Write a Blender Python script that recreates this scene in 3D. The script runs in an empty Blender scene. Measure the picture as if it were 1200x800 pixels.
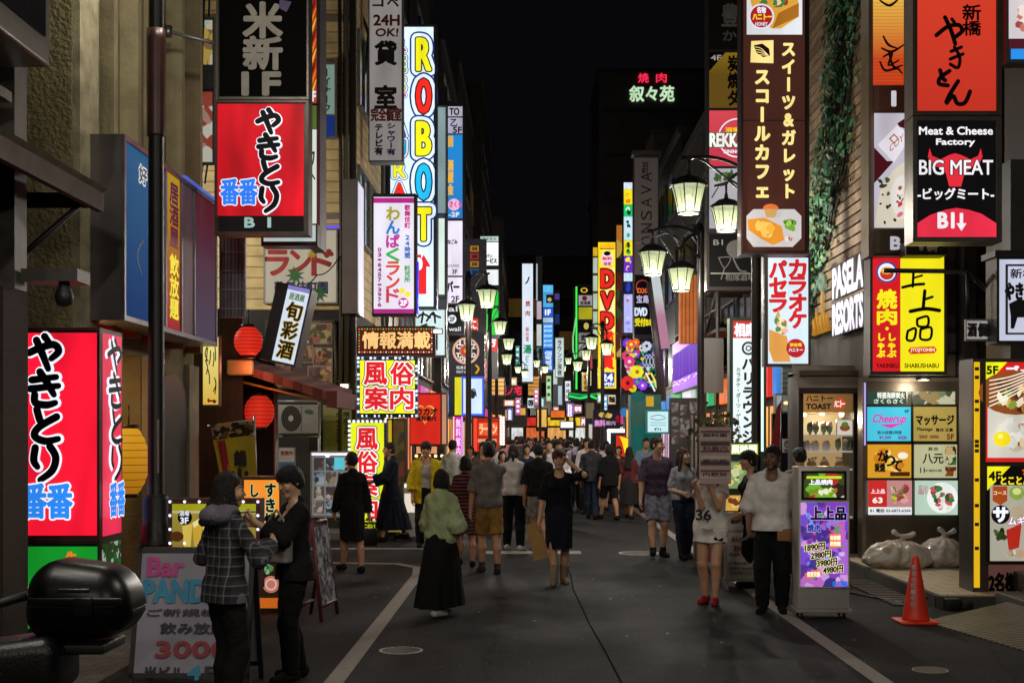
import bpy,bmesh,math,random
import numpy as np
from mathutils import Vector,Matrix
# ------------------------------------------------------------------ camera, night sky, exposure
SC = bpy.context.scene
COL = SC.collection
F_PX,VX,VY,EYE = 1500.0,620.0,510.0,1.85      # focal length in pixels of the 1200 x 800 photo, vanishing point, eye height
cam = bpy.data.cameras.new('camera')
cam_o = bpy.data.objects.new('camera',cam); COL.objects.link(cam_o)
cam.sensor_width = 36.0
cam.lens = 36.0 * F_PX / 1200.0
cam.shift_x = -20.0 / 1200.0
cam.shift_y = 110.0 / 1200.0
cam.clip_start = 0.1; cam.clip_end = 2000.0
cam_o.location = (0,0,EYE); cam_o.rotation_euler = (math.radians(90),0,0)
SC.camera = cam_o
world = bpy.data.worlds.new("World"); SC.world = world; world.use_nodes = True
wn = world.node_tree
sky = wn.nodes.new('ShaderNodeTexSky'); sky.sky_type = 'NISHITA'; sky.sun_disc = False
sky.sun_elevation = math.radians(-6.0); sky.sun_rotation = math.radians(200.0)
glow = wn.nodes.new('ShaderNodeMixRGB'); glow.blend_type = 'ADD'; glow.inputs[0].default_value = 1.0
glow.inputs[2].default_value = (0.022,0.022,0.030,1)           # city glow on the night sky
wn.links.new(sky.outputs[0],glow.inputs[1])
wn.links.new(glow.outputs[0],wn.nodes['Background'].inputs[0])
wn.nodes['Background'].inputs[1].default_value = 0.1
skyglow_fill = bpy.data.lights.new('skyglow_sun','SUN'); skyglow_fill.energy = 0.02; skyglow_fill.angle = math.radians(40); skyglow_fill.color = (1,.93,.84)  # weak overhead fill added for city glow, lifting the dark facades
skyglow_fill_o = bpy.data.objects.new('skyglow_sun',skyglow_fill); COL.objects.link(skyglow_fill_o)
skyglow_fill_o.rotation_euler = (math.radians(35),math.radians(-12),0); skyglow_fill_o.location = (0,-5,60)
SC.view_settings.view_transform = 'Standard'; SC.view_settings.look = 'None'
SC.view_settings.exposure = 0.0; SC.view_settings.gamma = 1.0
SC.render.engine = 'CYCLES'
SC.cycles.use_denoising = True
SC.cycles.max_bounces = 5; SC.cycles.diffuse_bounces = 3; SC.cycles.glossy_bounces = 3
SC.cycles.transparent_max_bounces = 6; SC.cycles.transmission_bounces = 3
SC.cycles.sample_clamp_indirect = 4.0
SC.cycles.caustics_reflective = False; SC.cycles.caustics_refractive = False
LAMP_W = 165.0
rng = random.Random(7)
PI = math.pi
# ------------------------------------------------------------------ placing: a pixel of the photo at a real distance
def at(px,py,d):
 return Vector(((px - VX) * d / F_PX,d,EYE + (VY - py) * d / F_PX))
def ground_d(py):
 return EYE * F_PX / (py - VY)
# ------------------------------------------------------------------ materials
def hexc(h):
 h = h.lstrip('#'); out = []
 for i in (0,2,4):
  c = int(h[i:i + 2],16) / 255.0
  out.append(c / 12.92 if c <= .04045 else ((c + .055) / 1.055) ** 2.4)
 return tuple(out) + (1.0,)
_M = {}
def nodes_of(name):
 m = bpy.data.materials.new(name); m.use_nodes = True
 nt = m.node_tree
 return m,nt,nt.nodes['Principled BSDF']
def lnk(nt,a,b): nt.links.new(a,b)
def paint(h,rough=.6,metal=0.0,vary=.18,scale=6.0,bump=0.0,spec=.5,bscale=None):
 """painted / cloth / masonry surface with uneven tone"""
 key = ('p',h,rough,metal,vary,scale,bump,spec,bscale)
 if key in _M: return _M[key]
 m,nt,b = nodes_of('surface')
 c = hexc(h)
 tc = nt.nodes.new('ShaderNodeTexCoord')
 n = nt.nodes.new('ShaderNodeTexNoise'); n.inputs['Scale'].default_value = scale; n.inputs['Detail'].default_value = 4
 lnk(nt,tc.outputs['Object'],n.inputs['Vector'])
 r = nt.nodes.new('ShaderNodeValToRGB')
 lo = tuple(max(0,x * (1 - vary)) for x in c[:3]) + (1,); hi = tuple(min(1,x * (1 + vary)) for x in c[:3]) + (1,)
 r.color_ramp.elements[0].position = .3; r.color_ramp.elements[0].color = lo
 r.color_ramp.elements[1].position = .7; r.color_ramp.elements[1].color = hi
 lnk(nt,n.outputs[0],r.inputs[0]); lnk(nt,r.outputs[0],b.inputs['Base Color'])
 b.inputs['Roughness'].default_value = rough; b.inputs['Metallic'].default_value = metal
 b.inputs['Specular IOR Level'].default_value = spec
 if bump:
  n2 = nt.nodes.new('ShaderNodeTexNoise'); n2.inputs['Scale'].default_value = bscale or scale * 8; n2.inputs['Detail'].default_value = 3
  lnk(nt,tc.outputs['Object'],n2.inputs['Vector'])
  bp = nt.nodes.new('ShaderNodeBump'); bp.inputs['Strength'].default_value = bump; bp.inputs['Distance'].default_value = .03
  lnk(nt,n2.outputs[0],bp.inputs['Height']); lnk(nt,bp.outputs[0],b.inputs['Normal'])
 _M[key] = m; return m
def lit(h,s=1.0,vary=.15,rough=.25):  # also lends floodlit boards a painted glow
 """backlit acrylic or lamp glass: gives off light of colour h, slightly uneven as a lightbox is"""
 key = ('e',h,s,vary,rough)
 if key in _M: return _M[key]
 m,nt,b = nodes_of('backlit')
 c = hexc(h)
 b.inputs['Base Color'].default_value = tuple(x * .25 for x in c[:3]) + (1,)
 b.inputs['Roughness'].default_value = .5; b.inputs['Specular IOR Level'].default_value = .15
 b.inputs['Emission Color'].default_value = c
 tc = nt.nodes.new('ShaderNodeTexCoord')
 n = nt.nodes.new('ShaderNodeTexNoise'); n.inputs['Scale'].default_value = 2.2; n.inputs['Detail'].default_value = 1
 mp = nt.nodes.new('ShaderNodeMapping'); mp.inputs['Scale'].default_value = (1.5,1,.35)      # upright tubes behind the acrylic
 lnk(nt,tc.outputs['Object'],mp.inputs[0]); lnk(nt,mp.outputs[0],n.inputs['Vector'])
 mr = nt.nodes.new('ShaderNodeMapRange')
 mr.inputs[1].default_value = .3; mr.inputs[2].default_value = .7
 mr.inputs[3].default_value = s * 1.12 * (1 - vary); mr.inputs[4].default_value = s * 1.12 * (1 + vary)
 lnk(nt,n.outputs[0],mr.inputs[0]); lnk(nt,mr.outputs[0],b.inputs['Emission Strength'])
 _M[key] = m; return m
def lit_grad(h1,h2,axis='Z',lo=0.0,hi=1.0,s=1.0):
 """printed two-colour film on a lightbox (object space)"""
 key = ('g',h1,h2,axis,lo,hi,s)
 if key in _M: return _M[key]
 m,nt,b = nodes_of('backlit_print')
 tc = nt.nodes.new('ShaderNodeTexCoord'); sp = nt.nodes.new('ShaderNodeSeparateXYZ')
 lnk(nt,tc.outputs['Object'],sp.inputs[0])
 mr = nt.nodes.new('ShaderNodeMapRange'); mr.inputs[1].default_value = lo; mr.inputs[2].default_value = hi
 lnk(nt,sp.outputs[axis],mr.inputs[0])
 r = nt.nodes.new('ShaderNodeValToRGB'); r.color_ramp.elements[0].color = hexc(h1); r.color_ramp.elements[1].color = hexc(h2)
 lnk(nt,mr.outputs[0],r.inputs[0]); lnk(nt,r.outputs[0],b.inputs['Emission Color'])
 b.inputs['Base Color'].default_value = (.05,.05,.05,1); b.inputs['Emission Strength'].default_value = s
 b.inputs['Roughness'].default_value = .6; b.inputs['Specular IOR Level'].default_value = 0
 _M[key] = m; return m
def photo(cols,scale=18.0,s=1.0,stretch=(1,1,1)):
 """printed picture of food or things on a lightbox or a poster given a glow: cells of printed colours"""
 key = ('f',tuple(cols),scale,s,stretch)
 if key in _M: return _M[key]
 m,nt,b = nodes_of('printed_picture')
 tc = nt.nodes.new('ShaderNodeTexCoord')
 mp = nt.nodes.new('ShaderNodeMapping'); mp.inputs['Scale'].default_value = stretch
 lnk(nt,tc.outputs['Object'],mp.inputs[0])
 w = nt.nodes.new('ShaderNodeTexNoise'); w.inputs['Scale'].default_value = scale * .6; w.inputs['Detail'].default_value = 2
 lnk(nt,mp.outputs[0],w.inputs['Vector'])
 mx = nt.nodes.new('ShaderNodeMixRGB'); mx.inputs[0].default_value = .12
 lnk(nt,mp.outputs[0],mx.inputs[1]); lnk(nt,w.outputs['Color'],mx.inputs[2])
 v = nt.nodes.new('ShaderNodeTexVoronoi'); v.inputs['Scale'].default_value = scale
 lnk(nt,mx.outputs[0],v.inputs['Vector'])
 sp = nt.nodes.new('ShaderNodeSeparateColor'); lnk(nt,v.outputs['Color'],sp.inputs[0])
 r = nt.nodes.new('ShaderNodeValToRGB'); r.color_ramp.interpolation = 'CONSTANT'
 els = r.color_ramp.elements
 els[0].color = hexc(cols[0]); els[0].position = 0
 els[1].color = hexc(cols[1]); els[1].position = 1.0 / len(cols)
 for i in range(2,len(cols)):
  e = els.new(i / len(cols)); e.color = hexc(cols[i])
 lnk(nt,sp.outputs[0],r.inputs[0])
 lnk(nt,r.outputs[0],b.inputs['Emission Color']); b.inputs['Emission Strength'].default_value = s
 if s == 0: lnk(nt,r.outputs[0],b.inputs['Base Color'])
 else: b.inputs['Base Color'].default_value = (.05,.05,.05,1)
 b.inputs['Roughness'].default_value = .5; b.inputs['Specular IOR Level'].default_value = .15
 _M[key] = m; return m
def stripes(h1,h2,axis,period,duty=.5,rough=.7,metal=0.0,bump=.5,soft=.06):
 """siding, slats, shutters, knitted stripes: two tones alternating along one object axis"""
 key = ('s',h1,h2,axis,period,duty,rough,metal,bump,soft)
 if key in _M: return _M[key]
 m,nt,b = nodes_of('ribbed_surface')
 tc = nt.nodes.new('ShaderNodeTexCoord'); sp = nt.nodes.new('ShaderNodeSeparateXYZ')
 lnk(nt,tc.outputs['Object'],sp.inputs[0])
 d = nt.nodes.new('ShaderNodeMath'); d.operation = 'DIVIDE'; d.inputs[1].default_value = period
 lnk(nt,sp.outputs[axis],d.inputs[0])
 f = nt.nodes.new('ShaderNodeMath'); f.operation = 'FRACT'; lnk(nt,d.outputs[0],f.inputs[0])
 r = nt.nodes.new('ShaderNodeValToRGB')
 els = r.color_ramp.elements
 els[0].color = hexc(h1); els[0].position = max(0,duty - soft)
 els[1].color = hexc(h2); els[1].position = duty
 e = els.new(.999 - soft); e.color = hexc(h2); e = els.new(.9999); e.color = hexc(h1)
 lnk(nt,f.outputs[0],r.inputs[0])
 n = nt.nodes.new('ShaderNodeTexNoise'); n.inputs['Scale'].default_value = 3; n.inputs['Detail'].default_value = 5
 lnk(nt,tc.outputs['Object'],n.inputs['Vector'])
 mr = nt.nodes.new('ShaderNodeMapRange'); mr.inputs[1].default_value = .3; mr.inputs[2].default_value = .7
 mr.inputs[3].default_value = .75; mr.inputs[4].default_value = 1.15
 lnk(nt,n.outputs[0],mr.inputs[0])
 mul = nt.nodes.new('ShaderNodeVectorMath'); mul.operation = 'SCALE'
 lnk(nt,r.outputs[0],mul.inputs[0]); lnk(nt,mr.outputs[0],mul.inputs['Scale'])
 lnk(nt,mul.outputs[0],b.inputs['Base Color'])
 if bump:
  bp = nt.nodes.new('ShaderNodeBump'); bp.inputs['Strength'].default_value = bump; bp.inputs['Distance'].default_value = .02
  lnk(nt,f.outputs[0],bp.inputs['Height']); lnk(nt,bp.outputs[0],b.inputs['Normal'])
 b.inputs['Roughness'].default_value = rough; b.inputs['Metallic'].default_value = metal
 _M[key] = m; return m
def brick(h1,h2,hm,scale=4.0,rough=.75,bw=.5,bh=.25,axes='XZ',mortar=.02):
 key = ('b',h1,h2,hm,scale,bw,bh,axes,mortar)
 if key in _M: return _M[key]
 m,nt,b = nodes_of('masonry')
 tc = nt.nodes.new('ShaderNodeTexCoord'); sp = nt.nodes.new('ShaderNodeSeparateXYZ'); cb = nt.nodes.new('ShaderNodeCombineXYZ')
 lnk(nt,tc.outputs['Object'],sp.inputs[0])
 lnk(nt,sp.outputs[axes[0]],cb.inputs[0]); lnk(nt,sp.outputs[axes[1]],cb.inputs[1])
 t = nt.nodes.new('ShaderNodeTexBrick'); t.inputs['Scale'].default_value = scale
 t.inputs['Color1'].default_value = hexc(h1); t.inputs['Color2'].default_value = hexc(h2); t.inputs['Mortar'].default_value = hexc(hm)
 t.inputs['Brick Width'].default_value = bw; t.inputs['Row Height'].default_value = bh; t.inputs['Mortar Size'].default_value = mortar
 lnk(nt,cb.outputs[0],t.inputs['Vector']); lnk(nt,t.outputs['Color'],b.inputs['Base Color'])
 bp = nt.nodes.new('ShaderNodeBump'); bp.inputs['Strength'].default_value = .5; bp.inputs['Distance'].default_value = .01; bp.invert = True
 lnk(nt,t.outputs['Fac'],bp.inputs['Height']); lnk(nt,bp.outputs[0],b.inputs['Normal'])
 b.inputs['Roughness'].default_value = rough
 _M[key] = m; return m
ALU = lambda: paint('#8e8b88',.38,.7,.12,3)
DARK = lambda: paint('#1b1a1a',.5,0,.2,8)
STEEL = lambda: paint('#6f6d6c',.35,.8,.15,4)
INK = lambda: paint('#0b0a0b',.5,0,.05,8)
POLE = lambda: paint('#191614',.4,.3,.3,9)
CONC = lambda h='#5a5650': paint(h,.85,0,.25,2.2,.25)
# ------------------------------------------------------------------ mesh collector
class MB:
 def __init__(s): s.v = []; s.f = []; s.mi = []; s.mats = []; s.smooth = []
 def slot(s,m):
  if m not in s.mats: s.mats.append(m)
  return s.mats.index(m)
 def add(s,vs,fs,m,smooth=False):
  o = len(s.v); k = s.slot(m)
  s.v.extend([tuple(v) for v in vs])
  for f in fs: s.f.append(tuple(i + o for i in f)); s.mi.append(k); s.smooth.append(smooth)
  return s
 def box(s,a,b,m,bev=0.0):
  (x0,y0,z0),(x1,y1,z1) = a,b
  if x0 > x1: x0,x1 = x1,x0
  if y0 > y1: y0,y1 = y1,y0
  if z0 > z1: z0,z1 = z1,z0
  if bev <= 0:
   vs = [(x,y,z) for z in (z0,z1) for (x,y) in ((x0,y0),(x1,y0),(x1,y1),(x0,y1))]
   return s.add(vs,[(3,2,1,0),(4,5,6,7),(0,1,5,4),(1,2,6,5),(2,3,7,6),(3,0,4,7)],m)
  bm = bmesh.new()
  bmesh.ops.create_cube(bm,size=1)
  bmesh.ops.scale(bm,vec=(x1 - x0,y1 - y0,z1 - z0),verts=bm.verts)
  bmesh.ops.translate(bm,vec=((x0 + x1) / 2,(y0 + y1) / 2,(z0 + z1) / 2),verts=bm.verts)
  bmesh.ops.bevel(bm,geom=bm.edges[:],offset=bev,segments=3,profile=.5,affect='EDGES')
  s.bm(bm,m,True); bm.free(); return s
 def bm(s,bm,m,smooth=False):
  bm.verts.ensure_lookup_table(); bm.verts.index_update()
  return s.add([v.co[:] for v in bm.verts],[[v.index for v in f.verts] for f in bm.faces],m,smooth)
 def quad(s,p,m): return s.add(p,[tuple(range(len(p)))],m)
 def tube(s,pts,r,m,n=8,r1=None,caps=True,smooth=True):
  pts = [Vector(p) for p in pts]; N = len(pts); vs = []; fs = []
  up = Vector((0,0,1))
  prev = None
  for i,p in enumerate(pts):
   t = (pts[min(i + 1,N - 1)] - pts[max(i - 1,0)])
   if t.length < 1e-9: t = Vector((0,0,1))
   t.normalize()
   if prev is None: a = t.cross(up if abs(t.z) < .95 else Vector((1,0,0))).normalized()
   else:
    a = prev - t * prev.dot(t)
    a = a.normalized() if a.length > 1e-6 else t.cross(up).normalized()
   prev = a; c = t.cross(a)
   rr = r[i] if isinstance(r,(list,tuple)) else (r if r1 is None else r + (r1 - r) * i / max(1,N - 1))
   for k in range(n):
    an = 2 * PI * k / n
    vs.append(p + (a * math.cos(an) + c * math.sin(an)) * rr)
  for i in range(N - 1):
   for k in range(n):
    k2 = (k + 1) % n
    fs.append((i * n + k,i * n + k2,(i + 1) * n + k2,(i + 1) * n + k))
  if caps: fs.append(tuple(range(n - 1,-1,-1))); fs.append(tuple((N - 1) * n + k for k in range(n)))
  return s.add(vs,fs,m,smooth)
 def lathe(s,c,prof,m,n=16,squash=1.0,smooth=True,caps=True,rot=0.0):
  """prof: (radius, z) from the bottom up"""
  vs = []; fs = []; N = len(prof)
  for (r,z) in prof:
   for k in range(n):
    a = 2 * PI * k / n + rot
    vs.append((c[0] + r * math.cos(a),c[1] + r * math.sin(a) * squash,c[2] + z))
  for i in range(N - 1):
   for k in range(n):
    k2 = (k + 1) % n
    fs.append((i * n + k,i * n + k2,(i + 1) * n + k2,(i + 1) * n + k))
  if caps: fs.append(tuple(range(n - 1,-1,-1))); fs.append(tuple((N - 1) * n + k for k in range(n)))
  return s.add(vs,fs,m,smooth)
 def prism(s,outline,z0,z1,m):
  n = len(outline)
  vs = [(x,y,z0) for x,y in outline] + [(x,y,z1) for x,y in outline]
  fs = [tuple(range(n - 1,-1,-1)),tuple(range(n,2 * n))] + [(i,(i + 1) % n,n + (i + 1) % n,n + i) for i in range(n)]
  return s.add(vs,fs,m)
 def slab(s,outline_xz,y0,y1,m):
  """outline in x,z extruded along y"""
  n = len(outline_xz)
  vs = [(x,y0,z) for x,z in outline_xz] + [(x,y1,z) for x,z in outline_xz]
  fs = [tuple(range(n)),tuple(range(2 * n - 1,n - 1,-1))] + [((i + 1) % n,i,n + i,n + (i + 1) % n) for i in range(n)]
  return s.add(vs,fs,m)
 def ball(s,c,r,m,seg=12,rings=8):
  rx,ry,rz = r if isinstance(r,(tuple,list)) else (r,r,r)
  vs = []; fs = []
  for i in range(rings + 1):
   ph = PI * i / rings - PI / 2
   for k in range(seg):
    a = 2 * PI * k / seg
    vs.append((c[0] + rx * math.cos(ph) * math.cos(a),c[1] + ry * math.cos(ph) * math.sin(a),c[2] + rz * math.sin(ph)))
  for i in range(rings):
   for k in range(seg):
    k2 = (k + 1) % seg
    fs.append((i * seg + k,i * seg + k2,(i + 1) * seg + k2,(i + 1) * seg + k))
  return s.add(vs,fs,m,True)
 def build(s,name,parent=None,loc=None,local=None):
  me = bpy.data.meshes.new(name)
  V = s.v
  if local is not None: V = [(x - local[0],y - local[1],z - local[2]) for x,y,z in V]
  me.from_pydata(V,[],s.f)
  for m in s.mats: me.materials.append(m)
  me.polygons.foreach_set('material_index',s.mi)
  me.polygons.foreach_set('use_smooth',s.smooth)
  me.update()
  o = bpy.data.objects.new(name,me); COL.objects.link(o)
  if local is not None and parent is None: o.location = local
  if loc is not None: o.location = loc
  if parent is not None: o.parent = parent
  return o
def tag(o,label=None,cat=None,group=None,kind=None):
 if label: o['label'] = label
 if cat: o['category'] = cat
 if group: o['group'] = group
 if kind: o['kind'] = kind
 return o
def empty(name,loc,rz=0,label=None,cat=None,group=None):
 o = bpy.data.objects.new(name,None); COL.objects.link(o)
 o.location = loc; o.rotation_euler = (0,0,rz); o.empty_display_size = .2
 return tag(o,label,cat,group)
def solid(name,mb,label,cat,base=None,group=None):
 """a thing that is one mesh; origin moved to base"""
 return tag(mb.build(name,None,local=base),label,cat,group)
def copy_tree(o,parent=None):
 c = o.copy(); COL.objects.link(c); c.parent = parent
 for ch in [x for x in bpy.data.objects if x.parent == o]: copy_tree(ch,c)
 return c
# ------------------------------------------------------------------ lettering
_G = {}
def glyphs(text):
 """filled outline of a line of writing at size 1: verts, faces, border edges"""
 if text in _G: return _G[text]
 cu = bpy.data.curves.new('t','FONT'); cu.body = text; cu.size = 1; cu.resolution_u = 3; cu.fill_mode = 'FRONT'
 o = bpy.data.objects.new('t',cu); COL.objects.link(o)
 me = bpy.data.meshes.new_from_object(o.evaluated_get(bpy.context.evaluated_depsgraph_get()))
 bm = bmesh.new(); bm.from_mesh(me); bmesh.ops.remove_doubles(bm,verts=bm.verts,dist=1e-4)
 bm.verts.index_update()
 V = np.array([v.co[:2] for v in bm.verts]) if bm.verts else np.zeros((0,2))
 Fs = [[v.index for v in f.verts] for f in bm.faces]
 E = [(e.verts[0].index,e.verts[1].index) for e in bm.edges if len(e.link_faces) < 2]
 bm.free(); bpy.data.meshes.remove(me); bpy.data.objects.remove(o); bpy.data.curves.remove(cu)
 _G[text] = (V,Fs,E); return _G[text]
def is_cjk(ch): return ord(ch) > 0x2e80
def letters(mb,text,box,y,mat,bold=0.0,vertical=False,tall=False,ink=True,slant=0.0,lean=0.0):
 """write into mb, in the x-z plane at depth y; box = x0,z0,x1,z1"""
 x0,z0,x1,z1 = box
 jobs = []
 if vertical:
  n = len(text); ch_h = (z1 - z0) / n; w = x1 - x0
  for i,ch in enumerate(text):
   if ch == ' ': continue
   cz1 = z1 - i * ch_h; cz0 = cz1 - ch_h
   V,Fs,E = glyphs(ch)
   if not len(V): continue
   if ch == 'ー':
    V = np.stack([V[:,1] - V[:,1].mean() + .5,-(V[:,0] - .5) + .38],1)
   if is_cjk(ch):
    P = np.stack([x0 + V[:,0] * w,cz0 + (V[:,1] + .12) * ch_h],1)
   else:
    mn,mx = V.min(0),V.max(0); sp = np.maximum(mx - mn,.25)
    c = (mn + mx) / 2
    P = np.stack([(x0 + x1) / 2 + (V[:,0] - c[0]) / sp[0] * w * (.9 if tall else .62),
                              (cz0 + cz1) / 2 + (V[:,1] - c[1]) / sp[1] * ch_h * (.88 if tall else .74)],1)
   jobs.append((P,Fs,E,min(w,ch_h)))
 else:
  V,Fs,E = glyphs(text)
  if not len(V): return
  mn,mx = V.min(0),V.max(0)
  sp = np.maximum(mx - mn,.05)
  nat = sp[0] / sp[1] * (z1 - z0) * 1.5
  if len(text) == 1 and x1 - x0 > nat * 1.3: c_ = (x0 + x1) / 2; x0,x1 = c_ - nat / 2,c_ + nat / 2
  P = np.stack([x0 + (V[:,0] - mn[0]) / sp[0] * (x1 - x0),z0 + (V[:,1] - mn[1]) / sp[1] * (z1 - z0)],1)
  if slant: P[:,0] += (P[:,1] - z0) * slant
  if lean: P[:,1] += (P[:,0] - x0) * lean
  jobs.append((P,Fs,E,z1 - z0))
 for P,Fs,E,em in jobs:
  vs = [(p[0],y,p[1]) for p in P]
  mb.add(vs,Fs,mat)
  hw = bold * em
  if hw > 0:
   k = 0
   for a,b in E:
    pa,pb = P[a],P[b]; t = pb - pa; L = np.hypot(*t)
    if L < 1e-7: continue
    nx,nz = -t[1] / L * hw,t[0] / L * hw
    yy = y - 2e-5 * (k % 7 + 1); k += 1
    mb.add([(pa[0] + nx,yy,pa[1] + nz),(pb[0] + nx,yy,pb[1] + nz),(pb[0] - nx,yy,pb[1] - nz),(pa[0] - nx,yy,pa[1] - nz)],[(0,1,2,3)],mat)
   ns = 12 if bold > .08 else 6
   for j,p in enumerate(P):
    yy = y - 2e-5 * (j % 7 + 8)
    mb.add([(p[0] + hw * math.cos(q * 2 * PI / ns),yy,p[1] + hw * math.sin(q * 2 * PI / ns)) for q in range(ns)],[tuple(range(ns - 1,-1,-1))],mat)
# ------------------------------------------------------------------ signs
class Sign:
 """a sign box; coordinates given in photo pixels inside its nominal box, built in metres in its own frame (x right, z up, front = -y)"""
 def __init__(s,name,label,cat,box,d,t=.22,d1=None,group=None,case=None,yaw=None,bev=0.0,anchor=None,tilt=0.0):
  s.px0,s.py0,s.px1,s.py1 = box; s.kind = name
  A = at(s.px0,s.py1,d)
  if d1 is None: B = at(s.px1,s.py1,d)
  else: B = at(s.px1,0,d1); B.z = A.z
  if yaw is not None and d1 is None:       # keep the width, turn about the middle
   pass
  s.W = math.hypot(B.x - A.x,B.y - A.y)
  T = at(s.px0,s.py0,d)
  s.H = T.z - A.z
  rz = math.atan2(B.y - A.y,B.x - A.x)
  mid = (A + B) / 2
  if yaw is not None: rz = yaw
  s.root = empty(name,mid,rz,label,cat,group)
  if tilt: s.root.rotation_euler = (0,tilt,rz)
  s.t = t; s.lay = 0; s.bufs = {}
  s.order = []
  if t > 0:
   c = s.buf('casing'); c.box((-s.W / 2,0,0),(s.W / 2,t,s.H),case or ALU(),bev)
 def buf(s,name):
  if name not in s.bufs: s.bufs[name] = MB(); s.order.append(name)
  return s.bufs[name]
 def x(s,px): return -s.W / 2 + (px - s.px0) / (s.px1 - s.px0) * s.W
 def z(s,py): return (s.py1 - py) / (s.py1 - s.py0) * s.H
 def nxt(s):
  s.lay += 1
  return -.004 - .0016 * s.lay
 def panel(s,mat,box=None,part='panel',inset=0.0):
  b = box or (s.px0,s.py0,s.px1,s.py1)
  y = s.nxt()
  x0,x1,z0,z1 = s.x(b[0]) + inset,s.x(b[2]) - inset,s.z(b[3]) + inset,s.z(b[1]) - inset
  s.buf(part).quad([(x0,y,z0),(x1,y,z0),(x1,y,z1),(x0,y,z1)],mat)
  if s.t > 0 and part == 'panel' and s.lay < 3 and s.kind in ('hanging_sign','stacked_sign','led_sign','standing_sign'):
   yb = s.t + .002 + .0016 * s.lay; s.buf('back_panel').quad([(x1,yb,z0),(x0,yb,z0),(x0,yb,z1),(x1,yb,z1)],mat)
  return s
 def frame(s,w,mat,box=None,depth=.03,part='frame'):
  b = box or (s.px0,s.py0,s.px1,s.py1)
  x0,x1,z0,z1 = s.x(b[0]),s.x(b[2]),s.z(b[3]),s.z(b[1])
  m = s.buf(part)
  m.box((x0,-depth,z0),(x0 + w,-.001,z1),mat); m.box((x1 - w,-depth,z0),(x1,-.001,z1),mat)
  m.box((x0 + w,-depth,z0),(x1 - w,-.001,z0 + w),mat); m.box((x0 + w,-depth,z1 - w),(x1 - w,-.001,z1),mat)
  return s
 def text(s,txt,box,mat,bold=.02,v=False,out=None,part='lettering',tall=False,slant=0.0,lean=0.0):
  bx = (s.x(box[0]),s.z(box[3]),s.x(box[2]),s.z(box[1]))
  if out:
   for (om,ow) in (out if isinstance(out,list) else [out]):
    letters(s.buf(part),txt,bx,s.nxt(),om,bold + ow,v,tall,slant=slant,lean=lean)
  letters(s.buf(part),txt,bx,s.nxt(),mat,bold,v,tall,slant=slant,lean=lean)
  return s
 def poly(s,pts,mat,part='picture'):
  y = s.nxt()
  s.buf(part).quad([(s.x(px),y,s.z(py)) for px,py in pts][::-1],mat)
  return s
 def disc(s,cx,cy,rx,ry,mat,part='picture',n=20,a0=0,a1=360):
  y = s.nxt()
  pts = [(s.x(cx + rx * math.cos(math.radians(a0 + (a1 - a0) * k / n))),y,s.z(cy + ry * math.sin(math.radians(a0 + (a1 - a0) * k / n)))) for k in range(n + (0 if a1 - a0 >= 360 else 1))]
  s.buf(part).quad(pts[::-1],mat)
  return s
 def ring(s,cx,cy,r0,r1,mat,part='picture',n=28,sy=1.0):
  y = s.nxt(); vs = []; fs = []
  for k in range(n):
   a = 2 * PI * k / n
   for r in (r0,r1): vs.append((s.x(cx + r * math.cos(a)),y,s.z(cy + sy * r * math.sin(a))))
  for k in range(n):
   k2 = (k + 1) % n
   fs.append((2 * k,2 * k + 1,2 * k2 + 1,2 * k2))
  s.buf(part).add(vs,fs,mat); return s
 def stroke(s,pts,w,mat,part='lettering',w1=None):
  """a brush stroke along pixel points, width in pixels (a number, or one per point)"""
  P = [Vector((s.x(a),s.z(b))) for a,b in pts]
  k = min(s.W / (s.px1 - s.px0),s.H / (s.py1 - s.py0))
  # smooth with Catmull-Rom
  Q = []; Wd = []
  ws = w if isinstance(w,(list,tuple)) else [w] * len(P)
  for i in range(len(P) - 1):
   p0,p1,p2,p3 = P[max(0,i - 1)],P[i],P[i + 1],P[min(len(P) - 1,i + 2)]
   for j in range(5):
    t = j / 5
    Q.append(.5 * ((2 * p1) + (p2 - p0) * t + (2 * p0 - 5 * p1 + 4 * p2 - p3) * t * t + (3 * p1 - p0 - 3 * p2 + p3) * t ** 3))
    Wd.append((ws[i] + (ws[i + 1] - ws[i]) * t) * k / 2)
  Q.append(P[-1]); Wd.append(ws[-1] * k / 2)
  y = s.nxt(); vs = []; fs = []
  for i,q in enumerate(Q):
   tg = (Q[min(i + 1,len(Q) - 1)] - Q[max(0,i - 1)])
   if tg.length < 1e-9: tg = Vector((1,0))
   tg.normalize(); nn = Vector((-tg.y,tg.x)) * Wd[i]
   vs += [(q.x + nn.x,y - 1e-5 * (i % 3),q.y + nn.y),(q.x - nn.x,y - 1e-5 * (i % 3),q.y - nn.y)]
  for i in range(len(Q) - 1): fs.append((2 * i,2 * i + 1,2 * i + 3,2 * i + 2))
  m = s.buf(part); m.add(vs,fs,mat)
  for q,r in ((Q[0],Wd[0]),(Q[-1],Wd[-1])):
   m.add([(q.x + r * math.cos(a * PI / 5),y - 5e-5,q.y + r * math.sin(a * PI / 5)) for a in range(10)],[tuple(range(9,-1,-1))],mat)
  return s
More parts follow.
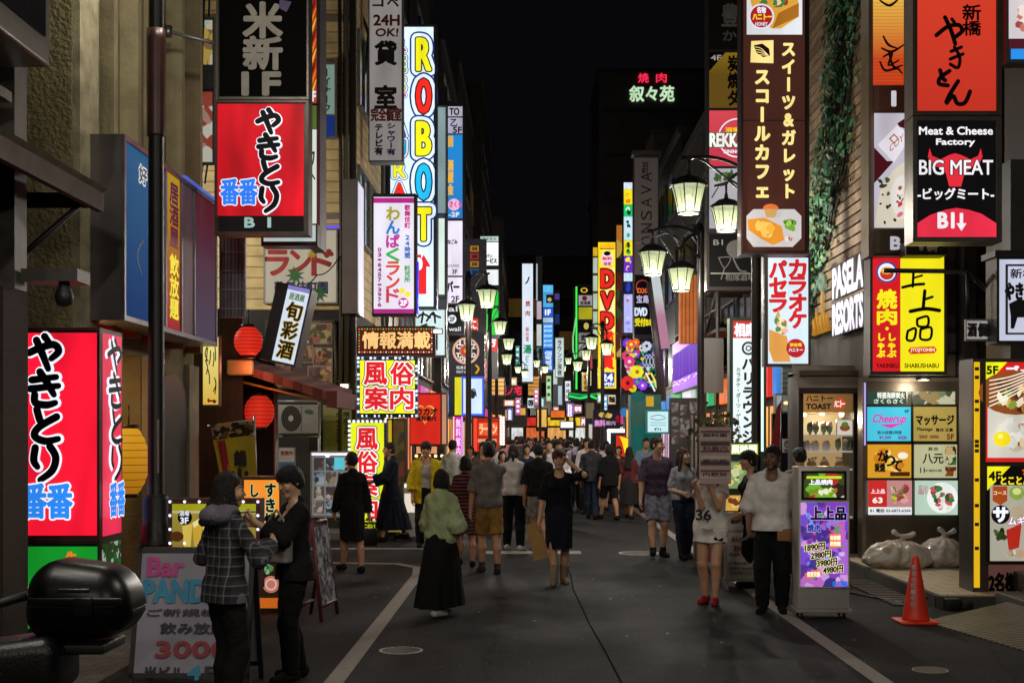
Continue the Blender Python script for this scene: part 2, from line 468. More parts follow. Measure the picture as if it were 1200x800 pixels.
 def blobs(s,box,cols,n,size,em=1.0,seed=0,part='picture',flat=.7):
  """irregular printed patches (a photograph of a dish on the sign)"""
  r = random.Random(seed)
  for i in range(n):
   cx,cy = r.uniform(box[0] + size * .6,box[2] - size * .6) if box[2] - box[0] > size * 1.3 else (box[0] + box[2]) / 2,r.uniform(box[1] + size * .5,box[3] - size * .5) if box[3] - box[1] > size * 1.1 else (box[1] + box[3]) / 2
   a = r.uniform(0,PI); k = r.randint(6,9); y = s.nxt() if i % 4 == 0 else -.004 - .0016 * s.lay - .0003 * (i % 4)
   rr = size * r.uniform(.5,1.0) / 2
   pts = []
   for j in range(k):
    t = 2 * PI * j / k; q = rr * r.uniform(.75,1.15)
    ux,uy = q * math.cos(t),q * flat * math.sin(t)
    pxx = min(max(cx + ux * math.cos(a) - uy * math.sin(a),box[0]),box[2]); pyy = min(max(cy + ux * math.sin(a) + uy * math.cos(a),box[1]),box[3])
    pts.append((s.x(pxx),y,s.z(pyy)))
   c = r.choice(cols)
   s.buf(part).quad(pts[::-1],lit(c,em) if em > 0 else paint(c))
  return s
 def bulbs(s,box,step,r,mats,part='bulb_row'):
  """row of bulbs round the edge of a box"""
  m = s.buf(part); x0,y0,x1,y1 = box; i = 0
  pts = []
  nx = max(1,round((x1 - x0) / step)); ny = max(1,round((y1 - y0) / step))
  for k in range(nx + 1): pts += [(x0 + (x1 - x0) * k / nx,y0),(x0 + (x1 - x0) * k / nx,y1)]
  for k in range(1,ny): pts += [(x0,y0 + (y1 - y0) * k / ny),(x1,y0 + (y1 - y0) * k / ny)]
  for i,(a,b) in enumerate(pts):
   m.ball((s.x(a),-.012,s.z(b)),r,mats[i % len(mats)],6,4)
  return s
 def box(s,box,y0,y1,mat,part,bev=0.0):
  s.buf(part).box((s.x(box[0]),y0,s.z(box[3])),(s.x(box[2]),y1,s.z(box[1])),mat,bev); return s
 def done(s):
  for n in s.order:
   if s.bufs[n].f: s.bufs[n].build(n,s.root)
  return s.root
# ------------------------------------------------------------------ people: one continuous surface grown from an implicit body
class Vol:
 def __init__(s,lo,hi,res):
  s.lo = np.array(lo,float); s.res = res
  s.n = np.maximum(2,np.ceil((np.array(hi) - s.lo) / res).astype(int) + 1)
  s.S = np.full(s.n,.25,np.float32)
  s.ax = [s.lo[i] + res * np.arange(s.n[i]) for i in range(3)]
 def sub(s,lo,hi):
  a = np.clip(np.floor((np.array(lo) - s.lo) / s.res).astype(int),0,s.n - 1)
  b = np.clip(np.ceil((np.array(hi) - s.lo) / s.res).astype(int) + 1,1,s.n)
  sl = tuple(slice(a[i],max(a[i] + 1,b[i])) for i in range(3))
  X = s.ax[0][sl[0]][:,None,None]; Y = s.ax[1][sl[1]][None,:,None]; Z = s.ax[2][sl[2]][None,None,:]
  return sl,X,Y,Z
 def join(s,sl,d,k):
  o = s.S[sl]
  if k > 0:
   h = np.clip(.5 + .5 * (o - d) / k,0,1)
   s.S[sl] = o + (d - o) * h - k * h * (1 - h)
  else: s.S[sl] = np.minimum(o,d)
 def cap(s,a,b,ra,rb,k=.02,ys=1.0,cut0=False,cut1=False,wr=None,op='add'):
  a = np.array(a,float); b = np.array(b,float); R = max(ra,rb) + k + .03
  sl,X,Y,Z = s.sub(np.minimum(a,b) - R,np.maximum(a,b) + R)
  ab = b - a; L2 = max(1e-9,ab @ ab)
  t = np.clip(((X - a[0]) * ab[0] + (Y - a[1]) * ab[1] + (Z - a[2]) * ab[2]) / L2,0,1)
  dx = X - a[0] - t * ab[0]; dy = (Y - a[1] - t * ab[1]) / ys; dz = Z - a[2] - t * ab[2]
  d = np.sqrt(dx * dx + dy * dy + dz * dz) - (ra + (rb - ra) * t)
  if wr:
   q = wr[1]; d = d + wr[0] * np.sin(X * q * .9 + 2.2 * np.sin(Z * q * .31 + Y * q * .4 + wr[2]) + wr[2]) * np.sin(Z * q * .8 + 1.9 * np.sin(X * q * .45 + Y * q * .37 + wr[2] * 2))
  u = ab / math.sqrt(L2)
  if cut1: d = np.maximum(d,(X - b[0]) * u[0] + (Y - b[1]) * u[1] + (Z - b[2]) * u[2])
  if cut0: d = np.maximum(d,-((X - a[0]) * u[0] + (Y - a[1]) * u[1] + (Z - a[2]) * u[2]))
  if op == 'sub': s.S[sl] = np.maximum(s.S[sl],-d)
  else: s.join(sl,d.astype(np.float32),k)
 def ell(s,c,r,M=None,k=.015,op='add'):
  c = np.array(c,float); r = np.array(r,float); R = r.max() + k + .03
  sl,X,Y,Z = s.sub(c - R,c + R)
  px,py,pz = X - c[0],Y - c[1],Z - c[2]
  if M is not None:
   qx = px * M[0][0] + py * M[1][0] + pz * M[2][0]; qy = px * M[0][1] + py * M[1][1] + pz * M[2][1]; qz = px * M[0][2] + py * M[1][2] + pz * M[2][2]
  else: qx,qy,qz = px,py,pz
  k0 = np.sqrt((qx / r[0]) ** 2 + (qy / r[1]) ** 2 + (qz / r[2]) ** 2)
  k1 = np.sqrt((qx / r[0] ** 2) ** 2 + (qy / r[1] ** 2) ** 2 + (qz / r[2] ** 2) ** 2)
  d = (k0 * (k0 - 1) / np.maximum(k1,1e-6)).astype(np.float32)
  if op == 'add': s.join(sl,d,k)
  else:   # smooth carve
   o = s.S[sl]; h = np.clip(.5 - .5 * (o + d) / max(k,1e-4),0,1)
   s.S[sl] = o + (-d - o) * h + k * h * (1 - h)
 def half(s,fn):
  """keep where fn(X,Y,Z) < 0"""
  X = s.ax[0][:,None,None]; Y = s.ax[1][None,:,None]; Z = s.ax[2][None,None,:]
  s.S = np.maximum(s.S,np.broadcast_to(fn(X,Y,Z),s.S.shape).astype(np.float32))
 def mesh(s):
  S = s.S; n = S.shape
  neg = S < 0
  c = [neg[i:n[0] - 1 + i,j:n[1] - 1 + j,k:n[2] - 1 + k] for i in (0,1) for j in (0,1) for k in (0,1)]
  cnt = np.zeros(c[0].shape,np.int8)
  for q in c: cnt += q
  act = (cnt > 0) & (cnt < 8)
  idx = np.argwhere(act)
  if not len(idx): return np.zeros((0,3)),np.zeros((0,4),int)
  vid = np.full(act.shape,-1,np.int64); vid[tuple(idx.T)] = np.arange(len(idx))
  acc = np.zeros((len(idx),3)); num = np.zeros(len(idx))
  corners = [(i,j,k) for i in (0,1) for j in (0,1) for k in (0,1)]
  val = {q: S[idx[:,0] + q[0],idx[:,1] + q[1],idx[:,2] + q[2]] for q in corners}
  for a in corners:
   for ax in range(3):
    if a[ax]: continue
    b = list(a); b[ax] = 1; b = tuple(b)
    va,vb = val[a],val[b]; x = (va < 0) != (vb < 0)
    t = np.where(x,va / np.where(x,va - vb,1),0)
    p = np.array(a,float)[None,:].repeat(len(idx),0); p[:,ax] = t
    acc[x] += p[x]; num[x] += 1
  V = s.lo + s.res * (idx + acc / num[:,None])
  Fs = []
  for ax in range(3):
   o1,o2 = [(1,2),(2,0),(0,1)][ax]
   sl0 = [slice(1,n[i] - 1) for i in range(3)]; sl0[ax] = slice(0,n[ax] - 1)
   sl1 = list(sl0); sl1[ax] = slice(1,n[ax])
   A,B = neg[tuple(sl0)],neg[tuple(sl1)]
   e = np.argwhere(A != B)
   if not len(e): continue
   inside = A[tuple(e.T)]
   e = e + np.array([0 if i == ax else 1 for i in range(3)])
   def vv(d1,d2):
    q = e.copy(); q[:,o1] += d1; q[:,o2] += d2
    return vid[q[:,0],q[:,1],q[:,2]]
   q = np.stack([vv(-1,-1),vv(0,-1),vv(0,0),vv(-1,0)],1)
   q[~inside] = q[~inside][:,::-1]
   Fs.append(q)
  return V,np.concatenate(Fs)
def mesh_obj(name,parts,mats,mat_fn=None,parent=None,smooth_it=1):
 """parts: list of (V,F); all become one mesh object"""
 Vs,Fl,o = [],[],0
 for V,Fq in parts:
  if not len(V): continue
  if smooth_it:
   for _ in range(smooth_it):        # light relaxing of the grown surface
    acc = np.zeros_like(V); num = np.zeros(len(V))
    for a,b in ((0,1),(1,2),(2,3),(3,0)):
     np.add.at(acc,Fq[:,a],V[Fq[:,b]]); np.add.at(num,Fq[:,a],1)
    V = V * .5 + .5 * acc / np.maximum(num,1)[:,None]
  Vs.append(V); Fl.append(Fq + o); o += len(V)
 if not Vs: return None
 V = np.concatenate(Vs); Fq = np.concatenate(Fl)
 me = bpy.data.meshes.new(name)
 me.vertices.add(len(V)); me.vertices.foreach_set('co',V.astype(np.float32).ravel())
 me.loops.add(len(Fq) * 4); me.loops.foreach_set('vertex_index',Fq.astype(np.int32).ravel())
 me.polygons.add(len(Fq)); me.polygons.foreach_set('loop_start',(np.arange(len(Fq)) * 4).astype(np.int32))
 for m in mats: me.materials.append(m)
 if mat_fn is not None:
  C = V[Fq].mean(1); me.polygons.foreach_set('material_index',mat_fn(C).astype(np.int32))
 me.polygons.foreach_set('use_smooth',np.ones(len(Fq),bool))
 me.update(calc_edges=True); me.validate()
 ob = bpy.data.objects.new(name,me); COL.objects.link(ob)
 if parent is not None: ob.parent = parent
 return ob
def ik(A,T,l1,l2,pole):
 A = np.array(A,float); T = np.array(T,float); v = T - A; L = np.linalg.norm(v)
 if L > (l1 + l2) * .998: v = v / L * (l1 + l2) * .998; L = (l1 + l2) * .998; T = A + v
 u = v / L; c = (l1 * l1 + L * L - l2 * l2) / (2 * L); hh = math.sqrt(max(0,l1 * l1 - c * c))
 p = np.array(pole,float); p = p - u * (p @ u); nn = np.linalg.norm(p)
 p = p / nn if nn > 1e-6 else np.array([0,1,0.])
 return A + u * c + p * hh,T
SKIN = ('#b98a6c','#c79877','#a87a5c','#d2a585')
def person(label,x,y,yaw,h=1.7,fem=False,build=1.0,pose=None,top=None,bottom=None,shoes='#181616',hair=('short','#120d0c'),
           skin='#b98a6c',res=.008,group=None,hands=True,extras=None,mats=None):
 """Local frame: faces -y, +x is the person's left. pose: hl, hr = wrist targets (side outwards, forward, height) in units of the height;
 fl, fr = feet (side, forward, lift, toe yaw); head = (yaw, pitch, roll); lean, drop."""
 P = dict(hl=(.135,.03,.475),hr=(.135,.03,.475),fl=(.055,.02,0,.15),fr=(.055,-.02,0,.15),head=(0,.05,0),lean=0.02,drop=0.0,side=0.0)
 P.update(pose or {})
 s = h; w = build
 lean = P['lean']; dz = -P['drop'] * s
 def T(x_,f,z):      # trunk point, leaning about the hips
  zz = z - .52
  return np.array([x_ * s + P['side'] * zz * s,-(f * math.cos(lean) + zz * math.sin(lean)) * s,(.52 + zz * math.cos(lean) - f * math.sin(lean)) * s + dz])
 shw = (.088 if fem else .101) * w; hipw = (.05 if fem else .047) * w
 sh = {+1: T(shw,-.004,.792),-1: T(-shw,-.004,.792)}
 hp = {+1: T(hipw,0,.505),-1: T(-hipw,0,.505)}
 neck = T(0,-.008,.835); headc = T(0,.012,.932)
 J = {}
 for sd,fk,hk in ((1,'fl','hl'),(-1,'fr','hr')):
  f = P[fk]; ank = np.array([sd * f[0] * s,-f[1] * s,(.043 + f[2]) * s])
  knee,ank = ik(hp[sd],ank,.238 * s,.232 * s,(sd * .12,-1,0))
  hd = P[hk]; wr = np.array([sd * hd[0] * s,-hd[1] * s,hd[2] * s])
  pole = hd[3] if len(hd) > 3 else (sd * .5,.9,-.3)
  elb,wr = ik(sh[sd],wr,.168 * s,.148 * s,pole)
  J[sd] = dict(knee=knee,ank=ank,elb=elb,wr=wr,toe=f[3] if len(f) > 3 else .15,pitch=f[4] if len(f) > 4 else 0.0)
 hy,hpit,hrol = P['head']
 HM = np.array((Matrix.Rotation(hy,3,'Z') @ Matrix.Rotation(hpit,3,'X') @ Matrix.Rotation(hrol,3,'Y')))
 hs = s / 1.7
 HD = lambda x_,y_,z_: headc + HM @ np.array([x_,y_,z_]) * hs
 # --- body segments: name, a, b, ra, rb, k, ys
 g = .9 if fem else 1.0
 seg = []
 def add(n,a,b,ra,rb,k=.02,ys=1.0): seg.append((n,a,b,ra * s,rb * s,k * hs,ys))
 add('torso',T(-.044 * g * w,-.004,.760),T(.044 * g * w,-.004,.760),.053 * g * w,.053 * g * w,.03)
 add('torso',T(-.036 * g * w,.004,.70),T(.036 * g * w,.004,.70),.055 * g * w,.055 * g * w,.03)
 add('torso',T(-.03 * w,0,.62),T(.03 * w,0,.62),(.044 if fem else .05) * w,(.044 if fem else .05) * w,.035)
 add('hips',T(-.04 * w,-.004,.54),T(.04 * w,-.004,.54),.054 * w,.054 * w,.035)
 add('trap',T(-.06 * w,-.010,.798),T(.06 * w,-.010,.798),.027 * g,.027 * g,.03)
 add('trap',T(-.0 * w,-.012,.812),T(.0 * w,-.012,.83),.038 * g,.034 * g,.03)
 if fem:
  for q in (-1,1): add('torso',T(q * .04,.040,.735),T(q * .042,.044,.73),.03,.028,.03)
 add('neck',T(0,-.012,.81),headc + HM @ np.array([0,.015,-.05]) * hs,.034 * g,.032 * g,.02)
 for sd in (1,-1):
  j = J[sd]
  add('uarm',sh[sd],j['elb'],.029 * g * w,.0235 * g * w,.025)
  add('farm',j['elb'],j['wr'],.0245 * g * w,.0155 * g,.015)
  add('thigh',hp[sd] + np.array([0,0,.01 * s]),j['knee'],.049 * w,.033 * w,.025)
  kn,an = j['knee'],j['ank']
  add('shin',kn,kn + (an - kn) * .35 + np.array([0,.012 * s,0]),.032 * w,.032 * w,.015)
  add('shin',kn + (an - kn) * .35 + np.array([0,.012 * s,0]),an,.032 * w,.02,.015)
  ty = sd * j['toe']
  fd = np.array([math.sin(ty),-math.cos(ty),0]); pi_ = j['pitch']
  fdd = fd * math.cos(pi_) + np.array([0,0,-math.sin(pi_)])
  heel = an + (-fd * .022 + np.array([0,0,-.02])) * s; toe = an + fdd * .095 * s + np.array([0,0,-.027 * s])
  j['heel'],j['toept'],j['fd'] = heel,toe,fd
  add('foot',heel,toe,.021,.016,.015)
 allp = np.array([p for q in seg for p in (q[1],q[2])] + [headc + [0,0,.13 * hs],headc])
 lo = allp.min(0) - .13 * hs; hi = allp.max(0) + .13 * hs; lo[2] = -.02
 V = Vol(lo,hi,res)
 for (n,a,b,ra,rb,k,ys) in seg: V.cap(a,b,ra,rb,k,ys)
 # --- head with its face
 V.ell(HD(0,.012,.03),np.array([.073,.092,.088]) * hs,HM,.02)
 V.ell(HD(0,-.022,-.035),np.array([.061,.07,.084]) * hs,HM,.02)
 V.cap(HD(-.012,-.07,-.098),HD(.012,-.07,-.098),.02 * hs,.02 * hs,.02)
 fine = res < .012
 if fine:
  for q in (-1,1):
   V.ell(HD(q * .032,-.098,.008),np.array([.018,.012,.011]) * hs,HM,.012,'sub')
   V.ell(HD(q * .031,-.081,.006),np.array([.013,.012,.010]) * hs,HM,.004)
   V.cap(HD(q * .018,-.092,.026),HD(q * .044,-.083,.027),.008 * hs,.006 * hs,.01)
   V.ell(HD(q * .075,.014,-.008),np.array([.009,.02,.031]) * hs,HM,.008)
   V.ell(HD(q * .042,-.07,-.03),np.array([.024,.02,.026]) * hs,HM,.02)
  V.cap(HD(0,-.09,.008),HD(0,-.108,-.026),.008 * hs,.0135 * hs,.01)
  V.cap(HD(-.018,-.088,-.058),HD(.018,-.088,-.058),.0075 * hs,.0075 * hs,.008)
  V.cap(HD(-.014,-.087,-.068),HD(.014,-.087,-.068),.008 * hs,.008 * hs,.008)
 if not (fine and hands):
  for sd in (1,-1):
   j = J[sd]; u = j['wr'] - j['elb']; u = u / np.linalg.norm(u)
   V.cap(j['wr'],j['wr'] + u * .06 * s,.017 * s,.02 * s,.015); V.cap(j['wr'] + u * .06 * s,j['wr'] + u * .098 * s,.017 * s,.01 * s,.015)
 parts = [V.mesh()]
 if fine and hands:
  for sd,hk in ((1,'cl'),(-1,'cr')):
   j = J[sd]; u = j['wr'] - j['elb']; u = u / np.linalg.norm(u)
   curl = P.get(hk,.35)
   # palm faces inwards; side vector across the knuckles
   palm = P.get('pl' if sd > 0 else 'pr',(-sd * .9,-.2,0.)); palm = np.array(palm,float); palm = palm - u * (palm @ u); palm /= max(1e-6,np.linalg.norm(palm))
   ac = np.cross(palm,u); ac /= np.linalg.norm(ac)
   if ac[1] > 0 and abs(ac[1]) > .3: ac = -ac            # thumb side towards the front
   pc = j['wr']
   HV = Vol(pc + u * .05 * s - .13 * hs,pc + u * .05 * s + .13 * hs,.0042 * hs)
   HV.cap(pc - u * .03 * s,pc + u * .012 * s,.0165 * s,.0155 * s,.012)
   for q in (-.6,.2,1.0): HV.cap(pc + u * .006 * s + ac * q * .009 * s,pc + u * .05 * s + ac * (q - .2) * .0175 * s,.0105 * s,.0092 * s,.012)
   for fi,(of,ln) in enumerate(((1.35,.040),(.45,.046),(-.45,.043),(-1.35,.034))):
    k0 = pc + u * .05 * s + ac * of * .0118 * s
    c1 = curl; d1 = u * math.cos(c1) + palm * math.sin(c1) + ac * of * .05
    k1 = k0 + d1 * ln * .5 * s
    c2 = curl * 2.3; d2 = u * math.cos(c2) + palm * math.sin(c2)
    k2 = k1 + d2 * ln * .32 * s
    c3 = curl * 3.2; d3 = u * math.cos(c3) + palm * math.sin(c3)
    k3 = k2 + d3 * ln * .22 * s
    HV.cap(k0,k1,.0056 * s,.0051 * s,.004); HV.cap(k1,k2,.0051 * s,.0046 * s,.003); HV.cap(k2,k3,.0046 * s,.0038 * s,.003)
   t0 = pc + u * .016 * s + ac * .013 * s; t1 = t0 + (u * .75 + ac * .62 + palm * .3) * .026 * s; t2 = t1 + (u * .88 + ac * .1 + palm * .5) * .024 * s
   HV.cap(t0,t1,.0085 * s,.0066 * s,.008); HV.cap(t1,t2,.0062 * s,.0048 * s,.004)
   parts.append(HV.mesh())
   j['palm'] = pc + u * .055 * s + palm * .02 * s; j['u'] = u
 eyec = [HD(q * .031,-.092,.006) for q in (-1,1)]; lipc = HD(0,-.093,-.063); brow = [HD(q * .032,-.095,.027) for q in (-1,1)]
 R_ = HM
 def fmat(C):
  out = np.zeros(len(C),int)
  if not fine: return out
  def loc(c): return (C - c) @ R_ / hs
  for e in eyec:
   q = loc(e); out[((q[:,0] / .013) ** 2 + (q[:,2] / .0065) ** 2 < 1) & (abs(q[:,1]) < .03)] = 1
  for e in brow:
   q = loc(e); out[((q[:,0] / .018) ** 2 + (q[:,2] / .0055) ** 2 < 1) & (abs(q[:,1]) < .03)] = 2
  q = loc(lipc); out[((q[:,0] / .021) ** 2 + (q[:,2] / .010) ** 2 < 1) & (abs(q[:,1]) < .025)] = 3
  return out
 sk = paint(skin,.5,0,.1,9)
 body = mesh_obj('person',parts,[sk,paint('#140d0b',.2),paint('#1c1311',.8),paint('#8e4a44' if skin > '#8' else '#4a2b22',.5)],fmat)
 body.location = (x,y,0); body.rotation_euler = (0,0,yaw)
 tag(body,label,'person',group)
 WR = lambda a,f,p: (a * hs * 1.7,f / hs,p)
 # --- clothing, grown from the same segments
 def garment(name,mat,lo_,hi_,fill,halves,sm=1,gres=None):
  G = Vol(lo_,hi_,gres or res)
  fill(G)
  for fn in halves: G.half(fn)
  V_,F_ = G.mesh()
  if len(V_): return mesh_obj(name,[(V_,F_)],[mat],None,body,sm)
 def cloth(c):
  if not isinstance(c,str): return c
  return paint(c,.9,0,.3,7,.35,.2,60)
 if bottom:
  kind,c = bottom[0],bottom[1]; ease = bottom[2] if len(bottom) > 2 else None
  def fill_legs(frac,e0,e1):
   def f(G):
    for (n,a,b,ra,rb,k,ys) in seg:
     if n == 'hips': G.cap(a,b,ra + .007 * s,rb + .007 * s,k,ys,wr=WR(.0025,34,1))
    for sd in (1,-1):
     j = J[sd]; a = hp[sd] + np.array([0,0,.01 * s])
     if frac <= .5:
      b = a + (j['knee'] - a) * frac * 2
      G.cap(a,b,.056 * w * s,(.044 * w + e0) * s,.025 * hs,cut1=True,wr=WR(.003,40,sd))
     else:
      G.cap(a,j['knee'],.056 * w * s,(.041 * w + e0) * s,.025 * hs,wr=WR(.003,40,sd))
      b = j['knee'] + (j['ank'] - j['knee']) * (frac - .5) * 2
      cf = j['knee'] + (j['ank'] - j['knee']) * .35 + np.array([0,.012 * s,0]); G.cap(j['knee'],cf,(.038 * w + e0) * s,(.037 * w + e0) * s,.015 * hs); G.cap(cf,b,(.037 * w + e0) * s,(.028 + e1) * s,.02 * hs,cut1=True)
      G.cap(j['knee'],b,(.04 * w + e0) * s,(.028 + e1) * s,.02 * hs,cut1=True,wr=WR(.0035,46,sd * 2))
    # waist
    G.cap(T(-.036 * w,0,.575),T(.036 * w,0,.575),.053 * w * s,.053 * w * s,.03 * hs)
   return f
  lo2 = np.array([lo[0],lo[1],0]); hi2 = np.array([hi[0],hi[1],.64 * s + dz])
  cut_w = lambda X,Y,Z: Z - (.592 * s + dz) + 0 * X
  if kind in ('trousers','shorts','jeans'):
   fr = {'trousers': 1.0,'jeans': .98,'shorts': .47}[kind]
   if kind == 'shorts' and ease is not None: fr = ease
   e0 = .012 if kind == 'shorts' else (.004 if kind == 'jeans' else .008)
   garment('shorts' if kind == 'shorts' else 'trousers',cloth(c),lo2,hi2,fill_legs(fr,e0,.0 if kind == 'jeans' else .008),[cut_w])
  else:                                         # a skirt or apron down to hem
   hem = bottom[2] if len(bottom) > 2 else .25; flare = bottom[3] if len(bottom) > 3 else .03
   fc = (J[1]['ank'] + J[-1]['ank']) / 2; kc = (J[1]['knee'] + J[-1]['knee']) / 2
   def sk_fill(G):
    X = G.ax[0][:,None,None]; Y = G.ax[1][None,:,None]; Z = G.ax[2][None,None,:]
    top_z = .60 * s + dz; t = np.clip((top_z - Z) / (top_z - hem * s),0,1)
    c0 = T(0,-.002,.58); ct = fc * (1 - hem) + c0 * hem
    cx = c0[0] + (ct[0] - c0[0]) * t; cy = c0[1] + (ct[1] - c0[1]) * t
    spread = np.abs(J[1]['ank'][1] - J[-1]['ank'][1]) * (1 - hem * 1.6) * .5
    rx = (.086 * w + .022 * np.minimum(1,t * 4) + flare * t) * s; ry = (.06 * w + .024 * np.minimum(1,t * 4) + flare * t) * s + spread * t
    th = np.arctan2((Y - cy) / ry,(X - cx) / rx)
    fold = 1 + .05 * t * np.sin(th * 9 + 1.3 * np.sin(Z * 6)) + .03 * t * np.sin(th * 17 + Z * 4)
    q = np.sqrt(((X - cx) / rx) ** 2 + ((Y - cy) / ry) ** 2) / fold
    d = (q - 1) * np.minimum(rx,ry)
    G.S = np.minimum(G.S,np.maximum(np.maximum(d,Z - top_z),hem * s - Z).astype(np.float32))
   garment(kind,cloth(c),lo2 - [.1,.1,0],hi2 + [.1,.1,0],sk_fill,[])
 if top:
  kind,c = top[0],top[1]; opt = top[2] if len(top) > 2 else {}
  ease = opt.get('ease',.008); slv = opt.get('sleeve',.5); hem = opt.get('hem',.52); nk = opt.get('neck',.826); wide = opt.get('wide',.004)
  def tf(G):
   for (n,a,b,ra,rb,k,ys) in seg:
    if n in ('torso','trap'): G.cap(a,b,ra + ease * s,rb + ease * s,k,ys,wr=WR(.003,30,3))
    if n == 'torso' and a[0] < b[0] - .001: pass
    if n == 'hips': G.cap(a,b,ra + (ease + .003) * s,rb + (ease + .003) * s,k,ys,wr=WR(.003,30,3))
   for q in (-1,1):          # cloth hangs straight from chest to hips
    G.cap(T(q * .036 * g * w,0,.73),T(q * .036 * w,-.002,.56),(.05 * g * w + ease) * s,(.05 * w + ease) * s,.025 * hs,wr=WR(.003,30,4))
    G.cap(T(q * .05 * g * w,-.010,.80),sh[q],(.03 * g + ease * .5) * s,(.026 * g + ease * .5) * s,.02 * hs)
   for sd in (1,-1):
    j = J[sd]; a = sh[sd]
    if slv <= .5:
     if slv > 0: G.cap(a,a + (j['elb'] - a) * slv * 2,(.027 * w * g + ease * .5) * s,(.026 * w * g + ease + wide) * s,.018 * hs,cut1=True,wr=WR(.003,50,sd))
    else:
     G.cap(a,j['elb'],(.027 * w * g + ease * .5) * s,(.025 * w * g + ease * .8 + wide) * s,.018 * hs,wr=WR(.0035,50,sd))
     fr = min(1,(slv - .5) * 2)
     G.cap(j['elb'],j['elb'] + (j['wr'] - j['elb']) * fr,(.025 * w * g + ease * .8 + wide) * s,(.02 + ease * .7 + wide * 1.5) * s,.015 * hs,cut1=True,wr=WR(.0035,55,sd))
   if hem < .5:
    G.cap(T(-.045 * w,0,.5),T(.045 * w,0,.5),(.058 + ease) * w * s,(.058 + ease) * w * s,.05 * hs)
    G.cap(T(-.042 * w,0,hem - .02),T(.042 * w,0,hem - .02),(.067 + ease) * w * s,(.067 + ease) * w * s,.06 * hs)
  nz = T(0,0,nk)
  halves = [lambda X,Y,Z: (hem * s + dz) - Z + .006 * np.sin(X * 20 + Y * 14) + 0 * X]
  def fill2(G):
   tf(G)
   # neck opening
   G.ell(T(0,opt.get('vy',.03),nk + .015),np.array([.048,.058,opt.get('vz',.04)]) * s,None,.005,'sub')
   if opt.get('open'):
    ow = opt['open'] * s
    yy = T(0,.0,.65)[1]
    G.half(lambda X,Y,Z: np.minimum(ow - np.abs(X),yy - Y) + 0 * Z)
  lo3 = np.array([lo[0],lo[1],max(0,(hem - .05) * s + dz)]); hi3 = np.array([hi[0],hi[1],.88 * s + dz])
  # raised hands need room
  zmax = max(J[1]['wr'][2],J[-1]['wr'][2],J[1]['elb'][2],J[-1]['elb'][2]); hi3[2] = max(hi3[2],zmax + .08)
  wz = min(J[1]['wr'][2],J[-1]['wr'][2]); 
  if slv > .5: lo3[2] = min(lo3[2],wz - .06)
  if slv > .5 :
   hz = hem * s + dz
   def hemcut(X,Y,Z):
    d = hz - Z + 0 * X + 0 * Y
    tx = np.abs(X) < (shw - .012) * s                      # only the trunk ends at the hem, sleeves go on
    return np.where(tx,d,np.minimum(d,-1.0)) if wz < hz else d
   halves = [hemcut]
  garment(kind,cloth(c),lo3,hi3,fill2,halves)
  if opt.get('under'):
   o2 = dict(ease=.006)
   def f3(G):
    for (n,a,b,ra,rb,k,ys) in seg:
     if n in ('torso','trap','hips'): G.cap(a,b,ra + .005 * s,rb + .005 * s,k,ys,wr=WR(.003,30,5))
    G.cap(T(-.03 * w,0,.58),T(.03 * w,0,.58),.055 * w * s,.055 * w * s,.03 * hs)
    G.ell(T(0,.045,nk),np.array([.04,.05,.05]) * s,None,.005,'sub')
   garment('shirt',cloth(opt['under']),lo3,hi3,f3,[lambda X,Y,Z: (.53 * s + dz) - Z + 0 * X])
  if opt.get('hood'):
   def fh(G):
    G.ell(T(0,-.055,.825),np.array([.085,.055,.045]) * s,None,.02)
    G.ell(T(0,-.02,.85),np.array([.075,.06,.035]) * s,None,.02)
    G.ell(T(0,.0,.875),np.array([.052,.056,.04]) * s,None,.01,'sub')
   garment('hood',cloth(opt['hood']),T(-.13,.1,.74),T(.13,-.14,.90) ,lambda G: fh(G),[]) if False else garment('hood',cloth(opt['hood']),np.array([-.14 * s,lo[1],.74 * s]),np.array([.14 * s,hi[1],.92 * s]),fh,[])
 if shoes:
  kind,c = shoes if isinstance(shoes,tuple) else ('shoe',shoes)
  for sd in (1,-1):
   j = J[sd]
   def sf(G):
    G.cap(j['heel'],j['toept'],.0265 * s,.0215 * s,.01)
    G.cap(j['heel'] + [0,0,.012 * s],j['heel'] + (j['toept'] - j['heel']) * .55 + [0,0,.012 * s],.025 * s,.02 * s,.015)
    if kind == 'boot': G.cap(j['ank'],j['ank'] + (j['knee'] - j['ank']) * .45,.03 * s,.036 * s,.015,cut1=True)
    if kind == 'sock': G.cap(j['ank'],j['ank'] + (j['knee'] - j['ank']) * .2,.027 * s,.026 * s,.01,cut1=True)
   pts = np.array([j['heel'],j['toept'],j['ank'],j['knee'] if kind == 'boot' else j['ank']])
   zf = min(j['heel'][2],j['toept'][2]) - .0235 * s
   garment('boot' if kind == 'boot' else 'shoe',cloth(c),pts.min(0) - .07,pts.max(0) + .07,sf,[lambda X,Y,Z,q=max(.004,zf): q - Z + 0 * X],1,min(res,.007))
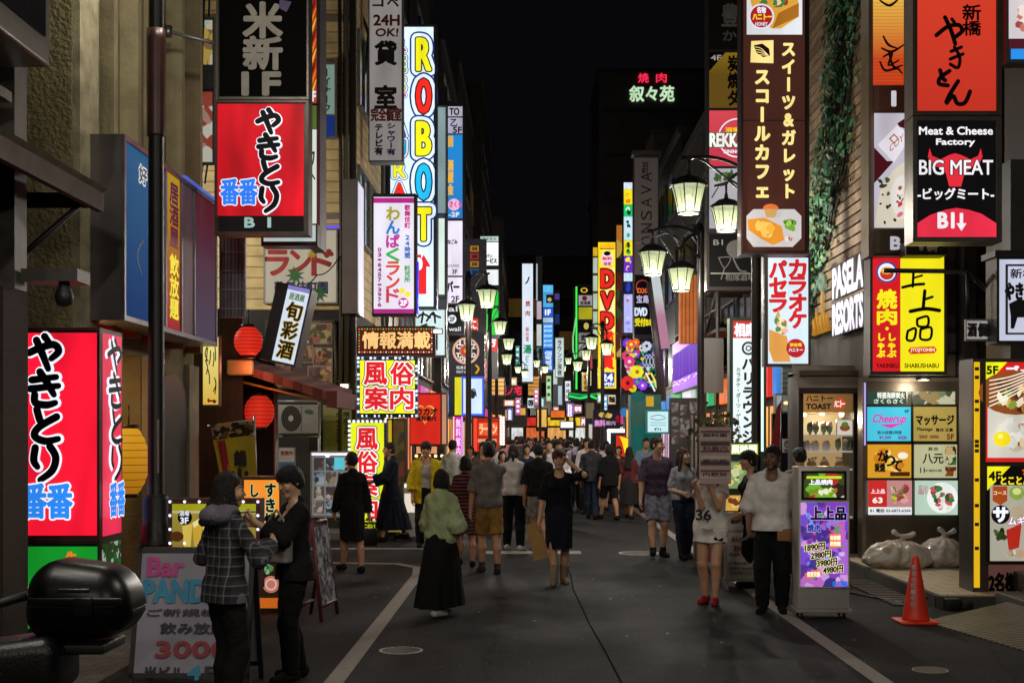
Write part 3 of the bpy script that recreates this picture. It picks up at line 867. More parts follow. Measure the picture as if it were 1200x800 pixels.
 if hair:
  hk,hc = hair[:2]; hb,hz = (hair[2:] or (.072,.70)); hm = paint(hc,.55,0,.4,30,.8,.4,90)
  def hf(G):
   G.ell(HD(0,.018,.036),np.array([.082,.099,.094]) * hs,HM,.01)
   if hk == 'short': G.ell(HD(0,.04,-.01),np.array([.078,.07,.075]) * hs,HM,.02)
   if hk == 'crop': pass
   if hk == 'mop':
    G.ell(HD(0,-.01,.045),np.array([.092,.1,.085]) * hs,HM,.02); G.ell(HD(0,.04,-.01),np.array([.085,.075,.08]) * hs,HM,.02)
   if hk in ('bob','long','pony'):
    G.ell(HD(0,.03,-.02),np.array([.088,.085,.1]) * hs,HM,.02)
   if hk == 'bob': G.ell(HD(0,.025,-.06),np.array([.098,.085,.075]) * hs,HM,.03)
   if hk == 'long':
    b0 = HD(0,.045,-.05); e0 = T(0,-hb,hz)
    for q in (-1,-.33,.33,1):
     G.cap(b0 + np.array([q * .045,0,0]) * hs,e0 + np.array([q * .06,0,0]) * hs,.045 * hs,.03 * hs,.02)
    for q in (-1,1): G.cap(HD(q * .07,.0,-.02),T(q * .055,.03,.79),.03 * hs,.026 * hs,.02)
   if hk == 'pony':
    G.cap(HD(0,.1,.03),HD(0,.125,-.05),.03 * hs,.034 * hs,.01); G.cap(HD(0,.125,-.05),HD(0,.1,-.19),.034 * hs,.012 * hs,.02)
  def face_cut(X,Y,Z):
   px,py,pz = X - headc[0],Y - headc[1],Z - headc[2]
   qx = (px * HM[0][0] + py * HM[1][0] + pz * HM[2][0]) / hs; qy = (px * HM[0][1] + py * HM[1][1] + pz * HM[2][1]) / hs; qz = (px * HM[0][2] + py * HM[1][2] + pz * HM[2][2]) / hs
   st = .0035 * np.sin(np.arctan2(qx,qy) * 23 + qz * 60) + .003 * np.sin(qx * 160 + qz * 45)
   fz = {'short': .045,'crop': .06,'mop': .034,'bob': .03,'long': .045,'pony': .055}[hk]
   wide_ = .068 if hk in ('bob','long') else .2
   front = np.minimum(np.minimum(fz - qz + st * 2 - .25 * np.abs(qx),wide_ - np.abs(qx) + st),-(qy + (.028 if hk not in ('bob','long') else -.02) + .25 * qz * 0))
   return np.maximum(front,-.5) + st * .0
  def nape(X,Y,Z):
   if hk in ('long','pony'): return -1.0 + 0 * X
   lim = {'short': -.075,'crop': -.05,'mop': -.085,'bob': -.125}[hk]
   return (headc[2] + lim * hs) - Z + .006 * np.sin(X * 90) + 0 * Y
  hl = headc - .16 * hs; hh_ = headc + .16 * hs
  if hk == 'long': hl = hl.copy(); hl[2] = .66 * s + dz; hl[1] -= .02; hh_ = hh_ + np.array([.02,.16,0])
  if hk == 'pony': hh_ = hh_ + np.array([0,.06,0]); hl = hl - np.array([0,0,.1])
  G = Vol(hl,hh_,min(res,.007) if res < .012 else res)
  hf(G); G.half(face_cut); G.half(nape)
  # strands
  X = G.ax[0][:,None,None]; Y = G.ax[1][None,:,None]; Z = G.ax[2][None,None,:]
  if res < .012: G.S += (.0022 * np.sin(np.arctan2(X - headc[0],Y - headc[1]) * 31 + Z * 25) + .002 * np.sin(X * 140 + Z * 31 + Y * 60)).astype(np.float32)
  V_,F_ = G.mesh()
  if len(V_): mesh_obj('hair',[(V_,F_)],[hm],None,body,1)
 if extras: extras(dict(body=body,J=J,T=T,HD=HD,HM=HM,s=s,hs=hs,garment=garment,seg=seg,cloth=cloth,lo=lo,hi=hi,hp=hp,sh=sh,headc=headc))
 return body,J
def world_pt(body,p):
 c,s_ = math.cos(body.rotation_euler.z),math.sin(body.rotation_euler.z)
 return Vector((body.location.x + c * p[0] - s_ * p[1],body.location.y + s_ * p[0] + c * p[1],body.location.z + p[2]))
# ------------------------------------------------------------------ ground, road and its markings
def asphalt():
 m,nt,b = nodes_of('asphalt')
 tc = nt.nodes.new('ShaderNodeTexCoord')
 def noise(sc,det):
  n = nt.nodes.new('ShaderNodeTexNoise'); n.inputs['Scale'].default_value = sc; n.inputs['Detail'].default_value = det
  lnk(nt,tc.outputs['Object'],n.inputs['Vector']); return n
 big,mid,fine = noise(.35,4),noise(3.5,5),noise(42,6)
 r = nt.nodes.new('ShaderNodeValToRGB'); r.color_ramp.elements[0].position = .3; r.color_ramp.elements[0].color = (.0105,.0103,.0106,1)
 r.color_ramp.elements[1].position = .72; r.color_ramp.elements[1].color = (.0262,.0256,.0262,1)
 mx = nt.nodes.new('ShaderNodeMath'); mx.operation = 'MULTIPLY_ADD'; mx.inputs[1].default_value = .5
 ad = nt.nodes.new('ShaderNodeMath'); ad.operation = 'MULTIPLY'; ad.inputs[1].default_value = .5
 lnk(nt,mid.outputs[0],ad.inputs[0]); lnk(nt,big.outputs[0],mx.inputs[0]); lnk(nt,ad.outputs[0],mx.inputs[2])
 lnk(nt,mx.outputs[0],r.inputs[0])
 sp = nt.nodes.new('ShaderNodeMapRange'); sp.inputs[1].default_value = .4; sp.inputs[2].default_value = .74; sp.inputs[3].default_value = .35; sp.inputs[4].default_value = 2.8; fine.inputs['Roughness'].default_value = .8
 lnk(nt,fine.outputs[0],sp.inputs[0])
 sc = nt.nodes.new('ShaderNodeVectorMath'); sc.operation = 'SCALE'; lnk(nt,r.outputs[0],sc.inputs[0]); lnk(nt,sp.outputs[0],sc.inputs['Scale'])
 # cracks and joints
 v = nt.nodes.new('ShaderNodeTexVoronoi'); v.feature = 'DISTANCE_TO_EDGE'; v.inputs['Scale'].default_value = .28
 wv = nt.nodes.new('ShaderNodeMixRGB'); wv.inputs[0].default_value = .25
 lnk(nt,tc.outputs['Object'],wv.inputs[1]); lnk(nt,mid.outputs['Color'],wv.inputs[2]); lnk(nt,wv.outputs[0],v.inputs['Vector'])
 cr = nt.nodes.new('ShaderNodeMapRange'); cr.inputs[1].default_value = .0; cr.inputs[2].default_value = .006; cr.inputs[3].default_value = .45; cr.inputs[4].default_value = 1
 lnk(nt,v.outputs['Distance'],cr.inputs[0])
 s2 = nt.nodes.new('ShaderNodeVectorMath'); s2.operation = 'SCALE'; lnk(nt,sc.outputs[0],s2.inputs[0]); lnk(nt,cr.outputs[0],s2.inputs['Scale'])
 lnk(nt,s2.outputs[0],b.inputs['Base Color'])
 rr = nt.nodes.new('ShaderNodeMapRange'); rr.inputs[1].default_value = .3; rr.inputs[2].default_value = .7; rr.inputs[3].default_value = .62; rr.inputs[4].default_value = .95; b.inputs['Specular IOR Level'].default_value = .16
 lnk(nt,big.outputs[0],rr.inputs[0]); lnk(nt,rr.outputs[0],b.inputs['Roughness'])
 bp = nt.nodes.new('ShaderNodeBump'); bp.inputs['Strength'].default_value = .9; bp.inputs['Distance'].default_value = .01
 lnk(nt,fine.outputs[0],bp.inputs['Height']); lnk(nt,bp.outputs[0],b.inputs['Normal'])
 return m
ASPH = asphalt()
def worn(h,wear='#4a4644',sc=22,thr=.56):
 m,nt,b = nodes_of('worn_road_paint')
 tc = nt.nodes.new('ShaderNodeTexCoord'); n = nt.nodes.new('ShaderNodeTexNoise'); n.inputs['Scale'].default_value = sc; n.inputs['Detail'].default_value = 6
 lnk(nt,tc.outputs['Object'],n.inputs['Vector'])
 r = nt.nodes.new('ShaderNodeValToRGB'); r.color_ramp.elements[0].position = thr - .08; r.color_ramp.elements[0].color = hexc(h)
 r.color_ramp.elements[1].position = thr + .1; r.color_ramp.elements[1].color = hexc(wear)
 lnk(nt,n.outputs[0],r.inputs[0]); lnk(nt,r.outputs[0],b.inputs['Base Color']); b.inputs['Roughness'].default_value = .7
 return m
WHITE_LINE = worn('#857e76','#524c47',16,.66)
def bend(d):           # the street bends gently to the right beyond the crossing
 return 0.0 if d < 36 else .00062 * (d - 36) ** 2 if d < 110 else .00062 * 74 ** 2 + .092 * (d - 110)
road = MB().quad([(-160,-40,0),(160,-40,0),(160,420,0),(-160,420,0)],ASPH).build('road'); tag(road,kind='structure')
def strip(name,pts,w,z,m):
 mb = MB(); vs = []
 for i,(x,y) in enumerate(pts):
  x0,y0 = pts[max(0,i - 1)]; x1,y1 = pts[min(len(pts) - 1,i + 1)]
  t = Vector((x1 - x0,y1 - y0)).normalized(); n = Vector((-t.y,t.x)) * w / 2
  vs += [(x + n.x,y + n.y,z),(x - n.x,y - n.y,z)]
 mb.add(vs,[(2 * i,2 * i + 1,2 * i + 3,2 * i + 2) for i in range(len(pts) - 1)],m)
 return tag(mb.build(name),kind='structure')
strip('road_line',[(-1.46,3),(-1.46,8),(-1.475,17.0),(-1.55,17.9),(-1.9,18.45),(-3.0,18.6),(-9,18.6)],.15,.004,WHITE_LINE)
strip('road_line',[(2.66,2),(2.65,12),(2.65,20),(2.66,35),(2.7 + bend(45),45),(2.75 + bend(60),60),(2.8 + bend(80),80)],.15,.004,WHITE_LINE)
strip('stop_line',[(-.75,20.25),(.82,20.25)],.5,.004,WHITE_LINE)
strip('road_line',[(-9,20.9),(-1.6,20.9)],.2,.004,worn('#8f8a86'))
strip('road_line',[(-1.5,25),(-1.45,36),(-1.3 + bend(50),50),(-1.1 + bend(70),70)],.13,.004,worn('#9a948e'))
# asphalt patches of other ages
strip('road_seam',[(.72,8.6),(.66,10.7),(.63,11.6),(.59,12.6),(.57,13.7),(.53,15.4),(.55,17),(.50,19.5)],.016,.002,paint('#040404',.95,0,.3,3,0,.02))
def cover(name,px,py,r,label,m):
 d = ground_d(py); p = at(px,py,d)
 mb = MB(); mb.lathe((p.x,p.y,0),[(r,.001),(r,.006),(r * .94,.008),(r * .93,.006),(0.001,.006)],m,28,smooth=False,caps=False)
 for k in range(-4,5):
  w = math.sqrt(max(0,.86 ** 2 - (k * .19) ** 2)) * r
  mb.box((p.x - w,p.y + k * .19 * r - .01,.006),(p.x + w,p.y + k * .19 * r + .012,.009),paint('#5a5652',.6,.2))
 solid(name,mb,label,'manhole cover',p)
cover('manhole_cover',470,762,.19,'small pale round manhole cover beside the white line near the camera',paint('#a9a39d',.5,.2))
cover('manhole_cover',750,648,.34,'large pale manhole cover under the tall man in grey shorts',paint('#a59f9a',.5,.2))
cover('valve_cover',1090,785,.14,'small round valve cover in the asphalt in front of the orange cone',paint('#8c8680',.5,.2))
# pavement strips at the building fronts
PAVE = brick('#5c554f','#676059','#38332f',3.0,.8,.5,.5,'XY',.015)
def pavement(name,x0,x1,y0,y1,h=.12,m=None):
 mb = MB(); mb.box((x0,y0,0),(x1,y1,h),m or PAVE); return tag(mb.build(name),kind='structure')
pavement('pavement',-4.6,-3.15,5,17.2,.05)
pavement('pavement',-12,-2.35,22.9,60,.11)
pavement('pavement',4.35,9,18.2,60,.10)
mb = MB(); mb.box((-3.4,23.0,.112),(-2.0,23.35,.116),paint('#c09a1c',.7)); tag(mb.build('tactile_paving'),kind='structure')
# kerb at the crossing
mb = MB(); mb.box((-9,22.7,0),(-2.35,22.9,.13),CONC('#77716b')); tag(mb.build('kerb'),kind='structure')
# ------------------------------------------------------------------ buildings near the camera, left
def window(parent,a,b,normal,frame='#3a3836',pane=None,bars=(1,1),fw=.05,name='window'):
 """a window in a wall: a,b opposite corners on the wall plane; normal one of +x,-x,-y"""
 mb = MB(); fm = paint(frame,.5,.2); pm = pane or paint('#0d1014',.12,0,.3,1.0,0,.6)
 def bx(u0,u1,z0,z1,p0,p1,m):
  if normal == '-y': mb.box((u0,a[1] - p1,z0),(u1,a[1] - p0,z1),m)
  elif normal == '+x': mb.box((a[0] + p0,u0,z0),(a[0] + p1,u1,z1),m)
  else: mb.box((a[0] - p1,u0,z0),(a[0] - p0,u1,z1),m)
 i = 0 if normal == '-y' else 1
 u0,u1 = sorted((a[i],b[i])); z0,z1 = sorted((a[2],b[2]))
 bx(u0,u1,z0,z1,.004,.012,pm)
 bx(u0 - fw,u0,z0 - fw,z1 + fw,.002,.06,fm); bx(u1,u1 + fw,z0 - fw,z1 + fw,.002,.06,fm)
 bx(u0,u1,z1,z1 + fw,.002,.06,fm); bx(u0,u1,z0 - fw,z0,.002,.09,fm)
 for k in range(1,bars[0]): u = u0 + (u1 - u0) * k / bars[0]; bx(u - .02,u + .02,z0,z1,.013,.045,fm)
 for k in range(1,bars[1]): z = z0 + (z1 - z0) * k / bars[1]; bx(u0,u1,z - .02,z + .02,.013,.04,fm)
 return mb.build(name,parent)
STUCCO = paint('#857a58',.9,0,.25,3,1.0,.3,26)
STUCCO2 = paint('#7b7258',.9,0,.2,2,.6,.3,30)
# L1: cream stuccoed building with upright fins
L1 = empty('stucco_building',(-4.4,14.5,0),0,'cream stuccoed building with upright fins on the near left side','building')
L1i = Vector((-4.4,14.5,0))
def sub(mb,name,parent,base): return mb.build(name,parent,local=base)
mb = MB()
mb.box((-9,14.5,0),(-4.4,16.8,14),STUCCO2)                  # behind the alcove
mb.box((-9,12.2,2.75),(-4.4,14.5,14),STUCCO2)               # over the alcove
mb.box((-9,12.2,0),(-5.7,14.5,2.75),STUCCO2)
sub(mb,'wall',L1,L1i)
mb = MB(); mb.box((-4.82,11.95,0),(-4.27,12.198,14),STUCCO); sub(mb,'pilaster',L1,L1i)
mb = MB(); mb.box((-4.268,11.97,0),(-4.2,12.5,14),paint('#8d8468',.85,0,.35,5,.3)); sub(mb,'edge_strip',L1,L1i)
for y_ in (12.95,13.75,14.6,15.5,16.35):
 mb = MB(); mb.box((-4.398,y_,2.9),(-4.2,y_ + .12,14),paint('#8f8464',.85,0,.25,3,.3)); sub(mb,'fin',L1,L1i)
mb = MB()
# arch-headed doorway panel in the beige wall
arch = [(15.0,0),(16.3,0),(16.3,2.3)] + [(15.65 + .65 * math.cos(a),2.3 + .3 * math.sin(a)) for a in np.linspace(0,PI,9)[1:-1]] + [(15.0,2.3)]
mb.add([(-4.396,y,z) for y,z in arch] + [(-4.36,y,z) for y,z in arch],[tuple(range(len(arch),2 * len(arch)))] + [(i,(i + 1) % len(arch),len(arch) + (i + 1) % len(arch),len(arch) + i) for i in range(len(arch))],paint('#29251f',.6))
sub(mb,'door',L1,L1i)
mb = MB(); mb.box((-4.398,14.52,.0),(-4.33,14.98,2.75),paint('#8a8070',.8,0,.2,3)); mb.box((-4.398,16.32,.0),(-4.33,16.79,2.75),paint('#8a8070',.8,0,.2,3)); sub(mb,'door_surround',L1,L1i)
for k,z_ in enumerate((6.3,8.2,10.1)):       # worn letters on the edge strip
 mb = MB(); letters(mb,'ビルー'[k],(-4.25,z_,-4.215,z_ + .45),11.966,paint('#4d4738',.9),.03); sub(mb,'lettering',L1,L1i)
# pendant lamp and yellow paper lantern in the alcove
mb = MB(); mb.tube([(-4.62,13.6,2.75),(-4.62,13.6,2.5)],.008,INK()); mb.lathe((-4.62,13.6,2.3),[(.085,0),(.09,.02),(.07,.17),(.02,.2)],DARK(),14)
solid('pendant_lamp',mb,'small black pendant lamp hanging in the alcove behind the big red sign','lamp',(-4.62,13.6,2.3))
pl = bpy.data.lights.new('alcove_bulb','POINT'); pl.energy = 16; pl.color = (1,.62,.22); pl.shadow_soft_size = .05
plo = bpy.data.objects.new('alcove_bulb',pl); COL.objects.link(plo); plo.location = (-4.66,13.6,2.24)
def paper_lantern(name,px,py,d,rx,h,mat,label,rings=9,group=None):
 p = at(px,py,d)
 root = empty(name,p,0,label,'lantern',group)
 mb = MB(); prof = []
 for i in range(rings * 2 + 1):
  t = -1 + i / rings
  r = rx * (1 - abs(t) ** 2.6 * .55) * (1.0 if i % 2 else .955)
  prof.append((r,t * h / 2))
 mb.lathe((0,0,0),prof,mat,20); mb.build('shade',root)
 mb = MB()
 for k in range(0,len(prof),2): mb.lathe((0,0,prof[k][1]),[(prof[k][0] + .003,-.003),(prof[k][0] + .003,.003)],paint('#3a0e08',.8),20,caps=False)
 mb.build('rib',root)
 for z in (-h / 2 - .035,h / 2 - .002):
  mb = MB(); mb.lathe((0,0,z),[(rx * .5,0),(rx * .5,.04)],INK(),16); mb.build('ring',root)
 mb = MB(); mb.tube([(0,0,h / 2 + .03),(0,0,h / 2 + .25)],.008,INK(),6); mb.build('cord',root)
 return root
paper_lantern('paper_lantern',151,540,14.0,.21,.72,lit_grad('#b87410','#f0a81e','Z',-.4,.3,.7),'tall yellow paper lantern in the alcove beside the big red sign')
# L0: dark building at the left edge
L0 = empty('dark_shop_building',(-4.7,9,0),0,'dark building with brick pillar and canopy at the left edge','building'); L0i = Vector((-4.7,9,0))
mb = MB(); mb.box((-9,4.5,0),(-4.75,11.9,11),CONC('#3c3730')); sub(mb,'wall',L0,L0i)
mb = MB(); mb.box((-4.75,10.0,0),(-4.11,10.5,3.02),brick('#33231d','#3d2a22','#1b1715',4.5,.8,.24,.08,'XZ',.012)); sub(mb,'brick_pillar',L0,L0i)
mb = MB(); mb.box((-4.73,10.2,3.02),(-4.1,10.45,6),paint('#4b4641',.5,.3,.3,6)); sub(mb,'metal_post',L0,L0i)
mb = MB()
prof = [(-4.74,4.43),(-3.66,3.93),(-3.62,3.965),(-4.74,4.50)]
mb.add([(x,5,z) for x,z in prof] + [(x,11,z) for x,z in prof],[(0,1,2,3),(7,6,5,4)] + [(i,(i + 1) % 4,4 + (i + 1) % 4,4 + i) for i in range(4)],paint('#5b5040',.7,0,.3,6,.3))
mb.box((-3.72,5,3.77),(-3.66,11.02,3.93),paint('#5c4c46',.8,0,.25,5)); mb.box((-4.74,10.96,3.80),(-3.72,11.0,3.93),paint('#564640',.8))
sub(mb,'canopy',L0,L0i)
mb = MB(); mb.tube([(-4.7,10.7,2.95),(-3.75,10.7,3.78)],.025,INK(),6); mb.tube([(-4.7,10.7,2.95),(-4.2,10.7,3.38)],.04,INK(),6); sub(mb,'canopy_bracket',L0,L0i)
mb = MB(); mb.box((-4.74,6.5,4.7),(-3.72,9.95,7.2),paint('#56504a',.35,.5,.2,3),.03); sub(mb,'window_box',L0,L0i)
mb = MB(); mb.box((-3.718,6.8,4.9),(-3.7,8.3,6.9),paint('#26262a',.12,.3)); mb.box((-3.718,8.4,4.9),(-3.7,9.8,6.9),paint('#26262a',.12,.3)); sub(mb,'pane',L0,L0i)
mb = MB(); mb.box((-4.74,8.0,4.42),(-4.0,9.9,4.5),paint('#57514b',.5,.4)); sub(mb,'ledge',L0,L0i)
# security camera under the canopy
mb = MB(); mb.box((-4.05,10.2,3.08),(-3.6,10.5,3.18),paint('#4b4642',.5,.3)); mb.lathe((-3.74,10.3,2.98),[(.02,-.1),(.06,-.075),(.075,-.03),(.075,.0),(.05,.06),(.04,.1)],DARK(),14)
solid('security_camera',mb,'small dome security camera on top of the brick pillar','camera',(-3.75,10.3,2.95))
# ------------------------------------------------------------------ left, beyond the side street
SIDING = stripes('#9a8150','#d8bf88','Z',.20,.12,.75,0,.6)
L2 = empty('corrugated_building',(-3.3,24,0),0,'tan corrugated corner building behind the yellow guide signs','building'); L2i = Vector((-3.3,24,0))
mb = MB(); mb.box((-12,24.0,4.2),(-3.3,28.5,24),SIDING); sub(mb,'siding',L2,L2i)
mb = MB(); mb.box((-12,24.02,0),(-3.3,28.5,4.2),paint('#2b2723',.8,0,.3,2)); sub(mb,'wall',L2,L2i)
mb = MB(); mb.box((-3.36,23.93,0),(-3.24,24.05,24),paint('#241f1b',.5,.3)); mb.tube([(-3.42,23.9,0),(-3.42,23.9,24)],.05,paint('#3a3128',.6),8); sub(mb,'corner_pipe',L2,L2i)
for z_ in (5.9,9.6):
 mb = MB(); mb.box((-12,23.97,z_),(-3.4,23.999,z_ + .12),paint('#7c725f',.7)); sub(mb,'trim',L2,L2i)
p = at(374,160,23.99)
window(L2,(p.x + 3.35 - 3.3 + .02,23.99,at(0,75,24).z),(at(389,0,24).x,23.99,at(0,160,24).z),'-y','#6d675e',paint('#41566b',.2),(2,1))
for i_,(y0,y1,z0,z1) in enumerate(((24.6,26.2,5.6,7.0),(24.6,26.2,8.2,9.6),(26.6,28.1,5.6,7.0),(26.6,28.1,8.2,9.6))):
 window(L2,(-3.3,y0,z0),(-3.3,y1,z1),'+x','#7b756c',paint('#2c333b',.15),(2,1))
for o in [o for o in bpy.data.objects if o.parent == L2 and o.name.startswith('window')]: o.location = -L2i
# far rows of dark buildings on both sides of the street
FACADE = [CONC('#3a3632'),CONC('#4a4540'),CONC('#332f2d'),brick('#4a3a32','#54433a','#2b2623',3,.85,.4,.15,'YZ'),CONC('#45403d'),paint('#2e2c30',.5,.2,.2,1)]
GLASSD = paint('#0e1116',.15,0,.3,1); 
def tower(label,xs,y0,y1,side,h,mi,floors=4,cols=2,litp=.12,seed=0,warm=('#8a6a3a','#6f7a80')):
 r = random.Random(seed)
 x = xs + bend((y0 + y1) / 2)
 xf = x if side > 0 else x
 base = Vector((xf,(y0 + y1) / 2,0))
 o = empty('street_building',base,0,label,'building')
 mb = MB(); a,b = (x - 9,x) if side < 0 else (x,x + 9)
 mb.box((a,y0,0),(b,y1,h),FACADE[mi % len(FACADE)]); sub(mb,'wall',o,base)
 mb = MB(); mb.box((a - .1,y0 - .06,h),(b + .1,y1 + .06,h + .25),CONC('#3b3835')); sub(mb,'roof',o,base)
 n = max(2,round((y1 - y0) / 3.4)); w = (y1 - y0) / n      # lit shop fronts along the pavement
 for c in range(n):
  ya,yb = y0 + c * w + .25,y0 + (c + 1) * w - .25; q = .02 * (-side)
  hx,st = r.choice((('#e8b070',.75),('#f0d0a0',.85),('#e8e4dc',.8),('#d87a4a',.7),('#c8d8e0',.7),('#e89a50',.75),('#d8b0c8',.6)))
  mb = MB(); mb.box((x,ya,.45),(x + q,yb,2.45),lit(hx,st * 1.5,.35)); k = ya + .5
  while k < yb - .3: mb.box((x + q * 1.2,k,.45),(x + q * 2.5,k + .06,2.45),DARK()); k += r.uniform(.5,1.1)
  mb.box((x + q * 1.2,ya,.4),(x + q * 4,yb,.95),DARK()); sub(mb,'shop_window',o,base)
  mb = MB(); mb.box((x,ya,2.65),(x + q * 8,yb,3.25),lit(r.choice(('#d8342a','#e8b82a','#e8e8f0','#2a7ad0','#e86a2a','#3aa868','#c83a9a')),.8,.3)); sub(mb,'fascia_sign',o,base)
 xw = x
 for f in range(floors):
  z0 = 3.6 + f * 3.0
  if z0 + 1.5 > h: break
  for c in range(cols):
   ya = y0 + .5 + (y1 - y0 - .6) * c / cols; yb = ya + (y1 - y0 - .6) / cols - .45
   pm = lit(r.choice(warm),.12) if r.random() < litp else GLASSD
   w = window(o,(xw,ya,z0),(xw,yb,z0 + 1.5),'+x' if side < 0 else '-x','#4a4642',pm,(2,1)); w.location = -base
 return o
tower('tall dark block behind the huge lightbox of coloured letters',-3.25,28.6,35.5,-1,22,1,5,2,.15,1)
tower('narrow dark block beside the blue and white stacked sign',-3.2,35.6,42.5,-1,18,0,4,2,.2,2)
tower('dark block behind the round club sign on the left',-3.0,42.6,52,-1,15,4,4,2,.2,3)
tower('dark brick block behind the red neon shop name',-3.2,52.1,66,-1,17,3,4,3,.25,4)
tower('far dark block behind the tall white sign on the left',-3.4,66.1,84,-1,20,2,5,3,.2,5)
tower('farthest dark block on the left where the street bends',-4.2,84.1,112,-1,16,1,4,4,.25,6)
tower('dark block behind the black sharing bar board on the right',5.0,23.4,28.0,1,20,2,5,2,.1,7)
tower('grey block with fire escape behind the street lamps',5.0,28.1,33.5,1,16,4,4,2,.1,8)
tower('dark block behind the purple screen on the right',4.9,33.6,43,1,10.5,0,4,2,.2,9)
tower('dark block behind the flower mural on the right',5.0,43.1,56,1,12,5,5,3,.15,10)
tower('dark block behind the yellow DVD sign on the right',5.0,56.1,72,1,15,1,5,3,.2,11)
tower('far dark block behind the green neon line on the right',5.2,72.1,92,1,16,3,5,3,.25,12)
tower('farthest dark block on the right behind the green awning',5.6,92.1,122,1,15,2,4,4,.25,13)
# end of the street: blocks closing the view
for (nm,x0,x1,y0,h,mi,lb,sd) in (('a',-9,6,125,19,4,'wide dark block closing the far end of the street',3),('b',6.5,19,128,26,1,'taller dark block at the far end of the street behind the crowd',5)):
 base = Vector(((x0 + x1) / 2,y0,0)); o = empty('street_building',base,0,lb,'building')
 mb = MB(); mb.box((x0,y0,0),(x1,y0 + 10,h),FACADE[mi]); sub(mb,'wall',o,base)
 mb = MB(); mb.box((x0 - .15,y0 - .15,h),(x1 + .15,y0 + 10.15,h + .4),CONC('#3b3835')); sub(mb,'roof',o,base)
 r = random.Random(sd)
 for f in range(4):
  for c in range(5):
   xa = x0 + .6 + (x1 - x0 - .8) * c / 5; w = window(o,(xa,y0,3.8 + f * 3.2),(xa + (x1 - x0) / 5 - .9,y0,5.6 + f * 3.2),'-y','#4a4642',lit(r.choice(('#c79a52','#8f9aa5','#a9843f')),.08) if r.random() < .3 else GLASSD,(2,1)); w.location = -base
 for c in range(7):
  xa = x0 + .4 + (x1 - x0 - .4) * c / 7; xb = xa + (x1 - x0) / 7 - .4; mb = MB(); mb.box((xa,y0 - .06,.4),(xb,y0,2.6),lit(r.choice(('#e8a860','#f0d8a8','#d86a3a','#e8e8e4')),.8,.3)); mb.box((xa,y0 - .2,2.8),(xb,y0,3.6),lit(r.choice(('#d8342a','#e8c02a','#e8ecf4','#2a8ad0','#e87a2a')),.85,.3)); sub(mb,'shop_window',o,base)
# high tower with the neon grill name on its face
base = at(758,510,95); base.z = 0
o = empty('dark_tower',base,0,'tall black tower carrying the red and green neon name','building')
x0,x1 = at(702,0,95).x,at(880,0,95).x
mb = MB(); mb.box((x0,95,0),(x1,107,at(0,85,95).z),paint('#4a4848',.8,0,.2,.5)); sub(mb,'wall',o,base)
mb = MB(); mb.box((x0 - .2,94.8,at(0,85,95).z),(x1 + .2,107.2,at(0,81,95).z),paint('#232222',.6)); sub(mb,'roof',o,base)
mb = MB()
for k in range(7):
 z = 6 + k * 3.3
 mb.box((x0 + .4,94.93,z),(x1 - .4,94.99,z + .25),paint('#2a2929',.5))
sub(mb,'floor_band',o,base)
# ------------------------------------------------------------------ right side, near
BOARD = paint('#8d7558',.7,0,.3,5,.2)
R1 = empty('slatted_building',(4.75,20,0),0,'slatted brown building with hanging ivy and large white wall letters','building'); R1i = Vector((4.75,20,0))
mb = MB(); mb.box((4.85,18.1,0),(12,23.2,20),paint('#3a332b',.8,0,.2,2)); sub(mb,'wall',R1,R1i)
mb = MB(); k = 0; z = 3.55
while z < 14:
 mb.box((4.76,18.12,z),(4.848,23.1,z + .125),BOARD if k % 3 else paint('#79644b',.7,0,.3,5,.2)); z += .155; k += 1
sub(mb,'slat_cladding',R1,R1i)
mb = MB(); mb.box((4.74,18.0,0),(4.9,18.1,20),paint('#463d33',.6)); mb.box((4.70,23.1,0),(4.95,23.3,20),paint('#332d27',.6)); sub(mb,'corner_post',R1,R1i)
# grey purple wall facing the camera behind the hanging signs
R2 = empty('grey_wall_building',(7,17.85,0),0,'grey purple building face behind the big hanging signs on the right','building'); R2i = Vector((7,17.85,0))
GREYW = paint('#4c4650',.7,0,.18,1.5,.15)
mb = MB(); mb.box((4.78,17.85,3.0),(13,18.09,20),GREYW); mb.box((6.2,17.85,0),(13,18.09,3.0),GREYW); sub(mb,'wall',R2,R2i)
mb = MB(); mb.box((5.95,17.5,.12),(6.12,17.85,12),paint('#3b3733',.5,.2)); mb.box((6.14,17.6,2.9),(8,17.84,3.2),paint('#524a40',.5,.3)); sub(mb,'pier',R2,R2i)
mb = MB(); mb.box((4.72,17.80,2.52),(5.93,18.08,2.98),paint('#5d564a',.45,.5,.2,3)); sub(mb,'lintel',R2,R2i)
mb = MB(); mb.box((4.72,18.0,0),(6.2,18.088,2.52),paint('#57524c',.35,.6,.15,2)); sub(mb,'entrance_wall',R2,R2i)
# near right building, its corner carrying the upright menu board
R3 = empty('corner_shop_building',(6,12,0),0,'dark corner building behind the tall food menu at the right edge','building'); R3i = Vector((6,12,0))
mb = MB(); mb.box((5.72,9.5,0),(12,15.4,11),paint('#38342f',.7,0,.2,2)); sub(mb,'wall',R3,R3i)
mb = MB(); mb.box((5.5,14.62,0.12),(5.72,15.4,5),paint('#2c2926',.5,.2)); sub(mb,'pier',R3,R3i)
mb = MB(); mb.lathe((5.35,17.36,2.6),[(.09,0),(.1,.01),(.1,.055)],STEEL(),14); mb.lathe((5.35,17.36,2.594),[(.075,0),(.075,.004)],lit('#ffeccb',2.0),14)  # downlight added to brighten the entrance floor and rubbish bags
solid('added_downlight',mb,'added small round downlight under the red and yellow lightbox over the entrance','lamp',(5.35,17.36,2.6))
L = bpy.data.lights.new('entrance_fill','POINT'); L.energy = 13; L.color = (1,.88,.70); L.shadow_soft_size = .07; lo = bpy.data.objects.new('entrance_fill',L); COL.objects.link(lo); lo.location = (5.35,17.3,2.5)
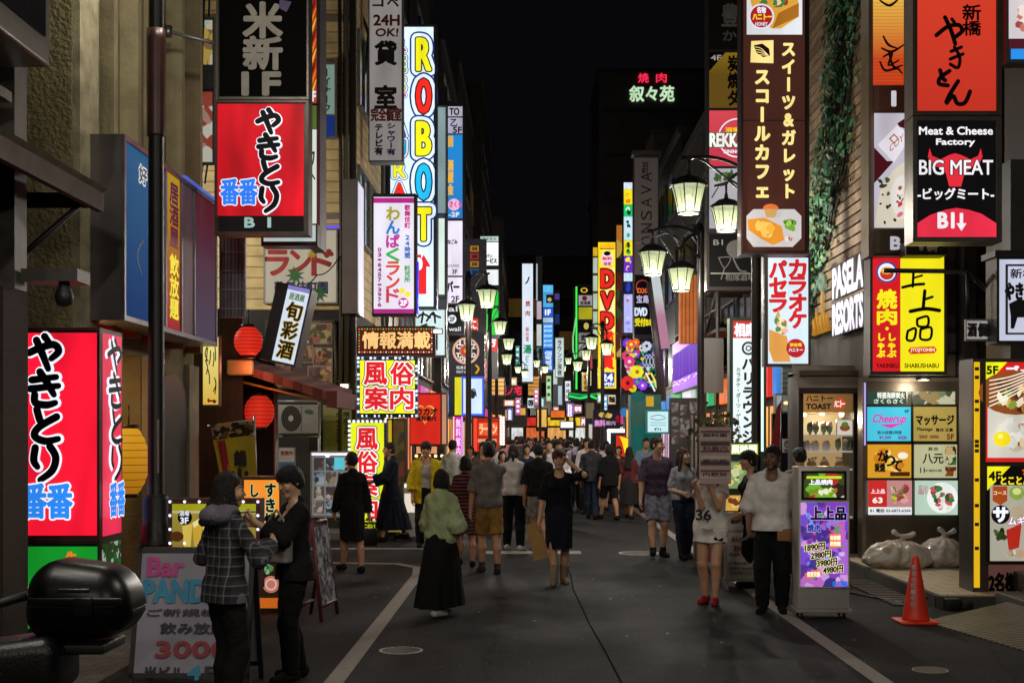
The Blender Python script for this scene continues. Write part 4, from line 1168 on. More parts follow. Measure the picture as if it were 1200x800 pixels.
# raised entrance floor with tiles, steps
TILE = brick('#bfae90','#c8b698','#6d6250',2.0,.55,.6,.6,'XY',.012)
DTILE = brick('#3f3a36','#4a4540','#242220',2.0,.6,.5,.5,'XY',.02)
pavement('entrance_floor',4.42,9,13.75,18.0,.14,TILE)
mb = MB(); mb.box((4.36,13.7,0),(4.418,18.0,.135),paint('#3a352f',.8)); mb.box((4.36,13.66,0),(5.2,13.74,.13),paint('#3a352f',.8)); tag(mb.build('kerb'),kind='structure')
mb = MB(); mb.box((4.95,11.9,0),(8,13.6,.2),DTILE,.015); mb.box((5.25,12.9,.2),(8,14.6,.38),DTILE,.015); tag(mb.build('step'),kind='structure')
mb = MB(); mb.box((4.55,9.2,0),(8,11.2,.17),DTILE,.015); tag(mb.build('step'),kind='structure')
# chequered steel ramp plate
mb = MB(); a,b,c,e = (3.92,12.7,.012),(4.9,13.1,.15),(5.0,11.6,.15),(4.25,10.9,.012)
PL = stripes('#3a362f','#7a7468','Y',.09,.5,.45,.5,.8)
mb.add([a,b,c,e] + [(q[0],q[1],q[2] - .01) for q in (a,b,c,e)],[(3,2,1,0),(4,5,6,7),(0,1,5,4),(1,2,6,5),(2,3,7,6),(3,0,4,7)],PL)
solid('ramp_plate',mb,'ribbed steel ramp plate laid against the step beside the orange cone','ramp',(4.4,12,0))
# drain grate strip at the kerb
mb = MB()
for k in range(22): mb.box((3.95,13.9 + k * .16,.004),(4.32,13.98 + k * .16,.02),paint('#4a4744',.5,.5))
solid('drain_grate',mb,'long dark drain grate beside the raised tiled entrance floor','grate',(4.1,15.5,0))
# ------------------------------------------------------------------ signs, left side
WH = lambda s=1.0: lit('#eef2ff',s)
K = INK()
def brush_yakitori(S,X,Y,k,ink,out,wo,wd,kx=None):
 kx = kx or k
 """the four brushed kana of the grill sign: ya ki to ri, strokes in a 100 x 100 cell each (X,Y top left, k scale)"""
 kana = [
  [([(8,52),(40,38),(75,30),(88,48),(68,68)],wd),([(50,8),(62,24)],wd),([(28,18),(44,55),(60,96)],wd)],
  [([(16,26),(82,18)],wd),([(12,50),(88,42)],wd),([(38,4),(60,38),(76,66)],wd),([(24,66),(26,88),(56,94),(80,88)],wd)],
  [([(30,6),(38,34),(46,46)],wd),([(84,26),(36,54),(24,78),(52,92),(88,86)],wd)],
  [([(26,10),(22,44),(32,62)],wd),([(66,6),(82,36),(72,72),(40,97)],wd)],
 ]
 for i,g in enumerate(kana):
  for pts,w in g:
   q = [(X + a * kx,Y + (i * 100 + b) * k) for a,b in pts]
   if out: S.stroke(q,(w + wo) * k,out)
 for i,g in enumerate(kana):
  for pts,w in g:
   S.stroke([(X + a * kx,Y + (i * 100 + b) * k) for a,b in pts],[w * k * (.8 if j == len(pts) - 1 else 1.0) for j in range(len(pts))],ink)
# big standing red sign, green box below
RED = lit('#d8132c',1.25,.3)
S = Sign('standing_sign','big red standing sign with black brushed kana and blue characters','sign',(30,384,118,634),11.65,t=.62,case=paint('#3a1518',.5))
S.panel(RED,(31,390,117,627)); S.frame(.025,paint('#4a1a1c',.5))
brush_yakitori(S,32,391,.43,lit('#08060a',.02),WH(.95),9,21)
S.text('番番',(28,567,86,606),lit('#2a86f0',.95),.035,out=(WH(.95),.05))
m = S.buf('side_panel'); Lx = S.W / 2
m.add([(Lx + .004,.04,.04),(Lx + .004,.58,.04),(Lx + .004,.58,S.H - .04),(Lx + .004,.04,S.H - .04)],[(0,1,2,3)],lit('#d9284a',.95))
root = S.done()
S2 = Sign('x',None,None,(118,384,140,634),11.65,t=0,d1=12.27)      # writing on its street side
S2.root.location = at(118,634,11.65) + Vector((.012,.31,0)); S2.root.rotation_euler = (0,0,PI / 2)
S2.W = .62
brush_yakitori(S2,121,392,.43,lit('#08060a',.02),WH(.95),8,16,.16)
S2.text('番番',(122,567,137,606),lit('#2a86f0',.95),.035,out=(WH(.95),.05))
o = S2.bufs['lettering'].build('side_lettering',root)
o.rotation_euler = (0,0,PI / 2); o.location = (S.W / 2 + .006,.31,0)
bpy.data.objects.remove(S2.root)
S = Sign('standing_sign','green lit menu box with yellow writing under the big red sign','sign',(30,634,118,742),11.66,t=.6,case=paint('#123a16',.5))
S.panel(lit('#16962a',.8,.2),(31,640,117,736)); S.frame(.02,paint('#26301f',.5))
S.stroke([(66,668),(78,664),(92,660)],[6,5,4],K); S.stroke([(66,668),(78,664),(92,660)],[4,3.5,3],lit('#f2e22a'))
S.text('生',(78,646,90,660),lit('#f06a20'),.03); S.text('OFF',(32,686,46,694),lit('#f0e060',.8),.05); S.text('2',(68,710,76,719),WH(.9),.05)
S.text('時',(30,700,44,714),lit('#e02838',.8),.03)
S.blobs((31,724,52,738),['#e0b050','#8a5020','#f0d890'],9,12,.8,3); S.blobs((56,724,100,738),['#c08030','#5a3010','#d8b060'],12,12,.7,4)
m = S.buf('side_panel'); Lx = S.W / 2
m.add([(Lx + .004,.03,.03),(Lx + .004,.57,.03),(Lx + .004,.57,S.H - .03),(Lx + .004,.03,S.H - .03)],[(0,1,2,3)],photo(['#0a3a12','#12702a','#cfd8c0','#0c5018'],16,.5))
S.done()
# steel side box on the cream building, panels facing the street
S = Sign('side_lightbox','long steel lightbox with blue orange and purple panels on the cream building','sign',(140,157,255,375),12.25,d1=15.9,t=.34,case=paint('#7a7474',.3,.85,.2,2))
S.root.location = Vector((-3.90,(12.25 + 15.9) / 2,S.root.location.z)); S.root.rotation_euler = (0,0,PI / 2); S.W = 3.65
S.frame(.05,paint('#6a6466',.35,.8))
def fr(a,b): return (140 + 115 * a,162,140 + 115 * b,370)
S.panel(lit_grad('#1a4f9a','#3f86c4','Z',0,1.7,.38),fr(.02,.26)); S.panel(lit('#6d7480',.35),fr(.28,.38)); S.panel(lit_grad('#c8203a','#e0b024','Z',.0,1.7,.55),fr(.40,.55))
S.panel(lit('#5d4248',.45,.3),fr(.57,.70)); S.panel(lit_grad('#60506a','#6a2030','Z',.2,1.6,.55),fr(.72,.985))
for a in (.27,.39,.56,.71): b = fr(a - .006,a + .006); S.box(b,-.03,-.001,paint('#777174',.35,.8),'mullion')
S.text('好',(140 + 115 * .14,180,140 + 115 * .21,200),K,.03,out=(lit('#cfd6d8',.8),.12)); S.stroke([(160,270),(154,290),(158,312)],3,K)
S.text('居酒屋',(140 + 115 * .43,172,140 + 115 * .53,260),lit('#70103a',.4),.04,v=True); S.text('飲放題',(140 + 115 * .43,268,140 + 115 * .53,355),lit('#f0e030',.8),.04,v=True)
m = S.buf('trim_light'); m.box((-S.W / 2 + 2.1,-.05,S.H + .002),(S.W / 2,.02,S.H + .03),lit('#5a74d8',.6))
S.done()
# black roofless hanging sign and the red one under it, on a bracket from the lamp pole side
S = Sign('hanging_sign','black hanging sign with grey characters and 1F, topmost of its stack','sign',(254,-60,362,117),15,t=.24,case=paint('#3a3733',.45,.5))
S.panel(paint('#050505',.7,0,.1,5,0,.05),(257,-57,359,113))
G_ = paint('#8f897f',.6)
S.text('米',(286,4,330,44),G_,.045); S.text('新',(286,44,330,81),G_,.045)
S.text('1',(282,86,293,111),G_,.07); S.text('F',(309,86,328,111),G_,.07)
S.poly([(328,0),(342,3),(336,15),(327,10)],paint('#4a3a6a',.5)); S.frame(.02,paint('#59534c',.4,.6)); S.done()
S = Sign('hanging_sign','red hanging lightbox with black kana, blue characters and B 1','sign',(252,118,362,275),15,t=.24,case=paint('#4a423c',.45,.5))
S.panel(lit('#c4101e',.9,.5),(255,122,356,253)); S.panel(lit('#150f10',.5),(256,253,356,271))
brush_yakitori(S,300,127,.305,lit('#0a0608',.02),WH(.9),9,21)
S.text('番番',(260,211,302,240),lit('#2a7af0',.95),.035,out=(WH(.9),.045))
S.text('B',(288,256,299,267),lit('#9fc0ba',.8),.06); S.text('1',(315,256,318,267),lit('#9fc0ba',.8),.06)
S.frame(.03,paint('#463d37',.4,.6)); S.done()
mb = MB(); A = at(197,37,14.9); B = at(272,56,15.2)
mb.tube([A,B],.022,paint('#8f8c8a',.4,.6),8); mb.lathe((A.x,A.y,A.z - .06),[(.05,0),(.05,.12)],STEEL(),10)
solid('sign_bracket',mb,'thin grey steel bracket arm from the dark pole to the black hanging sign','bracket',A)
# the same stack has a neighbour behind it: a slim flame-print lightbox
S = Sign('hanging_sign','slim tall lightbox with orange flame print behind the black hanging sign','sign',(361,-60,375,122),16,t=.5,case=paint('#7a757c',.4,.6))
S.panel(lit_grad('#c8401c','#8a2a18','Z',.2,1.8,.8),(362,-58,371,121))
for k in range(9): S.stroke([(362.5,118 - k * 12),(366,108 - k * 12),(370.5,94 - k * 12)],[1.5,2.6,.8],lit(('#f2c040','#f08020','#5a1010')[k % 3],.8),'picture')
S.text('1F',(362.5,108,370,119),WH(.8),.06); S.done()
S = Sign('hanging_sign','slim green and white lightbox under the flame print sign','sign',(361,123,375,290),16.02,t=.5,case=paint('#7a757c',.4,.6))
S.panel(lit('#6a8a3a',.5),(362,124,371,151)); S.panel(lit('#d6e2d6',.85),(362,152,371,284)); S.stroke([(364,185),(368,178),(367,190),(364,200),(369,210)],1.6,K); S.done()
S = Sign('backing_lightbox','pale lightbox mostly hidden behind the red hanging lightbox','sign',(306,262,372,288),15.6,t=.3,case=paint('#55504c',.4,.6))
S.panel(lit('#bcd0cc',.75),(309,264,370,283)); S.done()
# lit window strip at the end of the cream building
S = Sign('window_sign','narrow bright window strip between the cream building and the red hanging sign','sign',(234,20,251,192),16.9,t=.1,case=paint('#4a443c',.6))
S.panel(photo(['#d8d0b0','#c8a850','#b8c8c0','#8a6a40'],9,.55),(236,24,249,76)); S.panel(photo(['#d8d4c4','#b08a78','#d0d0c0','#a04030'],8,.6),(236,108,249,190)); S.panel(paint('#2f3130',.6),(235,77,250,106))
S.done()
S = Sign('slatted_shutter','grey lattice shutter panel beside the steel lightbox','shutter',(257,277,287,372),16.95,t=.08,case=paint('#85808a',.5,.2))
for k in range(7): S.box((258 + k * 4.2,278,259 + k * 4.2,371),-.02,-.001,paint('#5e5a66',.5),'slat')
for k in range(4): S.box((257,295 + k * 22,287,296.5 + k * 22),-.035,-.021,paint('#9a95a0',.5),'rail')
S.done()
# slanted white box sign over the lantern shop
S = Sign('slanted_sign','slanted white lightbox with black and gold brushed writing above the lantern shop','sign',(304,332,346,425),17.6,t=.5,case=paint('#14100e',.5),tilt=.22)
S.panel(lit('#cfdcec',.9),(318,335,344,423)); S.panel(lit('#8a80c8',.8),(318,333,344,338))
for i,ch in enumerate('旬彩酒'): 
 S.text(ch,(322,352 + i * 23,340,372 + i * 23),K,.03,out=(lit('#c8a83a',.8),.035))
S.text('居酒屋',(322,341,340,349),lit('#5a7a4a',.7),.03); S.done()
S = Sign('hanging_sign','small yellow lit sign with brown brush pattern beside the lantern shop','sign',(237,393,257,476),17.0,t=.12,case=paint('#4a3a1a',.5))
S.panel(lit_grad('#d8b040','#f2e68a','Z',0,.9,.95),(238,395,256,474))
r = random.Random(4)
for k in range(9): x = 240 + r.random() * 14; y = 402 + r.random() * 50; S.stroke([(x,y),(x + r.uniform(-3,3),y + 8),(x + r.uniform(-2,2),y + 16)],1.2,paint('#4a3008'),'lettering')
S.blobs((238,466,256,474),['#a03018','#5a2010'],6,6,.5,2); S.done()
# ランド billboard on the corrugated face, and the food poster under it
S = Sign('billboard','faded white billboard with red kana, blue characters and green stars','sign',(309,268,396,356),23.9,t=.08,case=paint('#8a857c',.6))
S.panel(lit('#a89e8c',.8,.1),(310,270,395,354))  # floodlight painted in as the board's own glow
RD = paint('#a8332e',.7)
S.text('ラ',(312,294,338,322),RD,.05); S.text('ン',(340,294,365,320),RD,.05); S.text('ド',(366,293,390,322),RD,.05)
S.text('歌舞伎町園',(322,330,384,344),paint('#27315e',.6),.04)
def star(cx,cy,r,mat,n=9):
 S.poly([(cx + (r if k % 2 else r * .45) * math.cos(PI * k / n),cy + (r if k % 2 else r * .45) * math.sin(PI * k / n)) for k in range(2 * n)],mat)
RDL = 0; star(346,323,12,paint('#3a6b3a',.7)); star(374,344,12,paint('#3a6b3a',.7)); star(366,298,7,paint('#b79a2a',.7)); star(372,292,5,paint('#b79a2a',.7))
S.frame(.03,paint('#8f8a80',.5,.4)); m = S.buf('trim_light'); m.box((S.x(376),-.06,S.H + .01),(S.x(404),.02,S.H + .05),lit('#6a58e0',.9)); S.done()
S = Sign('food_poster','large glow-painted poster of many dishes on the dark wall','poster',(310,374,392,456),23.9,t=.05,case=paint('#2a201a',.6))
S.panel(photo(['#4a2c1a','#6d4424','#2a1c14','#8a6a3a','#5a2a20'],7,.3),(311,376,390,454))  # floodlight on the poster put into its print as glow
for (a,b,c,e,sd) in ((352,380,388,402,1),(340,405,366,424,2),(368,408,389,428,3),(312,428,340,452,4),(362,430,389,452,5),(330,380,350,404,6)):
 S.panel(paint('#8f8474',.7),(a - 1,b - 1,c + 1,e + 1),'picture'); S.panel(photo([('#3f2716','#6d4424','#8f6a3f','#55331f'),('#5a2f24','#7d4432','#3a201a','#8f7a4a')][sd % 2],9 + sd,.7),(a,b,c,e),'picture')
 S.blobs((a + 2,b + 2,c - 2,e - 2),['#8f6230','#5a3a20','#a88a58','#6d2a20','#4a5a2a'],16,9,0,sd)
S.stroke([(336,402),(350,408),(362,400)],2,paint('#c9c2b4'),'lettering'); S.stroke([(340,395),(346,410),(352,418)],2,paint('#c9c2b4'),'lettering'); S.done()
# small window signs on the corrugated building
S = Sign('wall_sign','small greenish lit sign with black kana over a blue band on the corrugated wall','sign',(375,73,394,162),23.7,t=.1,case=paint('#77716a',.5,.3))
S.panel(lit('#8fb0a0',.45),(376,76,392,134)); S.text('ーイナーク',(378,80,388,132),K,.03,v=True); S.panel(lit('#1c3a8a',.5),(376,136,392,160)); S.done()
# tall pale steel column beside the kindergarten sign
S = Sign('steel_sign_column','tall brushed steel sign edge beside the white kindergarten style sign','sign',(401,210,419,367),23.6,t=.9,case=paint('#8f8a88',.35,.75,.15,2))
m = S.buf('side_panel'); x = S.W / 2 + .004
m.add([(x,.05,.03),(x,.85,.03),(x,.85,S.H - .03),(x,.05,S.H - .03)],[(0,1,2,3)],lit('#d8d4e4',.9)); S.done()
# 24H rental room sign
S = Sign('hanging_sign','tall dimly lit white hanging sign reading 24H OK with rental room characters','sign',(432,-40,472,190),25,t=.3,case=paint('#7d7876',.5,.2))
S.panel(lit('#8a8582',.75,.15),(433,-38,471,188))  # dim glow put into the panel to raise its brightness
RD = paint('#7a1e22',.6); BK = paint('#141212',.6)
S.text('コ',(437,-2,449,8),BK,.05); S.text('ペ',(454,-2,467,8),BK,.05)
S.text('24H',(438,18,468,30),RD,.05); S.text('OK!',(440,34,466,43),RD,.05,slant=.1)
S.text('貸',(440,49,464,76),BK,.045); S.text('室',(440,101,464,127),BK,.045); S.text('完全個室',(435,127,470,142),RD,.04)
S.text('テレビ有',(439,145,449,182),BK,.05,v=True); S.text('シャワー有',(453,144,464,182),paint('#27386e',.6),.05,v=True)
S.frame(.02,paint('#6b6664',.4,.4)); S.done()
# ROBOT sign
S = Sign('hanging_sign','huge white lightbox with yellow red and blue outlined letters and a red arrow','sign',(455,29,512,362),29,t=.35,case=paint('#5a6068',.4,.5))
S.panel(lit('#cfe2f6',1.15,.14),(456,32,508,359))
NAVY = lit('#173a78',.8)
def big(ch,box,c):
 S.text(ch,box,lit(c),.045,out=[(NAVY,.20),(lit('#dcecff'),.145),(lit('#0a1020',.3),.04)])
for ch,y0,y1,c in (('R',46,82,'#f0ea1e'),('O',94,132,'#f02a1e'),('B',144,181,'#f0ea1e'),('O',194,233,'#22b4e8'),('T',245,281,'#f0e61e')): big(ch,(489,y0,504,y1),c)
for ch,y0,y1,c in (('R',46,60,'#e02aa0'),('E',68,84,'#9ac83a'),('S',92,108,'#f0e01e'),('T',112,124,'#e02aa0'),('A',142,160,'#2a5ae0'),('U',166,184,'#28b0e0'),('R',192,208,'#f0ea1e'),('A',216,231,'#f02a1e')): big(ch,(462,y0,475,y1),c)
S.poly([(497,299),(505,313),(500,313),(500,345),(494,345),(494,313),(489,313)],lit('#e0282a')); S.poly([(487,299),(494,299),(494,345),(487,345)],lit('#e0282a'))
S.text('P',(488,304,494,325),lit('#f4f0ff'),.08); S.frame(.05,paint('#444a52',.4,.6)); S.done()
# white part under it with black brush writing
S = Sign('hanging_sign','white lit sign with black brush writing under the huge lightbox of coloured letters','sign',(486,362,523,418),29.4,t=.3,case=paint('#3a4046',.4,.5))
S.panel(lit('#cfe6e8',.95),(487,363,521,416))
for pts in ([(489,372),(496,368),(504,372)],[(496,366),(494,378)],[(500,376),(508,366),(510,378)],[(506,368),(516,372)],[(490,384),(500,380)]): S.stroke(pts,2.4,K)
S.box((506,384,513,410),-.03,-.002,K,'black_panel'); S.done()
S = Sign('sign_edge','narrow lit steel box edge right of the huge lightbox of coloured letters','sign',(512,124,524,362),30,t=.3,case=paint('#52585c',.4,.6))
S.panel(lit('#8fa6a6',.6,.3),(513,126,522,250)); S.panel(lit('#dfeee4',.85),(514,256,521,345)); S.frame(.03,paint('#3d4246',.4,.6),(512.5,250,523,350)); S.done()
# わんぱくランド
S = Sign('hanging_sign','white hanging lightbox with rainbow coloured kana and pink borders','sign',(436,228,488,370),24.2,t=.26,case=paint('#20181c',.5))
S.panel(lit('#dcd8e4',1.0,.1),(438,231,485,367)); S.panel(lit('#b02a86',.9),(438,232,485,238)); S.panel(lit('#b02a86',.9),(438,362,485,367))
for ch,c,y in zip('わんぱくランド',('#a8a030','#2a7ad0','#b83a98','#3aa84a','#d04a3a','#d0453a','#c83a5a'),range(243,360,16)): S.text(ch,(453,y,468,y + 15),lit(c,.95),.045)
S.text('歌舞伎町',(474,240,481,268),lit('#c03080',.9),.04,v=True); S.text('24時間',(474,275,481,303),lit('#2a66b8',.9),.04,v=True); S.text('託児所',(474,311,481,331),lit('#3aa050',.9),.04,v=True)
S.text('03-6457-3976',(442,290,448,360),lit('#a02a88',.85),.06,v=True)
S.disc(471,341,3.4,3.4,lit('#e8d83a')); S.disc(478,345,3.4,3.4,lit('#e8d83a')); S.disc(473,355,6,6,lit('#c02a90')); S.text('2F',(469,352,477,358),WH(),.08)
S.bulbs((438,228.5,486,229),3,.03,[paint('#1a1416',.4)],'lamp_row'); m = S.buf('trim_light'); m.box((S.W / 2 + .002,0,.05),(S.W / 2 + .03,.2,S.H * .45),lit('#3a3ae0',.8)); S.done()
# LED sign 情報満載
S = Sign('led_sign','amber LED sign with four characters and a red and green bulb border','sign',(418,382,510,416),23.2,t=.22,case=paint('#2a1c16',.5))
S.panel(lit('#5a2410',.55,.2),(420,384,507,414)); S.text('情報満載',(425,389,504,408),lit('#f0c07a',1.0),.035)
S.bulbs((421,385.5,506,412.5),3.2,.014,[lit('#f04a3a'),lit('#f0e0d0'),lit('#3ad06a'),lit('#f04a3a')]); S.done()
def flood(px,py,d,label):
 mb = MB(); p = at(px,py,d); mb.tube([p + Vector((-.25,.25,.12)),p + Vector((-.06,0,.06))],.015,INK(),6); mb.box((p.x - .09,p.y - .05,p.z - .05),(p.x + .09,p.y + .05,p.z + .05),DARK(),.015)
 mb.box((p.x - .07,p.y - .056,p.z - .04),(p.x + .07,p.y - .051,p.z + .03),lit('#fff6ea',1.6)); return solid('floodlight',mb,label,'lamp',p)
flood(513,388,23,'bright small floodlight at the right end of the amber LED sign')
flood(404,452,22.6,'small round floodlight left of the upper yellow guide sign')
# 風俗案内 (upper and lower)
YEL = lit('#e4e21a',1.15,.12)
def guide(S,ch,box): S.text(ch,box,lit('#d81f2a',1.0),.035,out=[(lit('#3a0a0a',.25),.105),(lit('#f4efe6'),.07)])
S = Sign('hanging_sign','square yellow lightbox with four red characters and flashing white border','sign',(419,418,489,489),23,t=.25,case=paint('#2c2c34',.5))
S.panel(YEL,(422,422,486,484))
for ch,a,b in (('風',427,425),('俗',458,425),('案',428,454),('内',458,454)): guide(S,ch,(a,b,a + 26,b + 25))
S.bulbs((420,419.5,488,487),5,.026,[lit('#e8f0ff',1.2),lit('#2a3a6a',.3),lit('#c0d4ff',1.0)])
S.panel(lit('#10101a',.2),(424,484.5,486,488)); S.done()
S = Sign('standing_sign','upright yellow street sign with four red characters one below another','sign',(408,492,453,634),22.4,t=.3,case=paint('#34343a',.5))
S.panel(lit('#d8e01a',1.0,.1),(411,495,450,622))
for i,ch in enumerate('風俗案内'): guide(S,ch,(418,502 + i * 27,442,526 + i * 27))
S.panel(lit('#2a300a',.3),(412,611,450,632)); S.text('ACCESS',(417,614,440,618),lit('#c8d81a',.7),.05); S.text('MAP',(420,622,436,627),lit('#c8d81a',.7),.05)
S.bulbs((409.5,493.5,451.5,608),5.5,.028,[lit('#e4ecff',1.1),lit('#3a3a52',.3)]); S.done()
S = Sign('sign_pillar','dark pillar covered in yellow and brown posters beside the yellow guide signs','sign',(453,490,475,600),24.5,t=.5,case=paint('#2c2018',.6))
S.panel(photo(['#3a2418','#6a5018','#24160f','#7a3020'],9,.35),(461,492,474,598)); S.panel(lit('#d8b41e',.7),(455,492,459,598)); S.done()
S = Sign('wall_sign','beige upright board with black kana on the wall beside the outdoor unit','sign',(378,474,412,575),23.85,t=.06,case=paint('#6b6549',.7))
S.panel(paint('#878058',.7,0,.15,3),(379,475,411,574)); S.text('キャンチモール',(393,482,401,536),BK,.04,v=True); S.text('限定20',(402,482,410,510),BK,.04,v=True); S.done()
# heart sign and stand behind the man in the yellow coat
S = Sign('hanging_sign','red lit sign with a glowing heart and black writing','sign',(480,460,524,522),27,t=.3,case=paint('#5a2020',.5))
S.panel(lit('#c8261a',1.0,.2),(481,462,516,520)); S.panel(lit('#d8a080',.6),(518,462,523,520))
hp_ = [(498 + 1.0 * 16 * math.sin(t) ** 3 * .72,484 - (13 * math.cos(t) - 5 * math.cos(2 * t) - 2 * math.cos(3 * t) - math.cos(4 * t)) * .78) for t in np.linspace(0,2 * PI,30)[:-1]]
S.poly(hp_,lit('#f0a040',.95)); S.poly([(498 + (x - 498) * .84,484 + (y - 484) * .84) for x,y in hp_],lit('#d23a1c',.95))
S.text('カカオ',(487,478,512,486),K,.06,slant=.1); S.text('無料案内',(488,487,511,493),K,.05); S.done()
S = Sign('bulb_stand','dark information stand ringed with warm bulbs behind the man in yellow','stand',(486,522,520,620),26.4,t=.5,case=paint('#2a1c16',.6))
S.panel(lit('#e8a070',.7),(488,523,512,531)); S.bulbs((488,534,518,575),7,.035,[lit('#ffd69a',1.6)]); S.panel(photo(['#5a2a40','#a06a70','#302028','#c0a090'],9,.4),(492,538,514,572)); S.done()
S = Sign('light_stand','white glowing advertising stand in front of the yellow coat man','stand',(473,566,487,628),22.6,t=.3,case=paint('#d8d4cc',.5))
S.panel(lit('#e8dcc8',.85),(474,578,486,600)); S.panel(lit('#f4f4ff',1.2),(474,567,486,571)); S.done()
# stacked blue and white sign
S = Sign('stacked_sign','tall stacked sign with a blue panel above white and black panels','sign',(523,123,544,392),36,t=.4,case=paint('#2a2c34',.5,.4))
S.panel(lit('#b8b4c4',.8),(525,125,542,137)); S.text('TO',(527,127,538,135),K,.05); S.panel(lit('#b4b0c8',.8),(525,138,542,157)); S.text('5F',(531,149,541,156),K,.05); S.text('乙',(528,140,536,148),K,.03)
S.panel(lit_grad('#1456a8','#1f8ad8','Z',1.0,4.5,.95),(525,158,542,256))
for ch,y in zip('居酒屋',(160,188,202)): S.text(ch,(525,y,531,y + 12),lit('#e8b02a',.95),.04)
S.text('金',(525,216,531,228),lit('#e8b02a',.95),.04); S.disc(532,240,7,7,lit('#e8b8d8',.95)); S.text('さくら',(527,236,541,243),lit('#d83a8a',.95),.05); S.text('-2F',(526,249,538,254),WH(.8),.06)
S.panel(lit('#e4dcee',.95),(525,259,542,323)); S.text('なごみ',(525,281,536,286),K,.05); S.text('LOUNGE',(525,310,538,313),lit('#6a6a7a',.7),.02); S.text('3F',(530,316,536,321),K,.04)
S.panel(lit('#e4dcee',.95),(525,325,542,355)); S.text('バー',(524,330,538,342),K,.05); S.text('2F',(529,347,538,354),K,.04)
S.panel(lit('#100c12',.3),(525,357,542,390)); S.disc(530,374,5,5,WH(.8)); S.text('2F',(527,371.5,533,376.5),K,.06); S.text('all',(526,359,540,365),WH(.6),.03); S.text('wall',(526,383,540,388),WH(.6),.03)
for y in (137.5,157.5,257.5,324,356): S.box((524,y - .7,543,y + .7),-.03,-.001,paint('#6a2a3a',.5),'divider')
S.done()
# grey panel with tags, white and green lit sign
S = Sign('building_directory','grey wall panel with orange red and blue floor tags','sign',(543,280,570,400),42,t=.3,case=paint('#6c6a72',.6,.2))
for y,c in ((288,'#b07a2a'),(297,'#a03030'),(306,'#b07a2a'),(315,'#2a5a90')): S.panel(lit(c,.7),(551,y,561,y + 7)); S.text('酒場',(553,y + 1.5,559,y + 5.5),K,.03)
S.done()
S = Sign('stacked_sign','white over green lit sign tower behind the first left street lamp','sign',(562,276,585,396),44,t=.4,case=paint('#30343a',.5,.4))
S.panel(lit('#bcd8d0',.8),(563,277,584,283)); S.text('ファミル',(565,278.5,582,281.5),K,.04); S.panel(lit('#eef2f4',1.0),(569,284,584,311)); S.text('パン',(570,298,577,302),K,.06); S.text('ービス',(570,303,582,308),K,.07); S.panel(lit('#e4eaec',1.0),(570,316,584,334)); S.panel(lit('#1eb83a',1.0),(541,340,584,358)); S.panel(lit('#1ec03c',1.0),(570,360,584,392)); S.done()
S = Sign('wall_sign','small red sign with white kana below the street lamp','sign',(541,373,560,387),40,t=.2,case=paint('#4a1a14',.5)); S.panel(lit('#d83420',.95)); S.text('たばこ',(543,375,558,385),WH(),.05); S.done()
S = Sign('hanging_sign','narrow red lit sign with two white characters above a grey panel','sign',(570,380,583,444),46,t=.35,case=paint('#4c4a4c',.6)); S.panel(lit('#e0202e',1.0),(570.5,381,582.5,411)); S.text('八',(572,386,581,395),WH(),.06); S.text('方',(572,396,581,406),WH(),.05); S.done()
# club sign
S = Sign('hanging_sign','black sign with a round orange club emblem above a white lit panel','sign',(526,390,568,488),38,t=.4,case=paint('#14121c',.4,.3))
S.ring(546,411,13.2,15.8,lit('#d8a894',.9)); S.ring(546,411,6.6,7.6,lit('#c89a84',.8)); S.disc(546,411,6.4,6.4,lit('#c8482a',.9)); S.disc(546,411,2.5,2.5,lit('#e0b050',.9))
def arc_text(S,txt,cx,cy,r,a0,a1,size,mat,flip=False):
 n = len(txt)
 for i,ch in enumerate(txt):
  a = math.radians(a0 + (a1 - a0) * (i + .5) / n); x,y = cx + r * math.cos(a),cy + r * math.sin(a)
  S.text(ch,(x - size * .4,y - size / 2,x + size * .4,y + size / 2),mat,.08)
arc_text(S,'CLUBZ',546,411,10.4,195,345,5.2,lit('#e8d8d0',.9)); arc_text(S,'TOKYO',546,411,10.4,165,15,5.2,lit('#e8d8d0',.9))
S.text('CLUB ZERO',(535,429,552,432),lit('#dcd8e8',.9),.05); S.text('NIGHT & DAY',(535,434,552,437),lit('#c8c4d8',.7),.04); S.stroke([(558,428),(561,432),(558,437)],2.2,lit('#d8a030',.8))
S.panel(lit('#d8d41e',.95),(533,442,541,486)); S.panel(lit('#3a5ae0',1.0),(541,441,567,487)); S.panel(lit('#c8dcf4',1.0,.12),(543,443.5,565,484.5)); S.disc(554,462,3,5,K); S.stroke([(551,458),(556,456),(558,464)],1.4,K); S.done()
S = Sign('neon_sign','upright pink and purple neon sign with pale characters','sign',(531,487,542,548),36,t=.3,case=paint('#3a1030',.5)); S.panel(lit('#c02a9a',1.0,.2),(533,488,541,547)); S.text('無料案内所',(534,490,540,545),lit('#f0d0f0'),.03,v=True); m = S.buf('tube'); m.tube([(S.x(531.7),-.03,.02),(S.x(531.7),-.03,S.H - .02)],.02,lit('#ffb0a0',1.4),6); m.tube([(S.x(541.5),-.03,.02),(S.x(541.5),-.03,S.H - .02)],.02,lit('#c090ff',1.3),6); S.done()
S = Sign('shop_front','small red lit shop front with glowing orange writing and white bulbs','shop',(553,488,592,530),45,t=1.0,case=paint('#3a1410',.5)); S.panel(lit('#b02414',.9,.2),(555,490,585,529)); S.panel(lit('#e85a2a',.9),(561,495,583,510)); S.text('ラーメン',(562,497,582,508),lit('#f8c090'),.05); S.panel(lit('#e8b080',.7),(560,514,582,518)); S.bulbs((587,489,590,520),3,.05,[lit('#ffd8d0',1.3)]); S.panel(lit('#f0402a',1.0),(555,490,559,528)); S.done()
